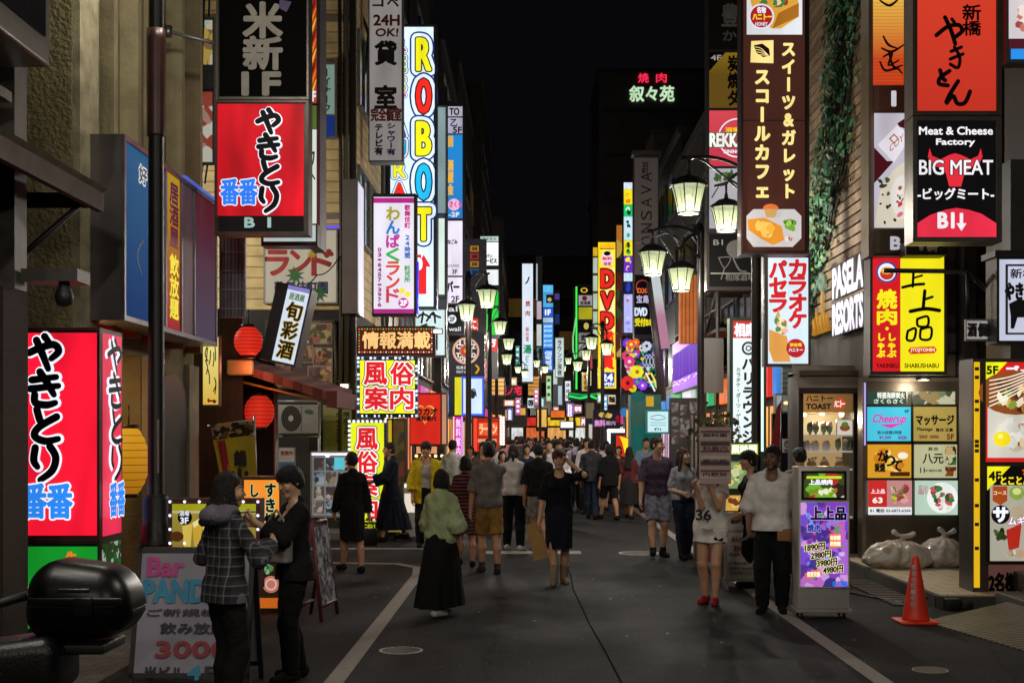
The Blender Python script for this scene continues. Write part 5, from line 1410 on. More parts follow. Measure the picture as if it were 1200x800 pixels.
# neon name over the street, far
S = Sign('neon_sign','red neon shop name of three characters far down the left side','sign',(584,451,612,464),62,t=.1,case=paint('#15100f',.6)); S.text('遊ノ宅',(585,452.5,611,462.5),lit('#e02040',1.0),.03); S.done()
S = Sign('lit_window_wall','warm lit upper shop windows behind the first left lamps','window',(571,442,592,464),56,t=.2,case=paint('#3a2c1c',.6)); S.panel(lit('#e0a85a',.8,.25),(572,443,591,463)); S.frame(.06,paint('#241a12',.6)); [S.box((571,y,592,y + .8),-.03,-.002,paint('#241a12',.6),'mullion') for y in (447,452,457)]; S.done()
S = Sign('lit_window_wall','warm lit tall windows behind the tall white sign','window',(618,440,635,464),108,t=.2,case=paint('#3a2c1c',.6)); S.panel(lit('#d89a4a',.8,.2),(619,441,634,463)); [S.box((618,y,635,y + .7),-.06,-.002,paint('#4a3214',.6),'mullion') for y in (445,449,453,457)]; S.done()
# tall white sign and its neighbours
S = Sign('hanging_sign','very tall narrow white lightbox with small red and green characters','sign',(611.5,308,625,449),92,t=.8,case=paint('#7a8088',.5,.3))
S.panel(lit('#d4deec',1.0,.08),(612,309,624.5,447)); S.stroke([(620,325),(618,330),(616,332)],1.6,K); S.text('焼',(616,352.5,621,359),lit('#b8282a',.9),.03); S.text('肉',(616,364,621,370),lit('#b8282a',.9),.03); S.text('和の里',(616,383,620,400),lit('#b8282a',.9),.03,v=True); S.text('湯',(613.5,404,622.5,414),lit('#1e8a5a',.9),.04); S.text('どころ',(615,416,620,436),lit('#3aa080',.7),.03,v=True); S.done()
S = Sign('sign_edge','thin pale sign edge right of the very tall white lightbox','sign',(628,300,635.5,430),88,t=.6,case=paint('#4a5058',.5)); S.panel(lit('#b8c4c8',.7),(628.3,309,630,352)); S.panel(lit('#d0b8c8',.7),(629,353,634.5,374)); S.panel(lit('#d8dcd8',.75),(629,380,634.5,405)); S.panel(lit('#5a9a88',.5),(629,407,634.5,428)); S.done()
S = Sign('stacked_sign','tall blue stacked lightbox with white lines of writing','sign',(635.5,333,649,436),84,t=.6,case=paint('#14284a',.5)); S.panel(lit('#5ab4e8',1.0),(636.5,334,648,343)); S.panel(lit('#4aa8e4',.9),(636.5,343.5,648,360)); S.panel(K,(640,345,648,355)); S.disc(644,351,2.4,2.4,lit('#c8a85a',.9)); S.panel(lit('#1c5ad0',.95),(636.5,361,648,371)); S.text('1F',(639,363,645,369),WH(),.08); S.panel(lit('#a8c0dc',.9),(636.5,372,648,378)); S.panel(lit('#2a8ae0',1.0),(636.5,379,648,408)); [S.text('カラオケ',(637.5,y,647,y + 3),lit('#d8ecff'),.04) for y in (381,386,392,398,403)]; S.panel(lit('#1a5ac0',.95),(636.5,409,648,435)); S.text('個室居酒',(638,411,647,433),lit('#c8e0ff'),.03,v=True); S.done()
S = Sign('wall_sign','small deep blue sign with faint purple glow beside the blue stacked lightbox','sign',(649.5,340,656,380),90,t=.4,case=paint('#12203c',.5)); S.panel(lit('#5a4aa0',.6),(650,344,655.5,351)); S.panel(lit('#1a3a7a',.6),(650,368,655.5,379)); S.done()
S = Sign('hanging_sign','narrow white sign with black vertical writing near the far crowd','sign',(650.5,395,661,442),70,t=.5,case=paint('#6c7478',.5)); S.panel(lit('#c4d4d4',.85),(651,396,660.5,441)); S.text('ラウンジ深夜',(653,398,658.5,440),K,.04,v=True); S.done()
S = Sign('hanging_sign','lower pale narrow sign under the black written white one','sign',(648,432,660,475),74,t=.5,case=paint('#30363a',.5)); S.panel(lit('#b8ccc4',.8),(648.5,433,653,450)); S.panel(lit('#a8bcd0',.8),(654,452,658.5,474)); S.done()
# ------------------------------------------------------------------ signs, right side
# neon name on the dark tower
S = Sign('neon_sign','neon name on the dark tower, red characters above white green ones','sign',(734,82,796,124),94.9,t=.0)
m = S.buf('bracket'); m.box((-S.W / 2,.0,S.H * .5),(S.W / 2,.03,S.H * .52),paint('#121212'))
S.text('焼',(748,86,760,97),lit('#f0284a',1.1),.025); S.text('肉',(769,86,781,97),lit('#f0284a',1.1),.025); S.text('叙々苑',(738,101,790,119),lit('#b8d8b0',1.0),.03); S.done()
# left-most of the right side, far
S = Sign('neon_sign','thin green neon line with an arc down the far sign stack','sign',(672,336,677,456),76,t=.08,case=paint('#10140f',.6)); m = S.buf('tube'); m.tube([(S.x(675.5),-.08,0),(S.x(675.5),-.08,S.H)],.06,lit('#3ae04a',1.1),6)
m.tube([(S.x(675),-.08,S.z(372)),(S.x(671.5),-.08,S.z(395)),(S.x(671.5),-.08,S.z(410)),(S.x(675),-.08,S.z(425))],.05,lit('#7ad08a',.9),6); S.done()
S = Sign('stacked_sign','far sign stack of gold, white, olive and black panels','sign',(677,334,695,432),72,t=.6,case=paint('#12100f',.5))
S.panel(lit('#0f0d0b',.3),(678,335,694,345)); S.ring(684.5,340,2.6,4.2,lit('#d8b03a',.9),sy=.7); S.panel(lit('#a8a4a8',.7),(678,346,694,358)); S.disc(685,349.5,3,3,lit('#6a2030',.7)); S.text('居酒屋',(680,353,692,357),K,.04); S.panel(lit('#a8a01e',.8,.15),(678,360,694,374)); S.panel(lit('#0c0a08',.3),(678,376,694,388)); S.disc(687,382,3,4,lit('#c8b45a',.8)); S.panel(lit('#8a8a86',.6),(678,390,694,401)); S.text('焼鳥',(681,392,691,399),K,.04); S.panel(lit('#a8aaa0',.6),(678,403,690,418)); S.panel(lit('#c04a5a',.6),(688,415,694,432)); S.done()
S = Sign('stacked_sign','pale lit side of the tall yellow DVD sign','sign',(694.5,289,702,420),71.2,t=.6,case=paint('#4a4a3a',.5)); S.panel(lit('#d8b01e',.8),(695,290,701.5,300)); [S.panel(lit('#b8c8bc',.75),(695,y,701.5,y + 18)) for y in (302,323,344,365,386)]; S.done()
S = Sign('hanging_sign','tall yellow lightbox with red letters spelling DVD','sign',(701,284,722,455),70,t=.7,case=paint('#a07a14',.5))
S.panel(lit('#f0b41e',1.0),(702,285,721,291)); S.panel(lit('#f2dc3a',1.0),(702,292,721,454)); S.disc(711.5,303,7,9,lit('#f0d0d8')); S.disc(711.5,297,4,2.6,K); S.text('無料',(706,301,717,305),lit('#d82a3a'),.05); S.text('個室',(707,307,716,311),lit('#b02a90'),.04)
for ch,y0,y1 in (('D',317,336),('V',343,361),('D',367,385)):
 S.panel(lit('#f4e8a0',1.0),(703,y0 - 3,720,y1 + 3)); S.text(ch,(705,y0,718,y1),lit('#e0281e'),.07,out=(lit('#7a1010',.6),.1))
S.text('鑑',(704,388,719,404),lit('#e0281e'),.05); S.text('賞',(704,412,719,432),lit('#e0281e'),.05); S.panel(lit('#2a3a9a',.9),(704,436,720,453)); S.text('24',(705,438,718,446),WH(),.07); S.text('OPEN',(705,448,719,452),WH(),.05); S.frame(.08,lit('#f0d020',1.0)); S.done()
S = Sign('hanging_sign','narrow strip of orange and red prints right of the DVD sign','sign',(722,262,729.5,420),66,t=.6,case=paint('#241a18',.5)); S.panel(photo(['#c87a2a','#5a1a18','#2a1a14','#d8b04a','#3a4a2a'],1.4,.7),(722.5,264,729,418)); S.done()
S = Sign('hanging_sign','tall bright lightbox printed with colourful cartoon like shapes','sign',(730,213,742,392),52,t=.5,case=paint('#1a1c24',.5))
for (y0,y1,cols) in ((214,222,['#d8e4f0','#b8d0e8']),(222,240,['#f0e01e','#f07a1e','#e0d020']),(240,254,['#18c060','#d0f0e0','#0a2a3a','#e8f4ff']),(254,282,['#c8dcf0','#1eb85a','#1a2a3a','#e0ecf8']),(282,300,['#f0e01e','#1ab04a','#e8d82a','#14301a']),(300,320,['#6a2ac0','#f0e42a','#8ac01e','#e8e01e']),(320,330,['#c8e0f0','#2a4ac0']),(330,345,['#1a1c30','#e0b81e','#2a3ac0']),(345,390,['#b0b4f0','#8a8ae0','#c8d0f8','#d05a4a'])):
 S.panel(lit(cols[0],.95),(731,y0,741,y1 - .3)); S.blobs((731,y0,741,y1 - .3),cols,9,7,.95,y0,flat=.8)
S.done()
# vertical grey banner with sideways letters
S = Sign('hanging_banner','tall grey unlit banner with faint black sideways letters','banner',(743,183,772,400),40,t=.5,case=paint('#3b3635',.6))
S.panel(paint('#a59a96',.7,0,.1,1),(743.5,185,771,330)); BK2 = paint('#2c2827',.7)
for i,ch in enumerate('LIONSAVA'):
 a = 318 - i * 15
 V,Fs,E = glyphs(ch); mn,mx = V.min(0),V.max(0); y = S.nxt()
 S.buf('lettering').add([(S.x(764 - (p[1] - mn[1]) / (mx[1] - mn[1]) * 13),y,S.z(a - (p[0] - mn[0]) / (mx[0] - mn[0]) * 11)) for p in V],Fs,BK2)
S.text('百町',(752,190,760,204),BK2,.03,v=True); S.box((740,178,774,183),-.2,.3,paint('#514a48',.5,.4),'cap')
S.panel(lit('#0e0c10',.3),(744,322,764,392)); S.ring(753,336,7,8,lit('#c83a30',.8)); S.text('DX',(747,338,758,343),lit('#d86a2a',.9),.06); S.text('宝島',(746,346,760,355),lit('#b8b0d0',.9),.03); S.text('DVD',(744,361,758,370),lit('#d0dcf0',.95),.07); S.text('受付B1',(744,373,762,382),lit('#e0d01e',.95),.05); S.done()
# leaning white and pink banner with its grey rib
mb = MB(); A,B = at(768,322,36),at(781,408,36)
mb.add([A + Vector((-.12,0,0)),A + Vector((.12,0,0)),B + Vector((.10,0,0)),B + Vector((-.14,0,0))] + [A + Vector((-.12,.1,0)),A + Vector((.12,.1,0)),B + Vector((.10,.1,0)),B + Vector((-.14,.1,0))],[(0,3,2,1),(4,5,6,7),(0,1,5,4),(1,2,6,5),(2,3,7,6),(3,0,4,7)],lit_grad('#c88aa6','#dce2e4','Z',.9,1.5,.75))
solid('leaning_banner',mb,'slanting white and pink lit banner behind the street lamps','banner',B)
mb = MB(); A,B = at(763,330,36.4),at(776,470,36.4); mb.tube([A,(A + B) / 2 + Vector((.02,0,0)),B],.13,paint('#6a6664',.4,.5),10); solid('leaning_pipe',mb,'thick grey slanting pipe beside the flower mural','pipe',B)
# mural of flowers
S = Sign('mural_panel','dark wall panel painted with large bright flowers','mural',(728,397,776,462),38,t=.3,case=paint('#17131c',.6))
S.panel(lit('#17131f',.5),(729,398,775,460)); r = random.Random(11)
def flower(cx,cy,R,c,cc,n=7):
 for k in range(n):
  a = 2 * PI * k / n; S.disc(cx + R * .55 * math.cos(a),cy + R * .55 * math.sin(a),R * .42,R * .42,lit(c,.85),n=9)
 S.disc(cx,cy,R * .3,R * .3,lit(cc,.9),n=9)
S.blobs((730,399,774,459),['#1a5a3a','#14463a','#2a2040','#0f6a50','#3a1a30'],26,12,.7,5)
for a in ((735,402,6,'#6a3ad0','#e0a02a'),(745,401,5,'#e0602a','#f0d040'),(738,408,5,'#e8d81e','#b04a1e'),(735,417,7,'#d0406a','#3a1020'),(745,415,5,'#8a4ac0','#f0d0f0'),(737,427,6,'#c8c4cc','#2a2a30'),(743,436,8,'#e8e01e','#a8b01e'),(735,449,9,'#d0301e','#5a0a10'),(746,447,6,'#7a3ad8','#c09af0'),(754,408,6,'#d8dce0','#1a1a20'),(741,455,5,'#e0d01e','#c06a1e')): flower(*a)
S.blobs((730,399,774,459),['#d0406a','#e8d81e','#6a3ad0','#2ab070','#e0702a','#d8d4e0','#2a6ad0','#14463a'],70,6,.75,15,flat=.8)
for a in ((739,404,6,'#e8602a','#f0e080'),(737,424,7,'#d83a7a','#f0d0e0'),(746,436,8,'#f0e82a','#a86a1e'),(735,449,8,'#e02a2a','#5a0a10'),(757,406,6,'#c8d0e0','#1a1a20'),(768,414,5,'#7a4ae0','#f0d040'),(770,450,6,'#2ac090','#f0f0a0'),(752,452,6,'#8a3ae0','#e0c0ff')): flower(*a)
for k in range(4): S.stroke([(752 + k * 4,416),(757 + k * 4,424),(752 + k * 4,432)],.9,lit('#b8c4d0',.7),'picture'); S.stroke([(757 + k * 4,416),(752 + k * 4,424),(757 + k * 4,432)],.9,lit('#b8c4d0',.7),'picture')
for k in range(3): S.stroke([(756 + k * 6,438),(760 + k * 6,446),(766 + k * 4,458)],2.2,lit(('#e0dcd0','#e8d86a','#c0c8d0')[k],.85),'picture')
S.done()
# purple LED screen along the facade
S = Sign('led_screen','purple LED screen with white shimmer facing the street','screen',(776,404,818,462),41.5,d1=32,t=.3,case=paint('#2a2030',.5))
S.panel(lit('#9a3ae0',1.0,.1),(777,405,817,461)); S.panel(lit_grad('#7a3ad0','#9060e0','Z',.3,1.2,.8),(777,417,817,448))
r = random.Random(3)
for k in range(9): x = 778 + k * 4.4; S.stroke([(x,418),(x + r.uniform(-.5,.5),432),(x,446)],.7,lit(('#b8a0f0','#6a3ac8','#c8b8f8')[k % 3],.85),'picture')
for k in range(24): S.disc(778 + r.random() * 38,448 + r.random() * 6,.9,.7,lit('#e8e0ff',1.0),n=6)
S.root.location.x = 4.55; S.root.rotation_euler = (0,0,-PI / 2 - .02); S.done()
# teal stall with lit notice
S = Sign('notice_board','pale blue lit notice with a sketch line and small text','sign',(757,480,785,508),30.5,t=.12,case=paint('#1a8a86',.5)); S.panel(lit('#b8dce4',1.0,.05),(759,482,783,506))
S.stroke([(763,488),(771,486),(779,488)],.7,K); S.stroke([(762,490),(771,492),(780,490)],.7,K); [S.stroke([(762,y),(780,y)],.5,lit('#4a6a78',.6)) for y in (495,498)]; S.text('ギフト',(767,501,775,504.5),K,.06); S.done()
S = Sign('teal_stall','teal painted stall front with rounded top beside the white notice','stall',(739,462,775,560),31.5,t=.8,case=paint('#0f6a64',.5)); S.panel(lit('#1a7a74',.35),(741,500,773,530)); S.panel(lit('#f0c02a',.5),(757,464,766,476)); S.disc(748,464,8,6,lit('#1a706c',.4)); S.done()
S = Sign('round_sign','round plain blue street sign on a thin post far right','sign',(726,477,737,488),38,t=0.0); S.disc(731.5,482.5,5,5,lit('#3a8ac8',.55),'disc'); m = S.buf('post'); m.tube([(0,.04,-.95),(0,.04,S.H)],.03,STEEL(),8); S.done()
S = Sign('stall_sign','purple black stall sign with gold lettering and pink squares','sign',(695,480,727,501),42,t=.3,case=paint('#1a1018',.5)); S.panel(lit('#2a1a2c',.5),(696,481,726,500)); S.blobs((697,482,721,491),['#c8a83a','#7a5a1a','#e0c86a'],16,7,.7,8); S.text('無料',(697,492,709,499),lit('#d8a0d8',.8),.04,out=(lit('#7a1a5a',.7),.12)); S.text('案内',(710,493,721,498),lit('#c8b0d0',.6),.03); S.blobs((720,484,727,496),['#c02030','#801020'],5,6,.8,1); S.done()
S = Sign('light_gate','stall gateway outlined with white bulbs around a red and yellow panel','stall',(712,503,746,560),36,t=1.0,case=paint('#241a16',.6)); S.bulbs((713,504,745,505),2,.045,[lit('#f4f4ff',1.4)]); S.bulbs((713,506,714,528),2.2,.04,[lit('#e8ecff',1.2)]); S.panel(lit('#c8301a',.9),(722,510,742,545)); S.poly([(726,511),(738,514),(737,540),(732,530),(729,518)],lit('#f0d01e',1.0)); S.panel(lit('#6a2a10',.6),(716,530,722,550)); S.done()
S = Sign('neon_sign','green neon curve under the far dark awning','sign',(666,459,701,469),66,t=.3,case=paint('#0d1a10',.6)); m = S.buf('tube'); m.tube([(S.x(667),-.05,S.z(464)),(S.x(680),-.05,S.z(466.5)),(S.x(692),-.05,S.z(464)),(S.x(700),-.05,S.z(467))],.06,lit('#2ae06a',1.0),6); m.tube([(S.x(667),-.05,S.z(461)),(S.x(684),-.05,S.z(463)),(S.x(700),-.05,S.z(461.5))],.05,lit('#1aa04a',.9),6); S.done()
S = Sign('shop_front','far warm orange lit shop sign low on the left of the crowd','shop',(645,480,662,492),88,t=.6,case=paint('#2a140a',.6)); S.panel(lit('#e06a1e',.9,.2),(645.5,481,661.5,489)); S.done()
S = Sign('shop_front','far gold lit shop front below the tall white sign','shop',(628,478,642,505),96,t=.6,case=paint('#2a1c0a',.6)); S.panel(lit('#e8b45a',.85,.25),(628.5,479,641.5,500)); S.frame(.1,paint('#3a2410',.6)); S.done()
S = Sign('shop_front','far white lit shop front over the crowd heads','shop',(656,493,675,504),80,t=.4,case=paint('#202024',.6)); S.panel(lit('#e8ece8',1.1),(657,494,674,501)); S.done()
S = Sign('shop_front','far dim shop windows with warm lamps behind the red neon name','shop',(575,474,618,500),80,t=.5,case=paint('#1c1612',.6)); S.panel(lit('#f0b870',.9),(576,486,588,494)); S.panel(lit('#e8a85a',.6),(592,480,600,492)); S.panel(lit('#d8a04a',.8),(609,478,617,486)); S.frame(.12,paint('#33261a',.6)); S.done()
S = Sign('shop_front','narrow bright shop front lit warm white beyond the light gate','shop',(686,470,697,515),58,t=.5,case=paint('#242220',.6)); S.panel(lit('#c8c4b8',.8),(690,497,694,514)); S.panel(lit('#7a6a50',.6),(687,472,696,490)); S.done()
S = Sign('shop_front','glowing gold shop doorway beside the teal stall','shop',(733,488,742,512),34.5,t=.3,case=paint('#3a2810',.6)); S.panel(lit('#f0b45a',.9,.2),(734,480,741,512)); S.done()
S = Sign('poster_wall','wall of dark red and grey posters beside the pale blue notice','poster',(785,466,822,560),29.5,t=.2,case=paint('#2a2424',.6))
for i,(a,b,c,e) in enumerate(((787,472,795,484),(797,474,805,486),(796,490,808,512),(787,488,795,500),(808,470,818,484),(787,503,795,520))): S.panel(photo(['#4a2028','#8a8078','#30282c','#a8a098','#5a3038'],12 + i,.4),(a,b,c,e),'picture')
S.box((809,486,812,560),-.08,-.002,paint('#7a7470',.4,.6),'pipe'); S.box((814,486,817,560),-.08,-.002,paint('#8a8480',.4,.6),'pipe'); S.done()
# orange cladding, grey stair side
S = Sign('orange_curtain_wall','bright orange corrugated curtain wall lit behind the lower lamps','cladding',(797,322,818,402),30.5,t=.3,case=stripes('#c0500a','#ff8a22','X',.09,.3,.6,0,.5)); S.done()
S = Sign('grey_hoarding','plain grey hoarding panel left of the green edged banner','panel',(821,396,848,460),27.8,t=.2,case=paint('#5d5955',.7,0,.1,1)); S.done()
mb = MB()
for k in range(6):
 z = 3.2 + k * .95; mb.box((4.15,28.2,z),(5.0,30.2,z + .07),paint('#3b3938',.5,.4)); mb.tube([(4.15,28.2 + (2 if k % 2 else 0),z),(4.15,28.2 + (0 if k % 2 else 2),z + .95)],.035,paint('#55524f',.5,.4),6)
 mb.tube([(4.15,28.2,z + .5),(4.15,30.2,z + .5)],.02,paint('#8a8682',.4,.5),6)
for x_,y_ in ((4.15,28.2),(4.15,30.2)): mb.tube([(x_,y_,0),(x_,y_,9)],.04,paint('#4a4745',.5,.4),6)
solid('fire_escape',mb,'grey steel fire escape stairs behind the lower street lamps','stairs',(4.5,29,0))
# glass canopy roof struts above the lamps
mb = MB()
for (a,b) in (((745,285),(815,262)),((748,298),(790,286)),((782,262),(800,296)),((798,256),(826,300)),((770,272),(792,306))):
 mb.tube([at(a[0],a[1],31),at(b[0],b[1],31)],.025,paint('#8a8a90',.35,.7),6)
solid('canopy_struts',mb,'thin grey metal struts crossing behind the street lamps','frame',at(780,280,31))
# stack of signs left of the tall brown one
S = Sign('stacked_sign','sign stack with black, amber, red and white panels left of the tall brown sign','sign',(829,-40,868,272),24.5,t=.4,case=paint('#191614',.5))
S.panel(paint('#0c0b0b',.4),(831,-38,867,58)); S.text('豊',(846,5,865,31),paint('#77746f',.6),.03); S.text('か',(847,36,863,48),paint('#6a6763',.6),.03)
S.panel(lit_grad('#7a5a08','#c8a01e','Z',3.0,3.9,.55),(831,62,867,127)); S.poly([(831,62),(850,62),(831,84)],lit('#0c0a0a',.2)); S.text('4F',(833,65,845,71),lit('#b8b0a8',.6),.03)
for i,ch in enumerate('炭焼ダ'): S.text(ch,(853,66 + i * 20,866,84 + i * 20),lit('#140c04',.1),.04)
S.panel(lit_grad('#c8324a','#e04a52','Z',1.5,2.6,.95),(831,130,867,195)); S.ring(864,162,21.5,23,WH(.9)); S.text('酒場',(850,150,866,155),lit('#f0c01e',.9),.06); S.text('REKKA',(832,157,872,172),lit('#f0ece4',.95),.05,out=(lit('#2a5a44',.6),.07)); S.text('DINING',(848,176,866,180),WH(.8),.04)
S.panel(lit('#b8b4bc',.7),(831,198,867,268)); S.blobs((832,198,867,215),['#4a6a3a','#6a8a4a','#2a4a24'],22,8,.5,21); S.stroke([(834,232),(840,222),(845,216)],1.4,paint('#1e2018')); S.stroke([(832,242),(840,238),(848,240)],1.2,paint('#1e2018'))
for y in (60,128.5,196.5): S.box((829,y - 1.4,868,y + 1.4),-.03,-.001,paint('#2a2421',.5),'divider')
S.done()
S = Sign('hanging_sign','black B1 bar sign with grey cocktail glass drawing','sign',(828,270,888,340),24.6,t=.3,case=paint('#2a1d14',.5)); S.panel(lit('#0f0d0d',.3),(831,274,886,336)); GY = paint('#6f6b68',.6)
S.text('B1',(836,281,847,287),paint('#a8a49f',.5),.02); S.stroke([(842,302),(849,314),(856,302),(842,302)],1.2,GY); S.stroke([(849,314),(845,327)],1.4,GY); S.disc(864,292,13,11,GY); S.stroke([(858,300),(866,316),(874,318)],2,GY); S.text('相席酒場',(850,320,884,329),GY,.02); m = S.buf('lamp_bar'); m.box((S.x(832),-.12,S.z(322)),(S.x(878),-.09,S.z(320.4)),paint('#8a8682',.4,.5)); S.done()
# tall brown cafe sign
S = Sign('hanging_sign','very tall brown cafe sign with cream kana and a crepe picture','sign',(868,-60,948,298),19,t=.32,case=paint('#2a1c18',.4,.3))
BR = lit('#44241c',.85,.05); CR = lit('#f0d888',1.0)
S.panel(BR,(871,-58,943,294)); S.panel(lit('#d4d8dc',.95),(875,-58,940,41))
S.poly([(877,-8),(935,0),(936,20),(915,34),(905,34),(885,24)],lit('#d8a03c',.9)); S.poly([(905,34),(936,20),(936,4),(912,16)],lit('#a86a20',.85)); S.blobs((885,-2,930,10),['#f0e8e0','#c83a2a','#e0c8a0','#8a3a24','#4a7a3a'],16,14,.9,5)
S.disc(892,20,14,15,lit('#b02028',.9)); S.ring(892,20,13,15,WH(.8)); S.text('名物',(887,9,897,16),WH(.9),.05); S.text('ハニトー',(882,17,904,24),lit('#f0d03a'),.06); S.text('HONEY',(885,27,899,31),WH(.7),.05)
S.poly([(880,49),(906,48),(906,75),(879,74)],CR,'emblem'); S.poly([(883,54),(893,52),(901,58),(902,66),(894,68),(886,63)],lit('#2a1410',.4),'emblem')
for k in range(4): S.stroke([(885,56 + k * 3),(892,58 + k * 2.5),(900,66)],.8,CR,'emblem')
t_ = 'スイーツ&ガレット'; ys = np.linspace(48,235,len(t_) + 1)
for i,ch in enumerate(t_): S.text(ch,(915,ys[i] + 1,932,ys[i + 1] - 1),CR,.055,v=True)
t_ = 'スコールカフェ'; ys = np.linspace(80,235,len(t_) + 1)
for i,ch in enumerate(t_): S.text(ch,(883,ys[i] + 1,902,ys[i + 1] - 1),CR,.055,v=True)
S.poly([(882,246),(930,246),(938,254),(938,280),(928,290),(882,290),(874,280),(874,254)],lit('#c8c4c4',.85))
S.poly([(875,258),(895,256),(915,266),(918,282),(905,288),(890,280),(876,270)],lit('#d88a2a',.95)); S.blobs((880,258,912,282),['#e8a83a','#f0c05a','#c87a20'],12,14,.95,3); S.blobs((914,254,936,276),['#4a8a2a','#6aa83a','#2a5a1e','#a8c84a'],14,11,.8,4); S.disc(902,245,9,5,lit('#d8703a',.9)); S.poly([(894,246),(910,246),(907,256),(897,256)],lit('#c89a5a',.9)); S.blobs((914,274,932,286),['#8a3a2a','#d8b0a0','#5a2a1a','#e8e0d8'],8,8,.8,6)
S.box((868,141,946,142),-.02,-.002,paint('#1e1310',.5),'joint'); S.frame(.03,paint('#3a2a22',.4,.4)); S.done()
# karaoke sign
S = Sign('hanging_sign','white karaoke lightbox with red kana and a honey toast picture','sign',(896,299,950,429),20,t=.26,case=paint('#2c2a28',.5))
S.panel(lit('#cfe0ea',.95,.06),(900,302,947,426)); RK = lit('#c01e24',1.0)
for i,ch in enumerate('カラオケ'): S.text(ch,(925,305 + i * 20,944,324 + i * 20),RK,.06)
for i,ch in enumerate('パセラ'): S.text(ch,(902,306 + i * 20,921,325 + i * 20),RK,.06)
S.poly([(901,386),(922,394),(926,424),(906,424),(901,410)],lit('#d8984a',.95)); S.blobs((904,370,926,394),['#e8b0a0','#c83a3a','#f0d8b0','#5a8a3a','#d89a5a'],18,10,.95,3); S.poly([(908,372),(912,362),(914,372)],lit('#c8a05a',.9)); S.disc(932,408,11,11,lit('#b02024',.95)); S.text('渋谷発',(925,402,939,406),lit('#f0d03a'),.05); S.text('ハニトー',(924,408,940,412),WH(.9),.05); S.done()
# green edged banner 相席 バリラウンジ
S = Sign('hanging_sign','tall white lit banner with black kana framed in dark green','sign',(855,372,898,560),24,t=.3,case=paint('#14301f',.5))
S.panel(lit('#dce8ea',1.0,.06),(859,376,885,520)); S.panel(lit('#c0342a',.9),(859,376,885,396)); S.text('相席',(861,379,885,394),WH(.95),.05); S.ring(877,408,5.5,8,paint('#3a3c3c')); S.ring(877,408,2,3.5,paint('#3a3c3c'))
for i,ch in enumerate('バリラウンジ'): S.text(ch,(869,418 + i * 17,885,434 + i * 17),K,.045,v=True)
S.text('カラオケ・ダーツ・ゲームルーム',(862,430,868,520),K,.02,v=True); m = S.buf('tube'); m.tube([(S.x(893),-.03,.5),(S.x(893),-.03,S.H - .4)],.025,lit('#d0f0e4',1.2),6); S.done()
S = Sign('led_sign','glowing yellow green opening hours sign with plants above it','sign',(845,518,890,534),18.2,t=.2,case=paint('#2a3414',.5)); S.panel(lit('#c8d84a',.9,.25),(847,520,888,532)); S.text('営業時間',(848,521,886,531),lit('#fbffe0',1.2),.04,out=(lit('#4a5a0a',.5),.04)); S.done()
S = Sign('menu_case','green lit case of dishes behind the woman in the white jersey','case',(847,540,876,600),18.6,t=.3,case=paint('#28301f',.5)); S.panel(lit('#8aa86a',.7),(849,541,875,572)); S.blobs((850,542,874,571),['#d8e0b0','#4a6a2a','#e8d87a','#a8c87a','#c8a04a'],24,10,.7,9); S.panel(lit('#d8a84a',.8),(849,580,875,598)); S.blobs((850,581,874,597),['#b0682a','#e8c87a','#7a3a1a'],12,10,.8,10); S.done()
mb = MB(); r = random.Random(5)
for k in range(260):
 p = at(836 + r.gauss(0,12),505 + r.gauss(0,10),18.6 + r.uniform(-.3,.3)); a = r.uniform(0,2 * PI); L = r.uniform(.05,.13)
 d1 = Vector((math.cos(a) * L,r.uniform(-.05,.05),math.sin(a) * L * .8)); n1 = Vector((-d1.z,.02,d1.x)) * .35
 mb.quad([p,p + d1 * .5 + n1,p + d1,p + d1 * .5 - n1],paint(('#5a5838','#3f4426','#706a48')[k % 3],.6))
mb.tube([at(836,560,18.6),at(838,500,18.6)],.02,paint('#3a2c1a'),6)
solid('potted_plant',mb,'dried leafy plant above the placard held by the woman in white jersey','plant',at(836,560,18.6))
# wall letters PASELA RESORTS with the palm emblem
def wall_sign(name,label,cat): return empty(name,(0,0,0),0,label,cat)
def street_text(parent,txt,y0,y1,z0,z1,x,mat,bold,name='lettering',depth=True):
 mb = MB(); letters(mb,txt,(0,0,y1 - y0,z1 - z0),0,mat,bold)
 o = mb.build(name,parent); o.rotation_euler = (0,0,-PI / 2); o.location = (x,y1,z0); return o
X_ = 4.70
def yz(px,py,x=X_): d = x * F_PX / (px - VX); return d,EYE + (VY - py) * d / F_PX
base = Vector((X_,18.6,4.0)); W = wall_sign('wall_letters','two rows of large white wall letters with gold palm on the slatted building','sign'); W.location = base
d0,d1 = 18.15,19.95
def letter_row(txt,za,zb):
 o = street_text(W,txt,d0,d1,0,zb - za,0,lit('#e4e0ec',.95),.07); o.location = Vector((X_ + .03,d1,za)) - base
letter_row('PASELA',3.98,4.42); letter_row('RESORTS',3.42,3.86)
mb = MB()
for za,zb in ((3.95,4.45),(3.39,3.89)): mb.box((X_ + .035,d0 - .02,za),(X_ + .055,d1 + .03,zb),paint('#2a2521',.6))
o = mb.build('backing',W); o.location = -base
mb = MB()
for k in range(7):
 a = -1.2 + k * .4; mb.tube([(X_ + .02,20.6,4.15),(X_ + .0,20.6 + math.sin(a) * .25,4.15 + .3 * math.cos(a) * .9 + .05),(X_ - .02,20.6 + math.sin(a) * .48,4.05 + .25 * math.cos(a))],.022,lit('#8fa890',.5),5)
mb.tube([(X_ + .02,20.6,3.7),(X_ + .02,20.58,4.18)],.03,lit('#c8a05a',.6),6)
for k in range(5): mb.tube([(X_ + .02,20.1 + k * .24,3.5),(X_,20.2 + k * .24,3.75 + .1 * (k % 2)),(X_ + .02,20.28 + k * .24,3.5)],.025,lit('#c88a2a',.6),5)
o = mb.build('emblem',W); o.location = -base
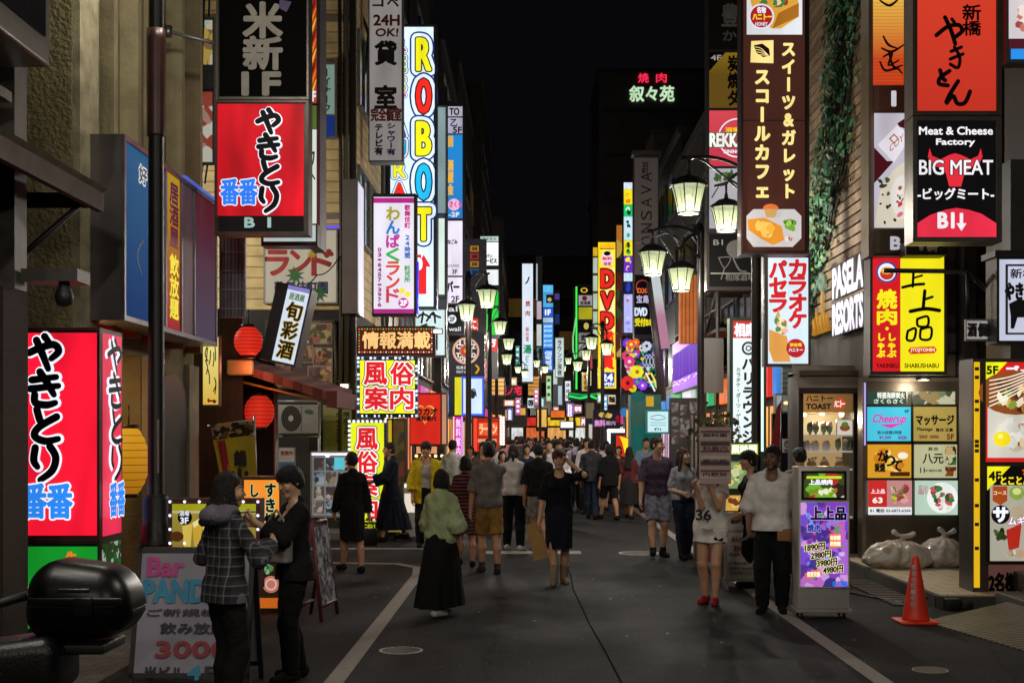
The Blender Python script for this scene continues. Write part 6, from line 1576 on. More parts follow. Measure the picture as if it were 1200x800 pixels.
# ivy on the slatted wall
mb = MB(); r = random.Random(8); greens = [paint(c,.55,0,.3,9) for c in ('#3f7a52','#4f8a5c','#2f5a3e','#6f7444','#1f4634')]
ZK = [3.5,4,5,6,7.3,8.3,13]; CK = [21.7,21.6,20.8,19.85,19.4,18.95,18.9]; HK = [.12,.28,.85,1.15,.8,.62,.6]
for k in range(9500):
 zt = r.uniform(3.5,12.5); c_ = np.interp(zt,ZK,CK); h_ = np.interp(zt,ZK,HK) * (1 + .22 * math.sin(zt * 4.3) + .15 * math.sin(zt * 9.1))
 u = max(-1.25,min(1.25,r.gauss(0,.55))); y = c_ + u * h_
 if y < 18.2 or y > 23 or math.sin(y * 6.1 + zt * 2.3) + math.sin(zt * 5.7 - y * 3.2) > 1.45: continue
 thick = .34 * max(.15,1 - abs(u) * .7) * (.65 + .35 * math.sin(y * 5 + zt * 3.1))
 x = 4.74 - r.random() ** .7 * thick
 a = r.uniform(0,2 * PI); L = r.uniform(.035,.07) if k % 3 else r.uniform(.07,.15)
 c = Vector((x,y,zt)); d1_ = Vector((r.uniform(-.6,.1) * L,math.cos(a) * L,math.sin(a) * L - .03)); n1 = Vector((r.uniform(-.5,.5) * L * .5,-math.sin(a) * L * .45,math.cos(a) * L * .45))
 mb.quad([c,c + d1_ * .45 + n1,c + d1_,c + d1_ * .45 - n1],greens[min(4,int(r.random() ** 1.3 * 5))])
o = empty('ivy',(4.7,20.5,2.4),0,'thick green ivy hanging down the slatted brown wall','plant'); f = mb.build('foliage',o); f.location = (-4.7,-20.5,-2.4)
mb = MB()
for k in range(14):
 y = 18.4 + k * .33; mb.tube([(4.73,np.interp(z,ZK,CK) + (k - 7) / 7 * np.interp(z,ZK,HK) * .8 + .08 * math.sin(z * 2 + k),z) for z in np.linspace(4.2 + .3 * (k % 4),13,12)],.016,paint('#3a3022',.8),5)
f = mb.build('stem',o); f.location = (-4.7,-20.5,-2.4)
# honey toast stand
def P_(px,py,d=18.9): return at(px,py,d)
base = at(968,690,18.9); base.z = 0
ST = empty('food_stand',base,0,'lit sweets stand with toast sign and shelves of sample desserts','stall')
x0,x1 = at(936,0,18.9).x,at(1006,0,18.9).x
mb = MB(); z_ = lambda py: at(0,py,18.9).z
mb.box((x0,18.9,.1),(x0 + .07,19.7,z_(436)),paint('#241c17',.5,.1)); mb.box((x1 - .07,18.9,.1),(x1,19.7,z_(436)),paint('#241c17',.5,.1)); mb.box((x0 + .07,19.6,.1),(x1 - .07,19.7,z_(436)),paint('#8a6a48',.6)); mb.box((x0,18.85,z_(440)),(x1,19.7,z_(434)),paint('#5a4a3a',.5))
mb.box((x0 + .07,18.9,.1),(x1 - .07,19.6,z_(608)),paint('#4a3a30',.6)); o = mb.build('cabinet',ST); o.location = -base
mb = MB(); mb.add([(x0 - .06,18.62,z_(462)),(x1 + .06,18.62,z_(462)),(x1 + .06,19.1,z_(430)),(x0 - .06,19.1,z_(430)),(x0 - .06,18.62,z_(455)),(x1 + .06,18.62,z_(455)),(x1 + .06,19.1,z_(427)),(x0 - .06,19.1,z_(427))],[(0,1,2,3),(7,6,5,4),(0,4,5,1),(1,5,6,2),(2,6,7,3),(3,7,4,0)],paint('#463a2e',.7,0,.25,4)); o = mb.build('awning',ST); o.location = -base
mb = MB(); mb.box((x0 + .08,18.92,z_(483)),(x1 - .08,18.98,z_(459)),lit_grad('#c08a4a','#7a5a34','X',x0,x1,.7)); o = mb.build('sign_board',ST); o.location = -base
mb = MB(); 
def lt(txt,a,b,c,e,mat,bold=.05,y=18.912): letters(mb,txt,(at(a,0,18.9).x,z_(e),at(c,0,18.9).x,z_(b)),y,mat,bold)
lt('TOAST',945,473,974,479,K,.07); lt('ハニトー',945,463,976,470,paint('#2a1a10'),.04); lt('ハニトー',978,469,990,477,lit('#f0e0d0',.9),.05,18.900)
pts = [(at(984 + 7 * math.cos(a),0,18.9).x,18.908,z_(473 + 7 * math.sin(a))) for a in np.linspace(0,2 * PI,18)[:-1]]; mb.quad(pts[::-1],lit('#c0401e',.9))
o = mb.build('lettering',ST); o.location = -base
for py in (511,530,551,607):
 mb = MB(); mb.box((x0 + .075,18.95,z_(py)),(x1 - .075,19.58,z_(py) + .025),lit('#e8e0d4',.35)); o = mb.build('shelf',ST); o.location = -base
mb = MB(); mb.box((x0 + .075,19.57,z_(607)),(x1 - .075,19.595,z_(484)),lit_grad('#8f7a6a','#c8a258','Z',z_(607),z_(484),.8)); o = mb.build('back_panel',ST); o.location = -base  # interior light painted in: panel glows, warmer towards the top
for (px,py) in ((967,486),(945,488),(990,488)):
 mb = MB(); c = at(px,py,19.0); mb.lathe((c.x,c.y + .2,c.z),[(.03,0),(.045,.05),(.03,.07)],lit('#fff0c8',1.8),10); o = mb.build('spot_lamp',ST); o.location = -base
L_ = bpy.data.lights.new('stand_light','POINT'); L_.energy = 55; L_.color = (1,.82,.55); L_.shadow_soft_size = .06
lo_ = bpy.data.objects.new('stand_light',L_); COL.objects.link(lo_); lo_.location = (at(968,0,18.9).x,19.2,z_(489) - .05)
# desserts on the shelves, each its own thing
def dessert(px,py,kind,i):
 c = at(px,py,19.05); c.y = 19.1
 r = random.Random(i); mb = MB()
 nm,lb = {'glass': ('parfait','dessert parfait sample in a glass on the stand shelf'),'cake': ('toast_cake','honey toast cake sample with cream on the stand shelf'),'cup': ('dessert_cup','paper dessert cup sample on the stand shelf')}[kind]
 if kind == 'glass':
  mb.lathe(c,[(.035,0),(.02,.01),(.015,.03),(.04,.06),(.05,.14)],paint('#7a8a78',.1,0,.1),10); mb.ball(c + Vector((0,0,.155)),(.045,.045,.04),paint(r.choice(('#d8c8b0','#4a6a3a','#8a4a4a')),.6),8,6); mb.ball(c + Vector((.02,-.01,.19)),.018,paint('#a02020'),6,4)
 elif kind == 'cake':
  mb.lathe(c,[(.11,0),(.115,.012)],paint('#d8d4cc',.2),14); mb.box(c + Vector((-.06,-.06,.012)),c + Vector((.06,.06,.11)),paint('#b87a34',.7),.01); mb.ball(c + Vector((0,0,.135)),(.055,.055,.04),paint('#e8dcc8',.5),8,6)
  for k in range(4): mb.ball(c + Vector((r.uniform(-.05,.05),r.uniform(-.05,.0),.15 + r.random() * .03)),.018,paint(r.choice(('#b02828','#d8a040','#4a7a3a'))),6,4)
 else:
  mb.lathe(c,[(.045,0),(.065,.12)],paint('#d8d0d0',.5),10); mb.ball(c + Vector((0,0,.13)),(.055,.055,.04),paint('#c8b0b0',.5),8,6); mb.ball(c + Vector((.01,-.03,.15)),.02,paint('#b03048'),6,4)
 return solid(nm,mb,lb,'dessert',c,{'glass': 'parfaits on the stand shelves','cake': 'toast cakes on the stand shelves','cup': 'dessert cups on the stand shelves'}[kind])
i = 0
for py,row in ((510,((950,'glass'),(957,'glass'),(966,'glass'),(973,'glass'))),(529,((946,'cup'),(956,'cup'),(969,'cup'),(983,'glass'),(992,'glass'),(999,'glass'))),(550,((952,'cake'),(967,'cake'),(985,'cake')))):
 for px,kd in row: dessert(px,py,kd,i); i += 1
S = Sign('picture_card','framed dessert picture card standing on the top shelf of the sweets stand','card',(980,491,1000,510),18.98,t=.02,case=paint('#d8d0c4')); S.panel(lit('#d8cfc0',.8),(981,492,999,509)); S.disc(990,501,6,4,lit('#8a4a24',.8)); S.disc(990,497,4,3,lit('#5a7a3a',.8)); S.done()
S = Sign('price_board','small lit board above the doorway with two spot lamps beside the sweets stand','sign',(909,461,938,484),20.2,t=.2,case=paint('#5d574c',.5)); S.panel(lit('#8a8674',.45),(917,463,937,482)); S.panel(lit('#a8b8c4',.6),(910,463,916,482)); [S.disc(x,472,3,2,lit('#ffe0a8',1.3),'spot') for x in (921,935)]; S.done()
S = Sign('wall_vent','pale ribbed ventilation panel under the karaoke lightbox','vent',(917,429,938,461),20.8,t=.1,case=stripes('#6f746c','#9aa096','Z',.08,.3,.6)); S.done()
S = Sign('notice_sticker','small white no smoking notice on the dark door beside the sweets stand','notice',(917,514,929,530),20.4,t=.02,case=paint('#c8c8d0')); S.ring(923,520,3,4.2,paint('#2a2a34')); S.stroke([(920.5,517),(925.5,523)],1,paint('#2a2a34')); S.text('禁煙',(919,526,927,529),paint('#2a2a34'),.03); S.done()
S = Sign('entrance_door','dark blue doorway left of the sweets stand with pale light strips','door',(905,484,936,650),20.6,t=.1,case=paint('#0e1222',.3)); m = S.buf('tube'); m.tube([(S.x(930),-.03,.2),(S.x(930),-.03,S.H - .05)],.012,lit('#c8d0f0',1.0),6); m = S.buf('handle'); m.tube([(S.x(910),-.06,.9),(S.x(910),-.06,1.4)],.012,STEEL(),6); S.done()
mb = MB(); a = at(912,545,19.6); 
mb.tube([a + Vector((0,0,-1.2)),a + Vector((.05,0,1.0))],.012,STEEL(),6)
fl = [a + Vector((.04,-.01,.98)),a + Vector((-.02,-.02,.9)),a + Vector((-.12,-.03,.3)),a + Vector((-.16,-.02,-.55)),a + Vector((.0,0,-.5))]
mb.add([*fl,*[q + Vector((0,.008,0)) for q in fl]],[(0,1,2,3,4),(9,8,7,6,5)] + [(i,i + 5,(i + 1) % 5 + 5,(i + 1) % 5) for i in range(5)],paint('#8e2420',.8,0,.25,6))
solid('banner_flag',mb,'narrow folded red banner flag on a pole beside the dark doorway','flag',at(912,640,19.6))
# frame pillar with small stacked signs (tan frame left of the BIG MEAT sign)
TAN = paint('#6a6152',.45,.4,.15,3)
S = Sign('sign_pillar','tan steel sign pillar holding a noodle picture, the number 1 and a bistro card','sign',(1018,-60,1060,300),17.0,t=.4,case=TAN)
S.panel(lit_grad('#c83a1a','#f0c050','Z',2.6,3.5,.95),(1023,-58,1059,100)); [S.stroke([(1023,y),(1059,y)],.5,lit('#b8701e',.8),'picture') for y in range(4,98,4)]
for pts in ([(1030,2),(1042,8),(1056,-4)],[(1034,44),(1040,54),(1050,58)],[(1032,58),(1044,62),(1058,54)],[(1034,68),(1044,64),(1040,78),(1052,72)],[(1030,74),(1036,84),(1050,82),(1056,88)],[(1040,62),(1046,80),(1056,78)]): S.stroke(pts,[2,3.2,1.6] if len(pts) == 3 else [2,3,2.6,1.6],K)
S.panel(TAN,(1023,102,1059,132)); S.text('1',(1042,109,1050,125),lit('#d8d4dc',.8),.08)
S.panel(lit('#c0bcc8',.85),(1023,134,1059,268)); S.poly([(1023,174),(1038,190),(1046,190),(1023,216)],lit('#4a141c',.7)); S.poly([(1050,146),(1059,140),(1059,152),(1052,150)],lit('#4a141c',.7)); S.poly([(1027,171),(1050,148),(1059,156),(1059,172),(1046,192)],lit('#d8d4dc',.95)); S.ring(1046,164,4,6,lit('#a8542a',.8),n=4); S.text('COY',(1041,172,1057,180),lit('#b87a5a',.8),.02,lean=.9)
S.poly([(1024,262),(1030,225),(1044,202),(1059,190),(1059,267),(1024,267)],lit('#d8d0bc',.85)); S.blobs((1025,200,1058,266),['#3a4a2a','#5a6a3a','#2a3420'],20,7,.55,12); S.disc(1058,232,16,26,lit('#dcd8d4',.9),n=18); S.blobs((1046,215,1059,262),['#c83a44','#3a7a3a','#e8e4e0','#a82a3a','#d8747a'],14,10,.85,13)
S.panel(TAN,(1023,270,1059,298)); S.text('B',(1042,279,1053,293),lit('#c8c4cc',.7),.07); S.done()
# BIG MEAT double sign
S = Sign('hanging_sign','big orange red lightbox with black brushed kana above the black bull lightbox','sign',(1069,-60,1173,136),14.4,t=.3,case=paint('#6a6058',.4,.6))
S.panel(lit_grad('#c02a18','#d83c22','Z',0,1.9,1.0),(1074,-58,1167,132)); DK = lit('#100605',.05)
S.text('新',(1128,6,1149,24),DK,.03); S.text('橋',(1128,25,1149,42),DK,.03)
for pts,w in (([(1097,42),(1110,32),(1123,30),(1127,37),(1119,44)],5),([(1107,21),(1114,36),(1119,52)],5),([(1115,23),(1118,27)],4),([(1114,61),(1126,56)],4),([(1113,70),(1128,64)],4),([(1118,56),(1124,68),(1122,80),(1113,76)],4),([(1101,83),(1104,92),(1107,95)],5),([(1112,84),(1101,92),(1100,99),(1110,101)],5),([(1122,96),(1112,112),(1108,122),(1116,113),(1121,122),(1130,121),(1136,108)],5)): S.stroke(pts,w,DK)
S.frame(.05,paint('#5a4c42',.35,.7)); S.done()
S = Sign('hanging_sign','black lightbox with white words, a red bull head and B1 arrow','sign',(1069,137,1173,284),14.41,t=.3,case=paint('#6a6058',.4,.6))
S.panel(lit('#121012',.4),(1074,142,1167,278)); W1 = lit('#f0ecf0',.95)
S.text('Meat & Cheese',(1077,149,1163,158),W1,.04); S.text('Factory',(1097,163,1142,172),W1,.04)
BUL = lit('#d82a38',1.0)
S.poly([(1089,174),(1092,183),(1102,187),(1112,182),(1119,180),(1126,182),(1137,187),(1146,183),(1149,174),(1151,184),(1147,193),(1138,197),(1130,203),(1126,219),(1112,219),(1108,203),(1100,197),(1091,193),(1087,184)],BUL)
S.text('BIG MEAT',(1077,188,1163,205),W1,.02,out=(lit('#0c0a0c',.2),.06)); 
S.text('-ビッグミート-',(1075,221,1164,234),W1,.035)
pts = [(1074,278),(1074,262),(1090,252),(1108,246),(1120,244),(1134,246),(1150,251),(1167,262),(1167,278)]; S.poly(pts,lit('#d82c44',1.0))
S.text('B1',(1099,250,1117,267),W1,.06); S.poly([(1124,250),(1128,250),(1128,262),(1132,262),(1126,271),(1120,262),(1124,262)],W1,'lettering'); S.frame(.05,paint('#5a5450',.35,.7)); S.done()
# yellow and red grill sign
S = Sign('wall_sign','red and yellow lightbox with black brushed characters and red bowl emblem','sign',(1019,297,1109,439),17.2,t=.3,case=paint('#4a463e',.45,.5))
S.panel(lit('#c81c22',1.0,.1),(1022,301,1055,435)); S.panel(lit('#e8dc1a',1.0,.06),(1055,301,1106,435))
S.disc(1039,319,12.5,12.5,lit('#e0e4f0')); S.ring(1039,319,10.5,12.5,lit('#3a3a90',.9)); S.disc(1039,321,8,7,lit('#c8342a',.9)); S.disc(1039,317,7,4.5,lit('#e8b84a',.9))
YL = lit('#f4e61e'); S.text('焼',(1028,340,1050,361),YL,.05); S.text('肉',(1028,363,1050,380),YL,.05); S.disc(1039,385,2,2,YL,'lettering'); S.text('しゃぶ',(1027,390,1037,419),YL,.06,v=True); S.text('しゃぶ',(1039,390,1050,419),YL,.06,v=True)
for pts,w in (([(1070,317),(1069,336)],3),([(1070,326),(1080,323)],2.4),([(1057,337),(1070,334),(1082,333)],3.4),([(1083,341),(1081,362)],4),([(1083,351),(1092,348)],3),([(1066,365),(1084,362),(1100,364)],4.4),([(1074,374),(1086,371),(1086,382),(1075,382),(1074,374)],3),([(1063,388),(1072,385),(1070,398),(1062,398),(1063,388)],3),([(1078,386),(1090,384),(1089,397),(1078,397),(1078,386)],3)): S.stroke(pts,w,lit('#1a1404',.05))
S.poly([(1066,407),(1094,406),(1097,410),(1094,414),(1066,415),(1063,411)],lit('#c8401e',.9)); S.text('JYOJYOHIN',(1066,408,1094,413),lit('#f0d8b0'),.04)
S.text('YAKINIKU',(1026,426,1052,431),lit('#3a0a0a',.2),.03); S.text('SHABUSHABU',(1059,426,1099,431),lit('#2a2404',.2),.03); S.frame(.035,paint('#57524a',.4,.5)); S.done()
# hanging plant pot above it
S = Sign('sign_shelf','thin yellow lit ledge with small dark plant between the two right hand lightboxes','shelf',(1062,283,1110,299),16.6,t=.3,case=paint('#2a2620',.5)); S.panel(lit('#d8cc2a',.7),(1064,284,1098,287)); S.blobs((1074,286,1108,296),['#1a2a14','#d8d4d0','#3a2a18'],9,9,0,3); S.done()
# black bracket and white bull lantern
mb = MB(); A = at(1036,317,15); B = at(1134,318,15); C = at(1170,355,15); D = at(1134,375,15)
mb.tube([A,B,C],.028,INK(),8); mb.tube([B,D],.025,INK(),8); mb.tube([D,at(1170,398,15)],.02,INK(),8)
solid('sign_bracket',mb,'black bent steel bracket carrying the white bull sign','bracket',B)
S = Sign('hanging_sign','white lit sign with black bull drawing and brushed kana at the right edge','sign',(1168,299,1232,402),14.6,t=.35,case=paint('#14110f',.5)); S.panel(lit('#c4c8dc',.9),(1171,304,1230,399)); S.frame(.02,INK(),(1178,310,1228,392)); S.text('新橋',(1184,315,1212,326),K,.03); S.text('やきとん',(1178,332,1222,351),K,.06); S.poly([(1182,356),(1192,351),(1214,352),(1222,358),(1218,370),(1214,385),(1210,385),(1208,372),(1192,372),(1188,385),(1184,385),(1184,370)],K); S.box((1164,294,1236,301),-.06,.4,INK(),'cap'); S.done()
S = Sign('small_sign','small white sign with black blocks hanging under the bent bracket','sign',(1132,374,1170,399),14.9,t=.06,case=paint('#8a8680',.5)); S.panel(lit('#b8b4b0',.55),(1133,376,1169,397)); [S.text(c,(1134 + i * 12,379,1144 + i * 12,394),K,.06) for i,c in enumerate('酒個場')]; S.done()
S = Sign('wall_screen','tilted picture panel with blue strip at the top right corner','sign',(1180,-10,1235,74),14.2,t=.2,case=paint('#3a3436',.5)); S.panel(lit('#d8d0d4',.9),(1182,-8,1233,46)); S.blobs((1184,4,1216,44),['#e0a890','#c87a6a','#f0e0d8','#a84a44'],16,16,.9,2); S.panel(lit('#5a2030',.6),(1182,46,1233,58)); S.panel(lit('#2a8ae0',1.0),(1184,58,1233,70)); S.done()
# directory of restaurants in the entrance
S = Sign('directory_board','steel entrance directory with rows of coloured restaurant panels','sign',(1010,456,1136,668),17.75,t=.22,case=paint('#6a5f52',.35,.7,.2,2))
S.root.location.z = max(.14,S.root.location.z)
def cell(c,box): S.panel(lit(c,.85,.06),box)
cell('#28423a',(1016,472,1062,487)); S.text('特選海鮮炭火',(1028,473,1060,480),lit('#e0e4d8',.9),.04); S.text('さくらさく',(1024,481,1058,486),lit('#d8e8d8',.8),.04)
S.panel(photo(['#7a8a5a','#d8d4b0','#3a4a2a','#a88a4a'],12,.7),(1064,472,1119,487),'picture')
cell('#4ac4e0',(1016,490,1067,530)); S.text('Cheerup',(1021,499,1060,511),lit('#c83aa8',.95),.03,slant=.25); S.poly([(1030,511),(1058,509),(1044,515)],lit('#c83aa8',.95)); S.text('飲み放題2時間',(1028,518,1056,522),K,.02); S.text('¥1,500',(1030,524,1044,528),lit('#7a2a8a',.8),.04); S.text('¥500',(1052,524,1062,528),lit('#7a2a8a',.8),.04); S.text('4F',(1059,493,1065,497),lit('#1a5a7a',.8),.04)
cell('#a8924a',(1070,490,1120,530)); S.text('マッサージ',(1073,500,1117,511),lit('#1a1408',.1),.05); S.text('Massage',(1074,514,1092,519),lit('#2a200c',.1),.03); S.text('整体 足裏',(1096,515,1116,519),lit('#2a200c',.1),.03); S.text('5F',(1109,522,1117,528),lit('#7a2a2a',.6),.05); S.text('営業',(1076,523,1100,527),lit('#8a4a3a',.6),.03)
cell('#d89a2a',(1016,534,1067,573)); S.blobs((1017,535,1066,572),['#e8c04a','#c87a1e','#f0d88a'],14,18,.85,31); [S.text(ch,(1028 + i * 8,541 + i * 6,1040 + i * 8,553 + i * 6),K,.05) for i,ch in enumerate('がりて')]; S.disc(1057,547,6,4,lit('#f0e8d8',.9)); S.text('炭焼',(1024,556,1036,566),K,.05); S.panel(lit('#5a3010',.5),(1042,566,1065,571))
cell('#b8b890',(1070,534,1120,573)); S.text('八元',(1080,545,1104,556),lit('#2a3420',.2),.03); S.text('11',(1077,561,1082,567),K,.03); S.panel(photo(['#7a4a24','#d8b87a','#3a2414'],16,.7),(1106,536,1119,546),'picture'); S.panel(photo(['#4a7a3a','#d8d0a0','#2a4a1e'],16,.7),(1106,548,1119,558),'picture'); S.panel(photo(['#8a4a1e','#e0c08a','#5a2a10'],16,.7),(1106,560,1119,571),'picture'); S.text('中国料理',(1082,563,1102,566),K,.02); S.text('宴会',(1086,537,1098,541),K,.02)
cell('#e8ecf0',(1016,576,1067,616)); S.panel(lit('#c02a28',.9),(1016,576,1038,607)); S.panel(lit('#c88a8a',.8),(1038,576,1067,607)); S.blobs((1038,577,1067,606),['#d8a0a0','#a84a54','#e8d0c8','#c8c03a','#8a3a40','#6a8a3a'],24,11,.85,32); S.text('上上品',(1019,586,1035,591),lit('#f0d8d0'),.04); S.text('B1 電話 03-6873-6344',(1018,609,1065,613),K,.03); S.text('63',(1021,596,1032,602),lit('#f0e8e0'),.06)
cell('#b8d0c0',(1070,576,1120,616)); S.disc(1102,596,18,18,lit('#e8ece8',.9)); S.blobs((1084,578,1119,614),['#a83a3a','#c8605a','#4a7a44','#e8e4dc','#2a5a34'],26,11,.8,33); S.text('品川',(1074,582,1084,592),lit('#c88a8a',.6),.02)
S.frame(.05,paint('#8a8074',.35,.7)); 
for y in (488.6,532,574.5): S.box((1014,y - 1,1122,y + 1),-.03,-.012,paint('#3a3630',.4,.6),'mullion')
S.box((1067.5,472,1069.5,617),-.03,-.012,paint('#3a3630',.4,.6),'mullion')
S.panel(lit_grad('#b8a8f0','#e8f040','Z',.9,.2,1.0),(1010.5,462,1012.5,535),'edge_light'); S.done()
# upright menu at the right edge
S = Sign('menu_board','tall lit food menu with 5F and 4F panels and a yellow edge','sign',(1140,420,1250,706),14.0,t=.45,case=paint('#4a433a',.4,.5))
S.panel(lit('#e0b018',.95,.15),(1141,424,1148,688)); [S.box((1142,y,1147,y + 4),-.008,-.006,paint('#3a2a08',.5),'lettering') for y in (430,440,468,478,515,520,526,560,590,612,640)]
S.panel(lit('#c8201e',.95),(1154,424,1248,541)); S.panel(lit('#241a14',.5),(1157,442,1246,536)); S.panel(lit('#d0ccc0',.85),(1157,442,1246,536),'picture')
S.poly([(1154,424),(1180,424),(1154,452)],lit('#e0e01a')); S.text('5F',(1156,429,1169,438),K,.06); S.text('ゴー',(1179,429,1210,439),WH(.95),.07)
S.disc(1190,460,44,26,lit('#8a4a1e',.85)); S.blobs((1157,442,1230,486),['#b0682a','#6a3414','#d8a85a','#e8e0c0','#8a9a3a','#4a2410'],46,15,.85,41)
for k in range(7): S.stroke([(1158,476 - k * 5),(1180,466 - k * 4),(1205,452 - k * 3)],1.3,lit('#f0ecd8',.95),'picture')
S.blobs((1157,486,1230,534),['#e0dcd0','#c8b8a0','#d8d4c8','#b89a7a','#f0ece4'],30,22,.85,42); S.disc(1172,514,10,9,lit('#e8d01e',.95)); S.disc(1170,511,3,2.4,lit('#f4ec8a',.95)); S.blobs((1184,505,1230,532),['#d8a878','#b87a4a','#e8d0b0','#8a5a34'],16,16,.85,43)
S.text('ヤキソバ',(1196,446,1208,500),lit('#f0e8d0',.95),.05,v=True,out=(lit('#b01e1a',.8),.06))
S.panel(lit('#15110f',.4),(1154,546,1248,658)); S.poly([(1154,546),(1181,546),(1154,574)],lit('#e0d81a')); S.text('4F',(1156,552,1170,562),K,.06); S.text('とことん',(1170,558,1204,567),lit('#f0d81e'),.05); S.text('宮',(1195,549,1206,556),lit('#e05a1e'),.04)
S.panel(lit('#b8b4a4',.75),(1157,568,1246,656)); S.poly([(1160,569),(1177,569),(1177,586),(1169,591),(1160,586)],lit('#a84a1e',.8)); S.text('コース',(1161,575,1176,579),lit('#f0e0b0'),.03); S.disc(1188,577,9,8,lit('#8aa84a',.8)); S.disc(1188,575,5,4,lit('#d8e08a',.8)); S.disc(1188,598,8,7,lit('#b8a88a',.8))
S.disc(1169,602,11,11,lit('#241c18',.3)); S.text('サ',(1161,594,1177,610),WH(.95),.07); S.text('ムギョ',(1178,604,1206,614),WH(.95),.04,out=(lit('#a8201e',.8),.07)); S.blobs((1157,616,1180,634),['#3a4a24','#5a6a34','#2a2a18'],10,10,.6,44); S.poly([(1175,620),(1193,612),(1190,640),(1178,644)],lit('#b0281c',.9)); S.blobs((1157,640,1246,655),['#5a7a3a','#c8a88a','#8a9a6a','#e0d8c8'],18,12,.7,45); S.panel(lit('#2a2c30',.4),(1200,575,1206,600),'picture')
S.panel(lit('#5a3a34',.8),(1154,660,1248,702)); S.text('2名様以上で',(1155,670,1222,692),lit('#0a0808',.02),.05); S.frame(.03,paint('#5a5044',.35,.6),(1151,421,1250,660)); S.done()
SMALL = [('red','#e0242a',568,420,575,446,64,'酒'),('orange','#e8822a',590,468,603,476,66,'居酒屋'),('teal','#2a9a90',604,405,609,428,90,'茶'),('amber','#d8a03a',598,442,606,462,84,'飯'),('pink','#d85a9a',626,455,631,474,82,'歌'),('pale green','#a8d8a0',640,440,646,470,86,'薬'),('white','#dfe6ea',662,446,669,470,90,'店'),('violet','#8a4ad0',664,472,672,488,74,'BAR'),
 ('gold','#d8b04a',682,436,691,458,68,'金'),('lemon','#d8dc4a',688,434,693,452,62,'串'),('crimson','#b01e30',672,474,682,484,66,'寿司'),('lime','#6ac83a',700,460,708,472,54,'安'),('sky blue','#5ab0e0',706,462,712,486,52,'湯'),('cream','#e8d8b0',712,462,722,474,48,'麺'),('rust','#b8501e',680,488,688,500,60,'丼'),('cobalt','#2a4ad0',594,478,601,492,70,'魚'),('magenta','#c82a90',604,466,610,486,74,'楽'),('ice white','#e4f0ff',618,466,626,478,88,'OPEN'),('salmon','#e08a70',648,476,655,486,96,'肉'),('jade','#3ab080',632,466,638,476,92,'元')]
for cn,hx,a,b,c,e,d,t in SMALL:
 S = Sign('hanging_sign','small far ' + cn + ' lit sign hanging over the distant crowd','sign',(a,b,c,e),d,t=.25,group='small lit signs far down the street'); S.panel(lit(hx,.95),inset=.03)
 w_ = c - a; h_ = e - b
 if h_ > w_ * 1.6: [S.text(t[0],(a + w_ * .2,b + h_ * (.12 + .28 * k),c - w_ * .2,b + h_ * (.12 + .28 * k) + w_ * .6),K if cn in ('white','lemon','cream','ice white','pale green','gold') else WH(),.04) for k in range(3)]
 else: S.text(t,(a + w_ * .15,b + h_ * .2,c - w_ * .15,e - h_ * .2),K if cn in ('white','lemon','cream','ice white') else WH(),.05)
 S.done()
# ------------------------------------------------------------------ street lamps
GLASS = lit('#cdd9a6',.68,.18); GLASS.node_tree.nodes['Principled BSDF'].inputs['Alpha'].default_value = .62
def lantern_parts(root,p,r,power):
 """six-sided lantern hanging at p (centre of the glass), relative to root"""
 o = Vector(p); n = 8; h = r * 1.55
 iron = paint('#12150f',.45,.3,.2,6)
 mb = MB(); mb.lathe(o,[(r * .62,-h / 2),(r * 1.0,h / 2)],GLASS,n,smooth=False,caps=False,rot=PI / 8); g = mb.build('lantern_glass',root)
 mb = MB(); mb.ball(o + Vector((0,0,-r * .12)),(r * .3,r * .3,r * .42),lit('#fbfbdc',1.6),10,8); mb.build('bulb',root)
 mb = MB(); mb.lathe(o,[(r * 1.16,h / 2),(r * 1.12,h / 2 + r * .12),(r * .6,h / 2 + r * .52),(r * .16,h / 2 + r * .66),(r * .1,h / 2 + r * 1.0)],iron,n,smooth=False,rot=PI / 8); mb.build('lantern_roof',root)
 mb = MB()
 for k in range(n):
  a = 2 * PI * k / n + PI / 8
  mb.tube([o + Vector((r * .63 * math.cos(a),r * .63 * math.sin(a),-h / 2)),o + Vector((r * 1.015 * math.cos(a),r * 1.015 * math.sin(a),h / 2))],r * .035,iron,5)
 mb.lathe(o + Vector((0,0,-h / 2 - r * .06)),[(r * .66,0),(r * .67,r * .08),(r * .60,r * .08),(r * .6,0)],iron,n,smooth=False,caps=False,rot=PI / 8)
 mb.build('lantern_frame',root)
 L = bpy.data.lights.new('lantern_bulb','POINT'); L.energy = power; L.color = (1.0,.94,.83); L.shadow_soft_size = r * .25
 lo = bpy.data.objects.new('lantern_bulb',L); COL.objects.link(lo); lo.parent = root; lo.location = o + Vector((0,0,-h / 2 - r * .34))
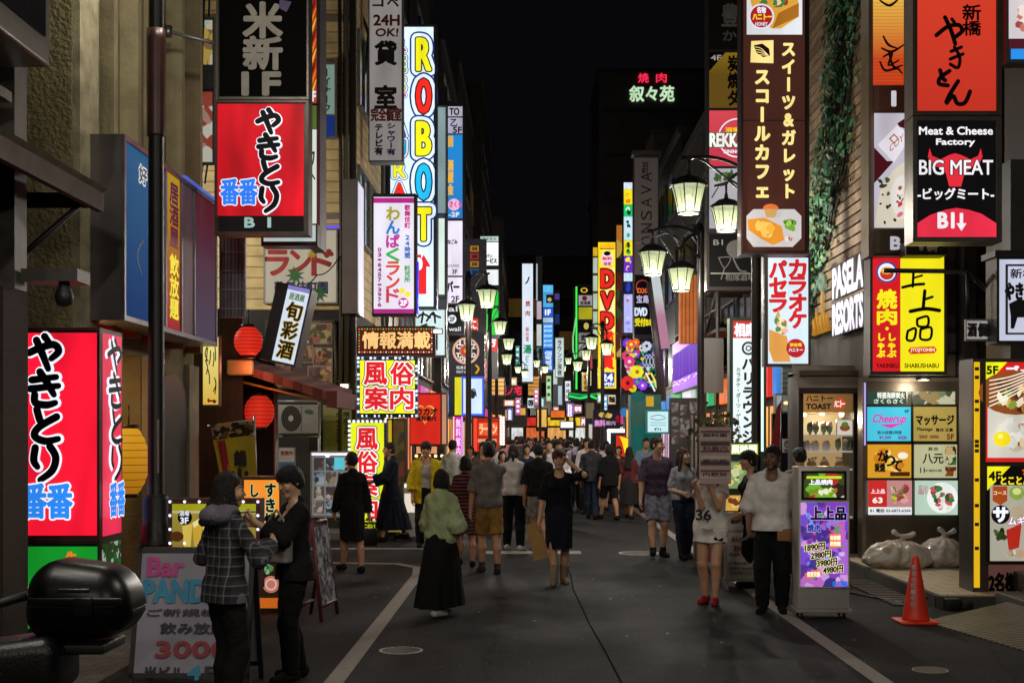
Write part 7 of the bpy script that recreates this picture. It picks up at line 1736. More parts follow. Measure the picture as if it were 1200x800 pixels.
def lamp_post(px,d,lanterns,label,top_py,power,group='lantern street lamps',extra=None):
 base = at(px,VY,d); base.z = 0
 root = empty('street_lamp',base,0,label,'street lamp',group)
 iron = POLE(); ztop = at(px,top_py,d).z
 mb = MB(); mb.lathe((0,0,0),[(.17,0),(.17,.5),(.14,.55),(.135,1.0),(.10,1.1),(.075,1.2),(.07,ztop - .3),(.09,ztop - .28),(.09,ztop - .18),(.05,ztop)],iron,14); mb.build('pole',root)
 for (lx,ly,ld,r) in lanterns:
  P = at(lx,ly,ld) - base
  mb = MB(); hang = P + Vector((0,0,r * 1.78))
  S0 = Vector((0,0,ztop - .25)); mid = (S0 + hang) / 2 + Vector((0,0,.34))
  pts = []
  for i in range(11):
   t = i / 10; pts.append(S0 * (1 - t) ** 2 + mid * 2 * t * (1 - t) + (hang + Vector((0,0,.16))) * t * t)
  out = (hang - S0); out.z = 0; out.normalize()
  mb.tube(pts + [pts[-1] + out * .22 + Vector((0,0,-.02))],.028,iron,7)
  mid2 = (S0 + hang) / 2 + Vector((0,0,.05)); S1 = Vector((0,0,ztop - .75)); pts2 = []
  for i in range(9):
   t = i / 8; pts2.append(S1 * (1 - t) ** 2 + mid2 * 2 * t * (1 - t) + (pts[-2]) * t * t)
  mb.tube(pts2,.018,iron,6); mb.tube([pts[-1],hang - Vector((0,0,r * .1))],.02,iron,6)
  mb.build('arm',root)
  lantern_parts(root,P,r,power)
 return root
lamp_post(886,20.2,[(807,234,18.7,.25),(851,257,20.6,.235)],'right street lamp nearest the camera with two lanterns, beside the tall brown cafe sign',190,LAMP_W * 1.3)
lamp_post(821,26.5,[(765,309,24.2,.26),(798,328,26.0,.27)],'second right street lamp with two lanterns in front of the grey banner',262,LAMP_W * 1.3)
lamp_post(549,33.5,[(571,350,31,.25),(547,366,33,.24)],'left street lamp with two lanterns in front of the round club sign',318,LAMP_W * 1.2)
lamp_post(574,44,[(586,384,42,.24),(565,396,44,.24)],'second left street lamp beside the narrow red sign',358,LAMP_W)
lamp_post(582,55,[(596,403,52,.25),(594,421,55,.25)],'third left street lamp in front of the dark far buildings',380,LAMP_W)
lamp_post(598,72,[(607,433,70,.2),(615,438,70,.2)],'fourth left street lamp above the red neon name',412,LAMP_W)
lamp_post(633,68,[(629,426,67,.2),(639,433,68,.2)],'thin street lamp in front of the blue stacked lightbox',408,LAMP_W)
lamp_post(706,49,[(693,402,47,.25),(711,409,48,.25)],'third right street lamp in front of the yellow DVD sign',376,LAMP_W)
lamp_post(690,60,[(687,416,58,.25),(677,429,60,.25)],'fourth right street lamp over the green awning',396,LAMP_W)
lamp_post(673,78,[(666,423,76,.22),(660,432,78,.2)],'farthest right street lamp beside the green neon line',404,LAMP_W)
# unseen lamps added beside and behind the camera to light the foreground
lamp_post(1380,7.0,[(1255,-480,5.6,.25),(1330,-430,6.6,.25)],'added right street lamp standing unseen beside the camera',-560,LAMP_W * 1.0)
for (x_,y_,s_) in ((3.6,-1.5,-1),(-3.5,3.5,1),(-3.5,-5,1)):
 base = Vector((x_,y_,0)); o_ = copy_tree([o for o in bpy.data.objects if o.get('label') == 'added right street lamp standing unseen beside the camera'][0]); o_.location = base; o_.rotation_euler = (0,0,0 if s_ < 0 else PI); o_['label'] = 'added street lamp behind the camera, ' + ('right side' if s_ < 0 else 'nearer one on the left' if y_ > 0 else 'farther one on the left')
lamp_post(-60,20.6,[(-25,230,19.6,.25),(0,232,20.8,.25)],'added unseen street lamp in the side street beyond the left edge',190,LAMP_W * 2.6)  # unseen lamp added to brighten the corrugated wall
# near pole on the left: its lanterns, unseen above, are added
lamp_post(183,12.0,[(262,-120,12.2,.26),(215,-150,11.6,.26)],'thick dark lamp pole standing beside the big red standing sign',-180,LAMP_W * .4)
b = at(183,VY,12.0); b.z = 0
root = [o for o in bpy.data.objects if o.get('label','').startswith('thick dark lamp pole')][0]
mb = MB(); mb.lathe((0,0,0),[(.16,0),(.16,.12),(.13,.15),(.13,.75),(.15,.78),(.15,.86),(.12,.9),(.12,1.25),(.105,1.3)],paint('#14120f',.5,.3,.2,8),16); mb.build('plinth',root)
mb = MB(); mb.lathe((0,0,at(0,65,12).z),[(.088,0),(.088,.035)],STEEL(),14); mb.lathe((0,0,at(0,160,12).z),[(.085,0),(.085,.02),(.09,.9),(.088,1.0)],paint('#3a1f1a',.4,.3),14); mb.build('band',root)
mb = MB(); mb.add([(-.075 + .0,-.02,1.5),(.05,-.078,1.5),(.05,-.078,2.0),(-.075,-.02,2.0)],[(0,1,2,3)],paint('#8a857f',.8)); mb.build('sticker',root)
# ------------------------------------------------------------------ street furniture, left
def a_frame(name,label,cat,px0,px1,py0,d,tilt,face,legcol,group=None,w2=None):
 """folding board: two leaning panels with feet"""
 A = at(px0,0,d); B = at(px1,0,d); W = B.x - A.x; H = at(0,py0,d).z
 root = empty(name,((A.x + B.x) / 2,d,0),0,label,cat,group)
 fm = paint(legcol,.5,.2)
 for sgn in (1,-1):
  mb = MB(); off = lambda z: (-sgn) * (.26 * (1 - z / H))
  def q(x,z,e=0): return (x,off(z) * 1.0 - sgn * e,z)
  for x in (-W / 2,W / 2 - .035): mb.add([q(x,0),q(x + .035,0),q(x + .035,H),q(x,H),q(x,0,.03),q(x + .035,0,.03),q(x + .035,H,.03),q(x,H,.03)],[(0,1,2,3),(7,6,5,4),(0,4,5,1),(1,5,6,2),(2,6,7,3),(3,7,4,0)],fm)
  for z0 in (.1,H - .035): mb.add([q(-W / 2,z0),q(W / 2,z0),q(W / 2,z0 + .035),q(-W / 2,z0 + .035),q(-W / 2,z0,.03),q(W / 2,z0,.03),q(W / 2,z0 + .035,.03),q(-W / 2,z0 + .035,.03)],[(0,1,2,3),(7,6,5,4),(0,4,5,1),(1,5,6,2),(2,6,7,3),(3,7,4,0)],fm)
  mb.build('frame',root)
  mb = MB(); mb.add([q(-W / 2 + .034,.12,.012),q(W / 2 - .034,.12,.012),q(W / 2 - .034,H - .034,.012),q(-W / 2 + .034,H - .034,.012),q(-W / 2 + .034,.12,.022),q(W / 2 - .034,.12,.022),q(W / 2 - .034,H - .034,.022),q(-W / 2 + .034,H - .034,.022)],[(0,1,2,3),(7,6,5,4),(0,4,5,1),(1,5,6,2),(2,6,7,3),(3,7,4,0)],face); mb.build('board',root)
 return root,W,H
def board_text(root,W,H,items):
 """writing on the front leaning panel; items: text, x0,z0,x1,z1 in fractions, material, bold"""
 mb = MB(); a = math.atan2(.26,H)
 L = math.hypot(.26,H)
 for i,(t,x0,z0,x1,z1,m,bo) in enumerate(items): letters(mb,t,((x0 - .5) * W,z0 * L,(x1 - .5) * W,z1 * L),-.006 - .0008 * i,m,bo)
 o = mb.build('lettering',root); o.location = (0,-.26 - .026,0); o.rotation_euler = (-a,0,0)
r0,W,H = a_frame('menu_easel','white hand-lettered bar board with pink and blue words in front of the dark pole','sign',163,300,641,9.5,.2,paint('#8d8793',.45,0,.1,3),'#2a2528')
PK,BL,BKI,RDI = paint('#c0408a',.5),paint('#2f86a8',.5),paint('#2a2530',.5),paint('#8e2f36',.5)
board_text(r0,W,H,[('Bar',.10,.80,.40,.93,PK,.05),('PANDA',.08,.62,.75,.77,BL,.06),('ご新規様',.12,.52,.72,.57,BKI,.03),('飲み放題',.24,.40,.80,.475,BKI,.03),('3000',.22,.24,.82,.345,RDI,.06),('当ビル',.14,.10,.46,.175,BKI,.04),('4',.50,.09,.60,.18,BL,.07),('F',.64,.10,.72,.175,BKI,.04)])
# orange lit standing sign with brush kana, and the beer light panel
S = Sign('standing_sign','orange lit standing sign with brushed kana behind the two women on the left','sign',(284,558,330,732),13.4,t=.3,case=paint('#3a2a1c',.5))
S.panel(lit('#e88a2a',.95,.12),(286,562,328,625)); S.panel(lit('#e8822a',.9,.12),(286,628,328,654)); S.panel(lit('#3a2410',.4),(286,656,328,712)); S.panel(lit('#d86a1e',.7),(286,700,328,712))
KO = lit('#201006',.05); HA = lit('#c8e8b0',.6)
S.text('すき焼',(310,565,324,618),KO,.05,v=True,out=(HA,.05)); S.text('しゃぶ',(292,566,304,616),KO,.05,v=True,out=(HA,.05)); S.disc(318,684,10,10,lit('#c87a6a',.7)); S.ring(318,684,5,7,lit('#e8c0b0',.7)); S.blobs((290,658,326,674),['#5a8a5a','#8ac08a','#2a5a3a'],14,9,.6,3); S.frame(.02,paint('#4a3420',.5)); S.box((288,714,326,730),-.006,-.002,paint('#3a3026',.6),'base'); S.done()
S = Sign('standing_sign','low beer sign with yellow picture and white bulbs behind the woman in plaid','sign',(197,584,305,690),11.2,t=.18,case=paint('#5a3a3e',.4,.4))
S.panel(lit_grad('#a88a3a','#c8b83a','Z',.3,.8,.55),(202,591,300,684)); S.panel(lit('#b8b41e',.6),(202,590,300,598)); S.panel(lit('#d8d0a0',.6),(202,598,300,601)); S.disc(217,606,8.5,8.5,lit('#100c0a',.1)); S.text('3F',(212,606,221,613),WH(.9),.05); S.text('酒場',(211,598,222,604),WH(.7),.04)
for k in range(3): S.poly([(214 + k * 12,616),(226 + k * 12,613),(224 + k * 12,640),(216 + k * 12,640)],lit(('#e8c85a','#d8b03a','#e8d07a')[k],.7)); 
S.poly([(226,612),(240,604),(242,608),(228,618)],lit('#f0e0a0',.8)); S.disc(208,628,8,6,lit('#6a3a1a',.4))
S.bulbs((199.5,587.5,302.5,636),17,.013,[lit('#f0f4ff',1.6)]); S.done()
# leaning board with red frame
mb = MB(); fm = paint('#5e2326',.5); a = at(374,628,13.2); 
def bar(p,q,m,w=.02): mb.tube([p,q],w,m,6)
x0 = a.x; t0,t1 = Vector((x0,12.95,.12)),Vector((x0 + .12,13.7,1.05))
P0,P1,P2,P3 = Vector((-2.06,12.7,0.0)),Vector((-1.99,13.3,0.0)),Vector((-2.16,12.75,.98)),Vector((-2.11,13.25,.98))
Q0,Q1 = Vector((-2.32,12.7,0)),Vector((-2.27,13.3,0))
for p,q in ((P0,P2),(P1,P3),(P2,P3),(Q0,P2),(Q1,P3),(P0 * .85 + P2 * .15,P1 * .85 + P3 * .15),(Q0 * .85 + P2 * .15,Q1 * .85 + P3 * .15)): bar(p,q,fm)
rt = empty('menu_easel',(-2.1,13,0),0,'red framed easel board seen edge on beside the woman with the phone','sign')
o = mb.build('frame',rt); o.location = (2.1,-13,0)
mb = MB(); i0 = [P0 * .84 + P2 * .16,P1 * .84 + P3 * .16,P1 * .05 + P3 * .95,P0 * .05 + P2 * .95]; off = Vector((.012,-.002,0))
mb.add([p + off for p in i0] + [p - off for p in i0],[(0,1,2,3),(7,6,5,4)] + [(k,k + 4,(k + 1) % 4 + 4,(k + 1) % 4) for k in range(4)],photo(['#6a6a70','#b8b8c0','#3a3a40','#8a9098'],20,0)); o = mb.build('board',rt); o.location = (2.1,-13,0)
# lantern shop at the mouth of the side street
SHOP = empty('lantern_shop',(-4.3,19.2,0),0,'dark wooden lantern shop with reddish tent awning at the side street','shop'); si = Vector((-4.3,19.2,0))
def P2_(px,py,d): return at(px,py,d)
WOOD = stripes('#1c130d','#2e2016','X',.11,.12,.7,0,.4)
mb = MB(); mb.box((-5.3,18.3,0),(at(284,0,18.3).x,18.36,at(0,362,18.3).z),WOOD); mb.box((-5.3,19.9,0),(at(322,0,19.9).x,20.0,3.3),paint('#1d1210',.8)); mb.box((-5.4,18.36,0),(-5.3,20,3.6),WOOD); o = mb.build('wall',SHOP); o.location = -si
mb = MB(); a = at(268,424,18.3); c = at(396,470,18.6)
pr = [(a.x,a.z + .02),(c.x,c.z + .1),(c.x,c.z - .02),(c.x - .02,c.z - .02),(a.x,a.z - .1)]
n_ = 5
mb.add([(x,18.25,z) for x,z in pr] + [(x,20.1,z + .12) for x,z in pr],[(4,3,2,1,0),(5,6,7,8,9)] + [(i,(i + 1) % n_,n_ + (i + 1) % n_,n_ + i) for i in range(n_)],stripes('#5a2420','#7a4a42','X',.28,.5,.7,0,.2)); o = mb.build('awning',SHOP); o.location = -si
mb = MB(); mb.box((at(384,0,18.3).x,18.2,at(0,477,18.3).z),(at(396,0,18.3).x,20.1,at(0,458,18.3).z),paint('#6a3a3a',.7)); mb.tube([at(285,448,18.3),at(378,470,18.35)],.02,paint('#b0803a',.5,.4),6); o = mb.build('awning_valance',SHOP); o.location = -si
mb = MB(); mb.tube([(at(323,0,19.0).x,19.0,0),(at(323,0,19.0).x,19.0,at(0,452,19).z)],.03,paint('#8f8a88',.4,.5),8); o = mb.build('post',SHOP); o.location = -si
mb = MB(); mb.box((at(268,0,18.25).x,18.1,at(0,440,18.25).z),(at(298,0,18.25).x,18.24,at(0,422,18.25).z),paint('#a88a5a',.6,0,.15,5),.03); o = mb.build('cloth_sign',SHOP); o.location = -si
paper_lantern('paper_lantern',291,400,17.9,.2,.40,lit('#d02a1a',.8,.25),'red paper lantern hanging under the slanted lightbox',8)
paper_lantern('paper_lantern',304,482,18.7,.22,.46,lit('#c02818',.75,.3),'lower red paper lantern under the tent awning',8)
for (px,py,e) in ((297,404,9),(308,495,9)):
 L = bpy.data.lights.new('lantern_glow','POINT'); L.energy = e; L.color = (1,.25,.12); L.shadow_soft_size = .1; lo = bpy.data.objects.new('lantern_glow',L); COL.objects.link(lo); lo.location = at(px,py + 26,17.9)
# nobori banner
A = at(246,497,16.9); B = at(297,493,16.9); C = at(302,575,16.9); D = at(262,580,16.9)
FL = empty('nobori_banner',at(298,640,16.9),0,'tilted yellow shop banner with patterned top and red strip on a pole','banner'); FL.location.z = 0; fb = FL.location.copy()
def cloth_quad(name,q,m,mbx=None):
 mb = MB(); n = 8; vs = []
 for j in range(n + 1):
  for i in range(n + 1):
   u,v = i / n,j / n; p = (q[0] * (1 - u) + q[1] * u) * (1 - v) + (q[3] * (1 - u) + q[2] * u) * v
   vs.append(p + Vector((0,.025 * math.sin(u * 7 + v * 4) - .0,0)))
 mb.add(vs,[(j * (n + 1) + i,(j + 1) * (n + 1) + i,(j + 1) * (n + 1) + i + 1,j * (n + 1) + i + 1) for j in range(n) for i in range(n)],m,True)
 o = mb.build(name,FL); o.location = -fb; return o
cloth_quad('cloth',[A * .78 + D * .22,B * .8 + C * .2,C,D],paint('#a8941a',.8,0,.12,4))
cloth_quad('patterned_top',[A,B,B * .8 + C * .2,A * .78 + D * .22],photo(['#3a2c1a','#8a8468','#5a4a30','#a87a4a','#2a2014'],14,0))
e = Vector((0,-.035,0)); cloth_quad('red_strip',[A * .76 + D * .24 + (B - A) * .1 + e,A * .76 + D * .24 + (B - A) * .28 + e,D + (C - D) * .32 + e,D + (C - D) * .1 + e],paint('#8e1c20',.8))
mb = MB(); letters(mb,'鍋',(at(275,0,16.85).x,at(0,545,16.85).z,at(288,0,16.85).x,at(0,528,16.85).z),16.84,INK(),.06); letters(mb,'山',(at(272,0,16.85).x,at(0,566,16.85).z,at(290,0,16.85).x,at(0,549,16.85).z),16.84,INK(),.08); o = mb.build('lettering',FL); o.location = -fb
mb = MB(); mb.tube([at(298,487,16.95),at(300,560,16.95),Vector((at(303,0,16.95).x,16.95,0))],.016,paint('#9a9692',.4,.4),6); mb.tube([at(243,499,16.95),at(299,491,16.95)],.012,paint('#9a9692',.4,.4),6); o = mb.build('pole',FL); o.location = -fb
# outdoor unit
S = Sign('outdoor_unit','old beige air conditioner outdoor unit on a rack behind the lantern shop','air conditioner',(326,474,372,508),23.2,t=.4,case=paint('#8f8a80',.5,0,.12,3),bev=.015)
S.disc(341,490,11.5,15,paint('#26241f',.5),'grille'); [S.ring(341,490,3 + k * 2.2,3.5 + k * 2.2,paint('#5a564e',.5),'grille',sy=1.3) for k in range(4)]; S.disc(341,490,3,3.6,paint('#a8a49a',.5),'fan_hub'); S.disc(362,482,5,2.4,paint('#2f5a3a',.5),'badge'); S.box((353,475,353.5,507),-.006,-.002,paint('#5f5b54'),'seam'); S.done()
mb = MB()
for px in (325,374): mb.tube([at(px,468,23.3),Vector((at(px,0,23.3).x,23.3,0))],.03,paint('#8a8682',.4,.5),6)
for py in (470,511): mb.tube([at(325,py,23.3),at(374,py,23.3)],.025,paint('#8a8682',.4,.5),6)
solid('unit_rack',mb,'grey pipe rack carrying the air conditioner outdoor unit','rack',at(350,560,23.3))
S = Sign('poster_stand','small white and blue notice board low in the dark side street','sign',(326,524,346,566),22.6,t=.06,case=paint('#8f8b86',.6)); S.panel(paint('#b8b4ac',.6),(327,525,345,541)); S.text('営業中',(329,528,343,533),paint('#a0402a'),.05); S.panel(paint('#3f6a94',.5,0,.3,6),(327,542,345,565)); S.blobs((328,544,344,563),['#7a98b8','#a84a4a','#c8c4bc'],9,9,0,4); S.done()
# brochure case by the crossing
S = Sign('brochure_case','lit glass brochure case with photographs beside the upright yellow sign','display case',(364,545,411,622),21.9,t=.35,case=paint('#6f6c6a',.4,.6))
S.panel(lit('#8a8c90',.55,.2),(366,550,409,620)); 
for i in range(3):
 for j in range(4): S.panel(photo([('#b88a7a','#7a6a64','#d8c8bc','#4a3a38'),('#8aa8b0','#4a5a64','#b8c8cc','#2a3a44'),('#a89a80','#6a5a4a','#d0c4b0','#3a3028')][(i + j) % 3],14 + i,.45),(368 + i * 14,552 + j * 17,380 + i * 14,567 + j * 17),'picture')
S.panel(lit('#58c0d0',.8),(392,552,404,566),'picture'); S.frame(.03,paint('#a8a4a2',.4,.6)); m = S.buf('lamp_bar'); m.box((S.x(366),-.06,S.z(549)),(S.x(409),.0,S.z(547)),lit('#f4f6ff',1.5)); S.disc(384,549,2.6,2.6,lit('#ffffff',2.0),'lamp_bar')
m = S.buf('leg'); [m.tube([(S.x(px),.1,-.33),(S.x(px),.1,0)],.025,STEEL(),6) for px in (370,405)]; S.root.location.z = .45 if S.root.location.z < .3 else S.root.location.z; S.done()
for px in (372,399):
 S = Sign('price_card','small grey notice card standing on top of the brochure case, ' + ('left one' if px < 380 else 'right one'),'card',(px - 6,536,px + 6,546),22.0,t=.02,case=paint('#5f6270')); S.panel(paint('#7d8294',.6),(px - 5,537,px + 5,545)); S.done()
# cables
def cable(pts,r,label,m=None,sag=.0):
 P = [Vector(p) for p in pts]; Q = []
 for i in range(len(P) - 1):
  for k in range(8):
   t = k / 8; q = P[i].lerp(P[i + 1],t); q.z -= sag * 4 * t * (1 - t); Q.append(q)
 Q.append(P[-1]); mb = MB(); mb.tube(Q,r,m or INK(),5); return solid('cable',mb,label,'cable',P[0])
cable([at(240,-20,16.9),at(237,60,16.9),at(243,150,16.95),at(236,205,17),at(214,222,16.9)],.018,'tangled black cable down the end of the cream building')
cable([at(246,-20,16.95),at(243,90,16.9),at(247,170,17),at(240,215,17)],.015,'second black cable beside the bright window strip')
cable([at(418,0,25.5),at(432,40,25.5),at(428,85,25.6),at(404,120,24.1)],.03,'thick black cable looping from the tall dimly lit white sign')
cable([at(320,358,23.6),at(372,322,23.8),at(398,300,23.8)],.012,'thin cable across the faded white billboard',None,.1)
cable([at(400,240,24),at(455,248,28)],.02,'short cable stay behind the white sign with rainbow kana'); cable([at(400,265,24),at(455,270,28)],.02,'lower cable stay behind the white sign with rainbow kana')
cable([at(600,512,9.5) * 0 + Vector((3.4,17.2,.012)),Vector((3.7,15.2,.012)),Vector((4.1,14.1,.012)),Vector((4.3,13.8,.1))],.012,'black power cable lying on the asphalt by the screen stand')
# wall clutter on the corrugated building: pipes
for (px,y0,y1) in ((398,0,560),(392,380,470)):
 mb = MB(); mb.tube([at(px,y0,23.85),at(px + 2,(y0 + y1) / 2,23.85),at(px,y1,23.85)],.035,paint('#3c342b',.6),8); solid('drain_pipe',mb,'brown drain pipe ' + ('running the height of the corrugated wall' if y0 == 0 else 'short length beside the food poster'),'pipe',at(px,y1,23.85))
# scooter at the left edge: black top case, seat, body, wheel
def scooter():
 b = Vector((-1.95,5.0,0)); R = empty('scooter',b,0,'black parked scooter with glossy rear top case at the lower left edge','scooter')
 BKG = paint('#040404',.34,0,.3,14,.03,.3); BKM = paint('#0e0e0e',.55,0,.2,8)
 bm = bmesh.new(); bmesh.ops.create_cube(bm,size=1); bmesh.ops.scale(bm,vec=(.415,.38,.30),verts=bm.verts); bmesh.ops.bevel(bm,geom=bm.edges[:],offset=.115,segments=6,profile=.5,affect='EDGES')
 for v in bm.verts:
  if v.co.z > 0: v.co.x *= 1 - .25 * v.co.z / .15 * (.7 if v.co.x < 0 else .35); v.co.y *= 1 - .15 * v.co.z / .15
  v.co.z += .03 * v.co.x / .22 * (-1 if v.co.z > .02 else .4)
 mb = MB(); mb.bm(bm,BKG,True); bm.free(); o = mb.build('top_case',R); o.location = (.19,.1,1.20)
 mb = MB(); mb.box((-.16,-.202,.0),(.2,-.192,.028),paint('#101010',.3),.004); mb.box((.02,-.212,-.04),(.09,-.196,.03),paint('#1c1c1c',.3,.3),.005)
 q = mb.build('clasp',o)
 mb = MB(); mb.box((-.17,-.1915,-.01),(.17,-.184,-.005),paint('#000000',.9)); mb.build('lid_seam',o)
 mb = MB(); mb.box((-.05,-.19,.05),(.07,-.176,.062),paint('#5a5a5c',.3,.8),.003); mb.build('badge',o)
 mb = MB(); mb.box((.19,-.09,-.06),(.207,.09,-.03),paint('#160808',.3),.006); mb.build('reflector',o)
 mb = MB(); mb.tube([(-.22,-.05,.02),(-.34,-.07,-.015),(-.45,-.07,-.03)],.018,BKM,8); mb.build('strap',o)
 mb = MB(); mb.box((.02,-.04,1.0),(.3,.24,1.04),BKM,.01)
 mb.build('rack',R)
 bm = bmesh.new(); bmesh.ops.create_cube(bm,size=1); bmesh.ops.scale(bm,vec=(.75,.32,.2),verts=bm.verts); bmesh.ops.bevel(bm,geom=bm.edges[:],offset=.06,segments=5,profile=.5,affect='EDGES')
 for v in bm.verts: v.co.z += .05 * math.sin((v.co.x + .1) * 6) * (1 if v.co.z > 0 else .2)
 mb = MB(); mb.bm(bm,paint('#0c0c0d',.4,0,.2,12,.1),True); bm.free(); o = mb.build('seat',R); o.location = (-.22,0,.95)
 bm = bmesh.new(); bmesh.ops.create_cube(bm,size=1); bmesh.ops.scale(bm,vec=(.95,.34,.34),verts=bm.verts); bmesh.ops.bevel(bm,geom=bm.edges[:],offset=.1,segments=5,profile=.5,affect='EDGES')
 for v in bm.verts: v.co.y *= 1 - .3 * max(0,v.co.x); v.co.z += .1 * max(0,v.co.x)
 mb = MB(); mb.bm(bm,BKG,True); bm.free(); o = mb.build('body',R); o.location = (-.12,0,.57)
 for x_ in (.2,-1.05):
  mb = MB(); pr = [(.16,-.05),(.21,-.055),(.25,-.03),(.25,.03),(.21,.055),(.16,.05)]
  vs = []; fs = []; n = 24
  for k in range(n):
   a = 2 * PI * k / n
   for rr,yy in pr: vs.append((x_ + rr * math.cos(a),yy,.25 + rr * math.sin(a)))
  for k in range(n):
   k2 = (k + 1) % n
   for j in range(6): fs.append((k * 6 + j,k * 6 + (j + 1) % 6,k2 * 6 + (j + 1) % 6,k2 * 6 + j))
  mb.add(vs,fs,paint('#0d0d0d',.8),True); w = mb.build('wheel',R)
  mb = MB(); mb.lathe((0,0,0),[(.17,-.03),(.05,-.04),(.05,.04),(.17,.03)],STEEL(),16); q = mb.build('rim',w); q.rotation_euler = (PI / 2,0,0); q.location = (x_,0,.25)
 mb = MB(); mb.box((-1.0,-.16,.28),(-.5,.16,.36),BKM,.02); mb.build('footboard',R)
 mb = MB(); mb.slab([(-1.0,.3),(-.9,.3),(-1.12,1.0),(-1.22,.95)],-.2,.2,BKG); mb.build('leg_shield',R)
 mb = MB(); mb.tube([(-1.05,0,.3),(-1.2,0,.98),(-1.16,-.3,1.05)],.02,BKM,8); mb.tube([(-1.2,0,.98),(-1.16,.3,1.05)],.02,BKM,8); mb.build('handlebar',R)
 for s_ in (-1,1):
  mb = MB(); mb.tube([(-1.16,s_ * .2,1.05),(-1.1,s_ * .3,1.25)],.008,BKM,6); mb.ball((-1.1,s_ * .32,1.28),(.02,.07,.045),BKG,10,8); mb.build('mirror',R)
 mb = MB(); mb.box((.34,-.1,.62),(.39,.1,.7),paint('#5a0c0c',.15),.015); mb.build('tail_light',R)
scooter()
# ------------------------------------------------------------------ street furniture, right
# electronic price stand on castors
S = Sign('screen_stand','white standing screen with purple price list and small monitor on castors','sign',(935,552,996,719),12.9,t=.3,case=paint('#a8a39c',.35,.2,.08,2),bev=.012)
S.panel(paint('#131212',.3),(939,557,992,591),'monitor'); S.panel(photo(['#241208','#7ac02a','#c02a1e','#0e0a08','#e0d8b0','#3a4a10'],11,.8),(942,560,989,588),'monitor'); S.panel(lit('#b8e02a',.9),(945,563,986,566),'monitor'); S.text('上品焼肉',(948,567,975,573),WH(.95),.05,part='monitor'); S.blobs((943,575,989,587),['#b8d82a','#d8302a','#e8e4d0','#6a8a1e'],14,9,.9,3,'monitor')
S.panel(photo(['#8a3ac8','#b06ae0','#5a2a9a','#d8a0e8','#7a4ad8','#c86ad0','#3a2a8a'],9,.85),(938,594,993,692)); S.blobs((939,600,992,690),['#a85ae0','#7a3ac0','#d8b0f0','#6a8ae8','#c84a9a','#5a9a4a'],60,9,.85,7)
DB = lit('#141034',.2); S.text('上上品',(949,599,990,614),DB,.05,out=(lit('#c8b0f0',.8),.04)); S.text('焼肉',(945,619,960,628),lit('#2a3ab0',.7),.05,out=(lit('#e0d8f8',.8),.04))
for i,(t,y) in enumerate((('1890円',643),('2980円',652),('3980円',661),('4980円',669))): S.text(t,(942 + i * 7,y,965 + i * 7,y + 8),lit('#181038',.2),.05,lean=.12,out=(lit('#f0e8a0',.9),.08))
S.poly([(970,630),(983,630),(984,645),(971,647)],lit('#e8762a',.95)); S.text('食放題',(971,632,983,637),lit('#f8f0d0'),.05); S.text('飲放題',(971,639,983,644),lit('#f8f0d0'),.05); S.poly([(941,676),(958,671),(962,677),(944,683)],lit('#e8762a',.9)); S.text('個室完備',(944,674,959,680),lit('#f8f0d0'),.04); S.text('B1階',(974,685,991,691),lit('#2a6ae0',.9),.06); S.frame(.015,paint('#d0ccc6',.3),(936.5,593,994.5,693.5),.012)
m = S.buf('base'); m.box((-S.W / 2 - .02,-.03,-.035),(S.W / 2 + .02,S.t + .05,.0),paint('#8f8a84',.4,.2),.006)
for sx in (-1,1):
 for yy in (.04,.26):
  c = MB(); c.lathe((0,0,0),[(.02,-.012),(.032,-.01),(.032,.01),(.02,.012)],INK(),12); o = c.build('castor',S.root); o.rotation_euler = (0,PI / 2,0); o.location = (sx * (S.W / 2 - .05),yy,-.066)
S.root.location.z = .1; S.done()
# white menu A-frame behind
r0,W,H = a_frame('menu_easel','white menu easel with small red and black writing behind the man in the white shirt','sign',846,893,600,15.6,.2,paint('#a49d92',.6,0,.08,3),'#8a857d')
B2,R2_ = paint('#3a3532',.6),paint('#8e3a34',.6)
board_text(r0,W,H,[('夏の特別',.2,.86,.72,.91,B2,.05),('コース料理のご案内',.1,.74,.9,.77,B2,.02),('飲み放題付き',.2,.62,.75,.68,R2_,.05),('3500円',.25,.50,.7,.57,R2_,.06),('全8品 お一人様',.12,.44,.9,.475,B2,.02),('2時間制',.4,.58,.9,.61,B2,.02),('ご予約承ります',.1,.32,.9,.36,B2,.02),('18時から24時まで',.1,.26,.9,.295,B2,.02),('お気軽にどうぞ',.1,.20,.9,.235,B2,.02)])
r0,W,H = a_frame('menu_easel','red and white folding board behind the woman in jeans','sign',815,833,582,17.6,.2,stripes('#8e2a2a','#b8b0a8','X',.18,.5,.6,0,0),'#8f8a86')
# traffic cone
cp = at(1073,728,ground_d(729)); cp.z = 0
cone = empty('traffic_cone',cp,0,'orange traffic cone with white writing beside the steel ramp plate','traffic cone')
OR = paint('#e0381f',.45,0,.15,8); mb = MB(); mb.lathe((0,0,0),[(.135,.03),(.13,.05),(.033,.64),(.028,.655),(.012,.66)],OR,22); mb.build('cone_body',cone)
mb = MB(); mb.box((-.19,-.19,0),(.19,.19,.03),OR,.012); mb.build('base',cone)
mb = MB(); 
for i,ch in enumerate('歌舞伎町一番街'):
 z = .55 - i * .06; rr = .132 - (z - .05) / .59 * .1; letters(mb,ch,(-.026 - rr * .35,z - .02,.016 - rr * .35,z + .025),-rr * .96 - .004,paint('#b8b2aa',.6),.03)
o = mb.build('lettering',cone); o.rotation_euler = (0,0,-.15)
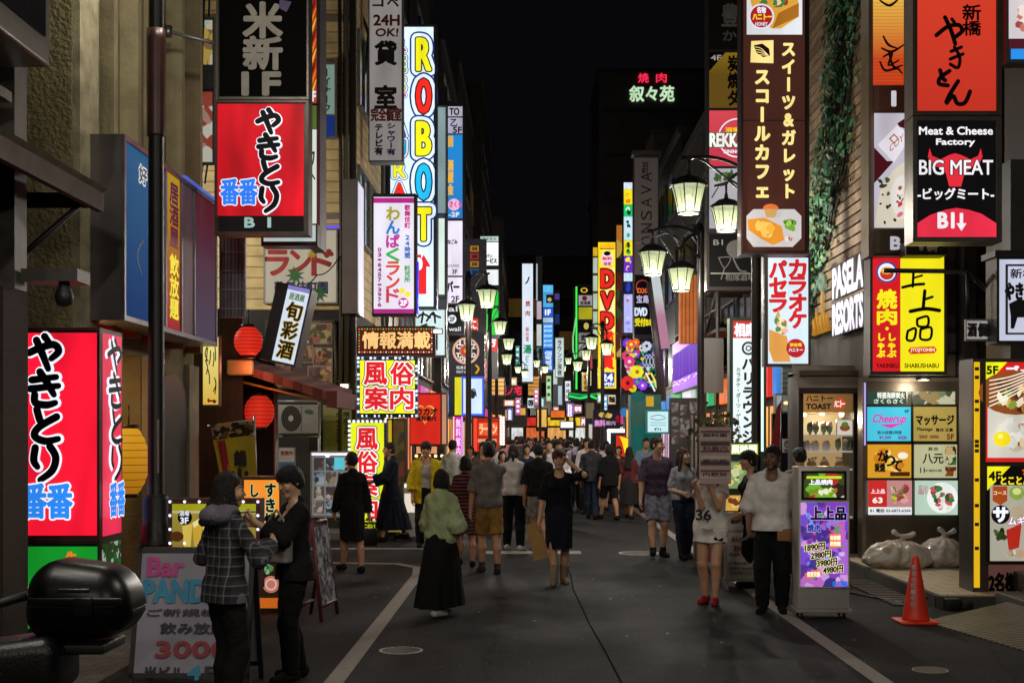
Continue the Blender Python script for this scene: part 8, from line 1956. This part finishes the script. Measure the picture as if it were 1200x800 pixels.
# rubbish bags
def bag(px,py,d,rx,ry,rz,label,seed,tint):
 r = random.Random(seed); c = at(px,py,d); c.z = .14
 V = Vol((-rx * 1.5,-ry * 1.5,-.02),(rx * 1.5,ry * 1.5,rz * 2.2),.016)
 V.ell((0,0,rz * .62),(rx,ry,rz * .72),None,.03); V.ell((-rx * .3,0,rz * .4),(rx * .8,ry * .95,rz * .45),None,.05); V.ell((rx * .35,.02,rz * .35),(rx * .75,ry * .95,rz * .4),None,.05)
 V.cap((rx * .1,0,rz * 1.15),(rx * .14,0,rz * 1.5),.05,.02,.06); V.cap((rx * .14,0,rz * 1.5),(rx * .5,0,rz * 1.68),.022,.04,.02); V.cap((rx * .14,0,rz * 1.5),(-rx * .1,.02,rz * 1.75),.02,.035,.02)
 X = V.ax[0][:,None,None]; Y = V.ax[1][None,:,None]; Z = V.ax[2][None,None,:]
 V.S += (.010 * np.sin(X * 31 + 3 * np.sin(Z * 17 + seed)) * np.sin(Z * 27 + 2 * np.sin(X * 13 + Y * 19)) + .008 * np.sin(np.arctan2(X,Y) * 11 + Z * 20)).astype(np.float32)
 V.half(lambda X,Y,Z: .004 - Z + 0 * X + 0 * Y)
 m,nt,b = nodes_of('bag_plastic'); b.inputs['Base Color'].default_value = hexc(tint); b.inputs['Roughness'].default_value = .22; b.inputs['Alpha'].default_value = 1.0; b.inputs['Transmission Weight'].default_value = .3
 tc = nt.nodes.new('ShaderNodeTexCoord'); n = nt.nodes.new('ShaderNodeTexNoise'); n.inputs['Scale'].default_value = 5; n.inputs['Detail'].default_value = 6; lnk(nt,tc.outputs['Object'],n.inputs['Vector'])
 rp = nt.nodes.new('ShaderNodeValToRGB'); rp.color_ramp.elements[0].color = hexc('#b8a090'); rp.color_ramp.elements[0].position = .32; rp.color_ramp.elements[1].color = hexc(tint); rp.color_ramp.elements[1].position = .62; e = rp.color_ramp.elements.new(.22); e.color = hexc('#5f6a86' if seed == 1 else '#7a5a4a'); lnk(nt,n.outputs[0],rp.inputs[0]); lnk(nt,rp.outputs[0],b.inputs['Base Color'])
 o = mesh_obj('rubbish_bag',[V.mesh()],[m]); o.location = c; tag(o,label,'rubbish bag','rubbish bags in the entrance')
bag(1052,665,16.6,.42,.3,.26,'larger translucent rubbish bag left of the other in the tiled entrance',1,'#e4dcd2')
bag(1104,665,16.7,.30,.28,.28,'smaller white knotted rubbish bag against the directory on the tiled floor',2,'#ece6de')
# small black feet and box by the steps
mb = MB(); mb.box((4.42,13.55,.0),(4.58,13.72,.12),INK(),.01); mb.box((4.6,13.6,.0),(4.72,13.72,.08),INK(),.01); solid('cable_box',mb,'small black cable box at the corner of the tiled entrance','box',(4.5,13.6,0))
# security style wall lamp near the near pole, light litter on the road
r = random.Random(21); mb = MB()
for k in range(420):
 x,y = r.uniform(-1.9,3.6),r.uniform(7.5,24); s = r.uniform(.004,.009) if k % 7 else r.uniform(.01,.024); a = r.uniform(0,3)
 mb.add([(x + s * math.cos(a + j * PI / 2),y + s * math.sin(a + j * PI / 2),.0065) for j in range(4)],[(0,1,2,3)],paint(r.choice(('#8a8580','#6f6b66','#a09a92')),.8))
tag(mb.build('litter'),kind='stuff')
# ------------------------------------------------------------------ people
def plaid():
 m,nt,b = nodes_of('plaid_cloth'); tc = nt.nodes.new('ShaderNodeTexCoord'); sp = nt.nodes.new('ShaderNodeSeparateXYZ'); lnk(nt,tc.outputs['Object'],sp.inputs[0])
 def band(ax,per,duty):
  d = nt.nodes.new('ShaderNodeMath'); d.operation = 'DIVIDE'; d.inputs[1].default_value = per; lnk(nt,sp.outputs[ax],d.inputs[0])
  f = nt.nodes.new('ShaderNodeMath'); f.operation = 'FRACT'; lnk(nt,d.outputs[0],f.inputs[0])
  g = nt.nodes.new('ShaderNodeMath'); g.operation = 'LESS_THAN'; g.inputs[1].default_value = duty; lnk(nt,f.outputs[0],g.inputs[0]); return g
 a,c,e,h = band('X',.062,.13),band('Z',.062,.13),band('X',.062,.5),band('Z',.062,.5)
 s = nt.nodes.new('ShaderNodeMath'); s.operation = 'ADD'; lnk(nt,a.outputs[0],s.inputs[0]); lnk(nt,c.outputs[0],s.inputs[1])
 s2 = nt.nodes.new('ShaderNodeMath'); s2.operation = 'ADD'; lnk(nt,e.outputs[0],s2.inputs[0]); lnk(nt,h.outputs[0],s2.inputs[1])
 w = nt.nodes.new('ShaderNodeMath'); w.operation = 'MULTIPLY_ADD'; w.inputs[1].default_value = .06; lnk(nt,s2.outputs[0],w.inputs[0])
 w2 = nt.nodes.new('ShaderNodeMath'); w2.operation = 'MULTIPLY'; w2.inputs[1].default_value = .5; lnk(nt,s.outputs[0],w2.inputs[0]); lnk(nt,w2.outputs[0],w.inputs[2])
 r = nt.nodes.new('ShaderNodeValToRGB'); r.color_ramp.elements[0].color = hexc('#16161a'); r.color_ramp.elements[1].color = hexc('#77737a'); lnk(nt,w.outputs[0],r.inputs[0]); lnk(nt,r.outputs[0],b.inputs['Base Color']); b.inputs['Roughness'].default_value = .9
 return m
def who(px,py,label,h,yaw,**k):
 d = ground_d(py); return person(label,(px - VX) * d / F_PX,d,yaw,h,**k)
BLACK = '#131213'
def held(name,label,cat,fn,loc,rz=0):
 mb = MB(); fn(mb); o = mb.build(name); o.location = loc; o.rotation_euler = (0,0,rz); return tag(o,label,cat)
# --- woman in plaid, left
b1,J1 = who(264,838,'long-haired woman from behind in black and white plaid jacket with grey hood',1.60,2.45,fem=True,res=.0075,build=.94,
 top=('jacket',plaid(),dict(ease=.012,sleeve=.98,hem=.47,hood='#6a6470',wide=.006)),bottom=('trousers',BLACK),hair=('long','#17100f',.092,.80),
 pose=dict(hl=(.10,.14,.66),hr=(.08,.17,.70),head=(-.55,.1,0),fl=(.05,.03,0),fr=(.06,-.03,0)))
# --- woman with the phone
b2,J2 = who(345,795,'short-haired woman in black jacket and white top looking down at her phone',1.61,-.95,fem=True,res=.0075,build=.94,
 top=('jacket','#171517',dict(ease=.013,sleeve=.82,open=.028,under='#b8aca4',hem=.47,wide=.014,vz=.05)),bottom=('trousers','#121112'),hair=('mop','#120d0d'),shoes=('shoe','#1c1714'),skin='#bd9274',
 pose=dict(hl=(.02,.20,.745,(.7,.6,-.5)),hr=(.03,.17,.735,(.7,.6,-.5)),head=(.12,.30,0),fl=(.045,.04,0,.2),fr=(.055,-.05,0,.3),cl=.6,cr=.6,pl=(-.6,-.3,.6),pr=(.6,-.3,.6)))
w = (world_pt(b2,J2[1]['palm']) + world_pt(b2,J2[-1]['palm'])) / 2
held('phone','dark smartphone held by the woman in the black jacket','phone',lambda m: (m.box((-.036,-.075,-.005),(.036,.075,.005),paint('#0c0c0e',.2),.004),m.box((-.032,-.068,.0052),(.032,.068,.0062),lit('#8a98a8',.35))),w + Vector((-.02,-.01,.03)),-.6)
def shoulder_bag(m):
 m.box((-.13,-.05,0),(.13,.05,.24),paint('#8f887e',.6,0,.15,6),.03); m.tube([(-.11,0,.23),(-.06,0,.34),(.0,0,.4),(.06,0,.34),(.11,0,.23)],.01,paint('#7f786e',.6),6)
p = at(324,655,9.62); held('shoulder_bag','pale cloth bag hanging beside the woman looking at her phone','bag',shoulder_bag,p + Vector((0,.0,-.03)),-.5)
# gold flowers printed at the back of her jacket
# --- crossing people, left middle
b3,J3 = who(413,670,'woman in a black suit skirt seen from behind, walking towards the side street',1.62,PI + .45,fem=True,top=('jacket','#161518',dict(sleeve=.95,hem=.5,ease=.012)),bottom=('skirt','#121214',.27,-.012),hair=('short','#120e0d'),pose=dict(fl=(.045,.12,0,.1),fr=(.045,-.11,.0,.1),hl=(.12,.1,.5),hr=(.14,-.02,.47)))
p = world_pt(b3,J3[-1]['palm'])
def handbag(c):
 def f(m): m.box((-.13,-.055,-.34),(.13,.055,-.1),paint(c,.4,0,.15,6),.02); m.tube([(-.09,0,-.11),(-.06,0,.01),(.06,0,.01),(.09,0,-.11)],.009,paint(c,.4),6)
 return f
held('handbag','black handbag carried by the woman in the black suit skirt','bag',handbag('#0f0f11'),p,.4)
b4,J4 = who(458,634,'man in a dark navy robe walking left past the upright yellow sign',1.72,-1.25,top=('robe','#1a1e2c',dict(sleeve=.85,hem=.42,ease=.018,wide=.02)),bottom=('robe_skirt','#191d2b',.12,.0),hair=('short','#110d0c'),pose=dict(hl=(.05,.22,.60),hr=(.13,-.05,.48),fl=(.045,.1,0,.1),fr=(.045,-.16,.01,.1)))
b5,J5 = who(499,641,'man with glasses in a bright yellow festival coat over a white shirt',1.74,.12,top=('coat','#c4a81a',dict(sleeve=.8,hem=.42,ease=.022,open=.045,under='#b8b4a8',wide=.016)),bottom=('trousers','#17181c'),hair=('mop','#14100e'),pose=dict(hl=(.13,.05,.47),hr=(.13,.05,.47)))
mb = MB(); hc = world_pt(b5,(0,-.012 * 1.74 - .09,.938 * 1.74))
for q in (-1,1): mb.tube([hc + Vector((q * .032 + .024 * math.cos(a),-.014,.018 * math.sin(a))) for a in np.linspace(0,2 * PI,11)],.003,INK(),5)
mb.tube([hc + Vector((-.008,-.014,.004)),hc + Vector((.008,-.014,.004))],.003,INK(),5); solid('glasses',mb,'black rimmed glasses worn by the man in the yellow coat','glasses',hc)
# black bands on the yellow coat front
# --- green woman
b6,J6 = who(517,721,'woman with dark bob in a wide light green top and long black skirt walking away',1.50,PI - .5,fem=True,build=1.04,top=('blouse','#98a278',dict(ease=.022,sleeve=.62,wide=.024,hem=.53)),bottom=('skirt','#0f0f10',.07,.028),hair=('bob','#0f0b0b'),shoes='#b8b4b0',pose=dict(fl=(.05,.12,0,.1),fr=(.05,-.14,.012,.1),hl=(.12,.1,.5),hr=(.12,.06,.5)))
b7,J7 = who(546,663,'woman in a dark red striped dress seen from behind with white bag',1.56,PI + .2,fem=True,top=('shirt',stripes('#2a1418','#8a4a4c','Z',.05,.72,.9,0,0),dict(sleeve=.5,hem=.48,ease=.016)),bottom=('skirt',stripes('#2a1418','#8a4a4c','Z',.05,.72,.9,0,0),.3,.0),hair=('bob','#110d0d'),pose=dict(fl=(.045,.1,0),fr=(.045,-.1,0),hr=(.14,.06,.48)))
p = world_pt(b7,J7[-1]['palm'])
def plastic(m):
 m.lathe((0,0,-.36),[(.02,0),(.1,.04),(.12,.16),(.08,.28),(.03,.34)],paint('#c8b8b4',.35,0,.12,6),14,squash=.6); m.tube([(-.04,0,-.05),(0,0,.01),(.04,0,-.05)],.008,paint('#c8b8b4',.35),6)
held('plastic_bag','white plastic shopping bag carried by the woman in the striped dress','bag',plastic,p)
b8,J8 = who(573,671,'man in a grey t-shirt and tan shorts seen from behind, one arm raised',1.75,PI + .1,top=('t_shirt','#6f6864',dict(sleeve=.5,hem=.5,ease=.012,wide=.01)),bottom=('shorts','#8f6c34',.44),hair=('short','#120d0b'),shoes=('sock','#33302e'),pose=dict(hr=(.06,.16,.93,(1,.2,-.6)),hl=(.14,.02,.48),fl=(.05,.06,0),fr=(.06,-.08,.0)))
b9,J9 = who(602,644,'woman in a white blouse and black trousers with reddish ponytail',1.70,PI - .1,fem=True,top=('blouse','#b4aea8',dict(sleeve=.3,hem=.52,ease=.018)),bottom=('trousers','#101012'),hair=('pony','#2a1614'),shoes='#c4c0bc',pose=dict(fl=(.07,.05,0),fr=(.07,-.06,0)))
b10,J10 = who(631,645,'man in a black t-shirt and pale shorts seen from behind',1.72,PI,top=('t_shirt','#141314',dict(sleeve=.5,hem=.51,ease=.014,wide=.012)),bottom=('shorts','#8f8a84',.4),hair=('short','#0f0c0b'),shoes=('sock','#b0aaa4'),pose=dict(fl=(.05,.08,0),fr=(.05,-.1,0)))
def apron(c):
 pass
b11,J11 = who(655,684,'red-haired woman in black polo shirt and navy apron walking towards the camera',1.67,.05,fem=True,res=.0075,top=('polo_shirt','#121114',dict(sleeve=.5,hem=.52,ease=.012,wide=.008,vz=.05)),bottom=('apron','#141622',.27,-.012),hair=('mop','#4a1c18'),shoes=('boot','#8a7a64'),skin='#bf9270',pose=dict(hl=(.075,.085,.905,(.55,.35,-1.2)),hr=(.15,.05,.47),head=(-.15,.05,0),fl=(.045,-.08,.0),fr=(.045,.12,0),cl=.9))
p = world_pt(b11,J11[-1]['palm'])
held('cardboard','brown cardboard sheet carried by the woman in the navy apron','cardboard',lambda m: (m.add([(-.2,0,.02),(-.08,0,-.42),(.1,0,-.36),(-.02,0,.08),(-.2,.012,.02),(-.08,.012,-.42),(.1,.012,-.36),(-.02,.012,.08)],[(0,1,2,3),(7,6,5,4)] + [(i,i + 4,(i + 1) % 4 + 4,(i + 1) % 4) for i in range(4)],paint('#a07a48',.8,0,.15,8))),p)
b12,J12 = who(693,608,'man in a dark grey shirt and jeans seen from behind',1.75,PI - .15,top=('shirt','#3a3a3e',dict(sleeve=.7,hem=.48,ease=.016)),bottom=('jeans','#2a3448'),hair=('short','#15110f'),res=.01,pose=dict(fl=(.05,.08,0),fr=(.06,-.1,0)))
b13,J13 = who(714,609,'person in loose black clothes with long hair walking beside the man in jeans',1.66,PI + .5,fem=True,top=('t_shirt','#17171a',dict(sleeve=.55,hem=.45,ease=.02,wide=.015)),bottom=('shorts','#141416',.46),hair=('bob','#100d0d'),res=.01,pose=dict(fl=(.05,.14,0),fr=(.05,-.12,0)))
b14,J14 = who(748,594,'man in a dark suit with white shirt walking near the light gate',1.72,-.4,top=('jacket','#1c2028',dict(sleeve=.97,hem=.47,open=.03,under='#b4b4bc')),bottom=('trousers','#181a20'),hair=('short','#110e0d'),res=.011,pose=dict(fl=(.05,.1,0),fr=(.05,-.1,0)))
b15,J15 = who(770,652,'tall man in a purple t-shirt and grey shorts looking to the side',1.83,.1,res=.0075,top=('t_shirt','#4a3c4e',dict(sleeve=.5,hem=.5,ease=.010,wide=.006)),bottom=('shorts','#767482',.45),hair=('short','#2a1c14'),shoes=('sock','#1a1a1c'),skin='#c09478',pose=dict(head=(.8,.0,0),hl=(.15,-.02,.48),hr=(.15,.05,.47),fl=(.05,.0,0,.2),fr=(.06,.13,.0,.2,-.2)))
b16,J16 = who(800,654,'woman with long brown hair in a grey top and dark jeans',1.66,.35,fem=True,res=.0078,top=('t_shirt','#8a8c94',dict(sleeve=.45,hem=.53,ease=.01)),bottom=('jeans','#1a2030'),hair=('long','#33201a'),skin='#c09a80',pose=dict(head=(.55,.0,0),hl=(.10,.13,.6),hr=(.07,.14,.6),fl=(.045,.0,0),fr=(.055,.1,0)))
held('waist_bag','black pouch at the waist of the woman in the grey top','bag',lambda m: m.box((-.1,-.05,-.06),(.1,.03,.06),paint('#101012',.5),.02),world_pt(b16,(-.02,-.17,.57 * 1.66)),.35)
# --- woman in the white jersey, holding a placard in front of her face
def jersey_number(S): pass
b17,J17 = who(833,707,'woman in a white basketball jersey and red shoes holding a placard over her face',1.62,-.35,fem=True,res=.0075,top=('jersey','#cfc8c0',dict(sleeve=.2,hem=.42,ease=.019,wide=.012)),bottom=('shorts','#17141a',.2),hair=('long','#4a2a18'),shoes='#8e1a1e',skin='#b98a6c',pose=dict(hl=(.03,.17,.79,(.3,.2,-1.2)),hr=(.07,.16,.79,(.3,.2,-1.2)),head=(.0,.1,0),fl=(.04,.05,0),fr=(.045,-.03,0),cl=.9,cr=.9))
mb = MB(); letters(mb,'36',(-.11,.0,.05,.11),0,paint('#1c1a1e',.7),.05); o = mb.build('lettering',b17); o.location = (-.01,-.192,.93); 
mb = MB(); letters(mb,'TEAM',(-.06,.0,.06,.035),0,paint('#3a3a40',.7),.03); o = mb.build('lettering',b17); o.location = (.0,-.195,.80)
w = at(838,533,13.72)
PLC = empty('placard',w,-.05,'pinkish striped placard held up by the woman in the white jersey','placard')
mb = MB(); mb.box((-.17,0,-.31),(.17,.012,.30),paint('#a98f8a',.6,0,.1,3)); mb.build('board',PLC)
mb = MB()
for k in range(8): mb.box((-.155,-.003,.24 - k * .07),(.155,-.0005,.262 - k * .07 + .012 * (k % 3)),paint(('#6a3a3a','#b8a89a','#4a3434')[k % 3],.6))
for k in range(4): letters(mb,'無料案内飲放'[k:k + 3],(-.13,.19 - k * .14,.13,.235 - k * .14),-.004,paint('#3a2222',.6),.03)
mb.build('print',PLC)
# --- right foreground man in white shirt, and the two behind him
b18,J18 = who(905,716,'man with dark beard in a loose white shirt and black trousers holding a white card',1.74,-.25,res=.0075,build=1.06,top=('shirt','#cfc9c2',dict(sleeve=.55,hem=.49,ease=.018,wide=.014,vz=.055,vy=.05)),bottom=('trousers','#0f0f11'),hair=('short','#0e0b0a'),skin='#6e4a36',shoes='#100f0f',pose=dict(head=(-.3,.05,0),hr=(.13,.12,.51),hl=(.14,.06,.5),fl=(.06,.03,0),fr=(.055,.05,0),cr=.8))
def beard(): 
 s = 1.74; G = Vol((-.1,-.16,.84 * s),(.1,.06,.93 * s),.006); hc_ = np.array([0,-.0315 * .6,.932 * s])
 M = np.array(Matrix.Rotation(-.3,3,'Z') @ Matrix.Rotation(.05,3,'X')); c = np.array([0,-.012 * s - .0,.932 * s]) + M @ np.array([0,-.03,-.07]) * 1.02
 G.ell(c,(.062,.072,.062),M,.01); G.ell(c + M @ np.array([0,-.02,.05]),(.05,.08,.04),M,.005,'sub'); G.half(lambda X,Y,Z: Y + .0 * X - (-.02) + 0 * Z)
 mesh_obj('beard',[G.mesh()],[paint('#0d0a09',.8)],None,b18)
beard()
p = world_pt(b18,J18[-1]['palm']); held('card','small white card in the hand of the man in the white shirt','card',lambda m: m.add([(-.1,0,-.07),(.0,-.05,.02),(.09,-.02,.045),(-.01,.03,-.04),(-.1,.004,-.072),(.0,-.046,.018),(.09,-.016,.043),(-.01,.034,-.042)],[(0,1,2,3),(7,6,5,4)] + [(i,i + 4,(i + 1) % 4 + 4,(i + 1) % 4) for i in range(4)],paint('#cfcac2',.5)),p + Vector((-.05,-.03,0)))
p = world_pt(b18,J18[1]['palm']); held('paper_bag','flat brown paper bag under the arm of the man in the white shirt','bag',lambda m: m.box((-.16,-.03,-.06),(.1,.03,.07),paint('#8a6238',.7,0,.15,8),.012),p + Vector((.02,.03,.02)),-.2)
b19,J19 = who(880,688,'person with dark hair in dark clothes behind the man in the white shirt',1.66,-1.4,fem=True,top=('shirt','#17161a',dict(sleeve=.9,hem=.46)),bottom=('trousers','#121214'),hair=('mop','#161009'),pose=dict(hl=(.1,.1,.55)))
b20,J20 = who(938,672,'person with short dark hair in a beige top facing the sweets stand',1.68,PI + .1,top=('shirt','#8f8272',dict(sleeve=.55,hem=.48)),bottom=('trousers','#221f20'),hair=('mop','#0f0c0b'),pose=dict())
# --- man in white t-shirt with backpack
b21,J21 = who(675,594,'man in a white t-shirt with a dark backpack and blue jeans seen from behind',1.76,PI,top=('t_shirt','#a8a0b0',dict(sleeve=.5,hem=.49,ease=.016,wide=.012)),bottom=('jeans','#24366a'),hair=('short','#14100f'),res=.011,pose=dict(fl=(.05,.1,0),fr=(.05,-.1,0)))
def pack(m):
 m.box((-.13,-.07,-.22),(.13,.07,.18),paint('#15171c',.6,0,.2,8),.05)
 for q in (-1,1): m.tube([(q * .10,.02,.16),(q * .11,-.1,.26),(q * .11,-.14,.27)],.018,paint('#3a3038',.6),6)
held('backpack','dark backpack on the man in the white t-shirt','backpack',pack,world_pt(b21,(0,.165,1.18)),PI)
# ------------------------------------------------------------------ the crowd further down the street: six figures, copied and dressed differently
PROT = []
def proto(fem,hairk,sleeve,low,pose,h,res):
 b,J = person('x',0,-60,0,h,fem=fem,res=res,hands=False,top=('top','#555555',dict(sleeve=sleeve,hem=.48,ease=.014)),bottom=low,hair=(hairk,'#100d0c'),shoes='#151515',pose=pose)
 PROT.append(b); return b
WALK = dict(fl=(.05,.12,0),fr=(.05,-.12,.0),hl=(.13,-.04,.48),hr=(.13,.08,.49)); STAND = dict(hl=(.1,.1,.58))
proto(False,'short',.5,('trousers','#222222'),WALK,1.72,.018); proto(True,'long',.5,('skirt','#222222',.2,.02),WALK,1.6,.018)
proto(False,'mop',.95,('trousers','#222222'),STAND,1.74,.018); proto(True,'bob',.9,('trousers','#222222'),WALK,1.6,.018)
proto(False,'short',.5,('shorts','#222222',.45),STAND,1.7,.018); proto(True,'pony',.45,('jeans','#222222'),STAND,1.62,.018)
TOPS = [('black','#141416'),('dark grey','#38383c'),('navy','#1c2438'),('white','#c8c4c8'),('brown','#4a3628'),('pale blue','#6a8098'),('purple','#6a4a7a'),('dark red','#5a1c20'),('olive','#4a4a2c'),('grey','#6a6866'),('pink','#a07078')]
WT = [9,4,4,10,2,3,2,2,1,4,2]
LOWS = ['#141416','#1c2436','#2a2826','#4a4438','#16181e']; HAIRS = ['#0d0a0a','#16100e','#2a1a12','#120e0d']; SKINS = ['#b98a6c','#c09678','#a87a5c']
crg = random.Random(12); spots = []
hk = ['short cut','long hair','dark mop','bobbed hair','wearing shorts','ponytail']
tries = 0
NEAR = [(530,26.0),(566,25.2),(588,27),(653,25.5),(737,28.5),(757,30.5),(725,33),(705,34),(643,28),(617,29.5),(600,30),(578,31),(552,29),(664,37),(690,31)]
for px,d in NEAR: spots.append(((px - VX) * d / F_PX,d))
while len(spots) < 110 and tries < 6000:
 tries += 1
 d = 30 + 75 * crg.random() ** 1.35; x = crg.uniform(-1.5,2.55) + bend(d)
 if all((x - a) ** 2 + (d - b) ** 2 > .42 for a,b in spots): spots.append((x,d))
def recolor(o,c):
 m = paint(c,.85,0,.2,5); s = o.material_slots[0]; s.link = 'OBJECT'; s.material = m
for i,(x,d) in enumerate(spots):
 k = crg.randrange(6); pr = PROT[k]
 c = pr.copy(); COL.objects.link(c); c.location = (x,d,0)
 back = crg.random() < .62; c.rotation_euler = (0,0,(PI if back else 0) + crg.uniform(-.5,.5)); sc_ = crg.uniform(.95,1.05); c.scale = (sc_,sc_,sc_)
 tn,tcol = crg.choices(TOPS,WT)[0]; low = crg.choice(LOWS); hc_ = crg.choice(HAIRS)
 far = 'far' if d > 55 else 'near'
 s = c.material_slots[0]; s.link = 'OBJECT'; s.material = paint(crg.choice(SKINS),.5,0,.1,9)
 for ch in [q for q in bpy.data.objects if q.parent == pr]:
  q = ch.copy(); COL.objects.link(q); q.parent = c
  n = ch.name.split('.')[0]
  recolor(q,tcol if n == 'top' else hc_ if n == 'hair' else '#161616' if n == 'shoe' else low)
 tag(c,f"{'back-turned' if back else 'front-facing'} person in {tn} top, {hk[k]}, in the {far} street crowd",'person','people in the crowd down the street')
for pr in PROT:
 for ch in [q for q in bpy.data.objects if q.parent == pr]: bpy.data.objects.remove(ch)
 bpy.data.objects.remove(pr)
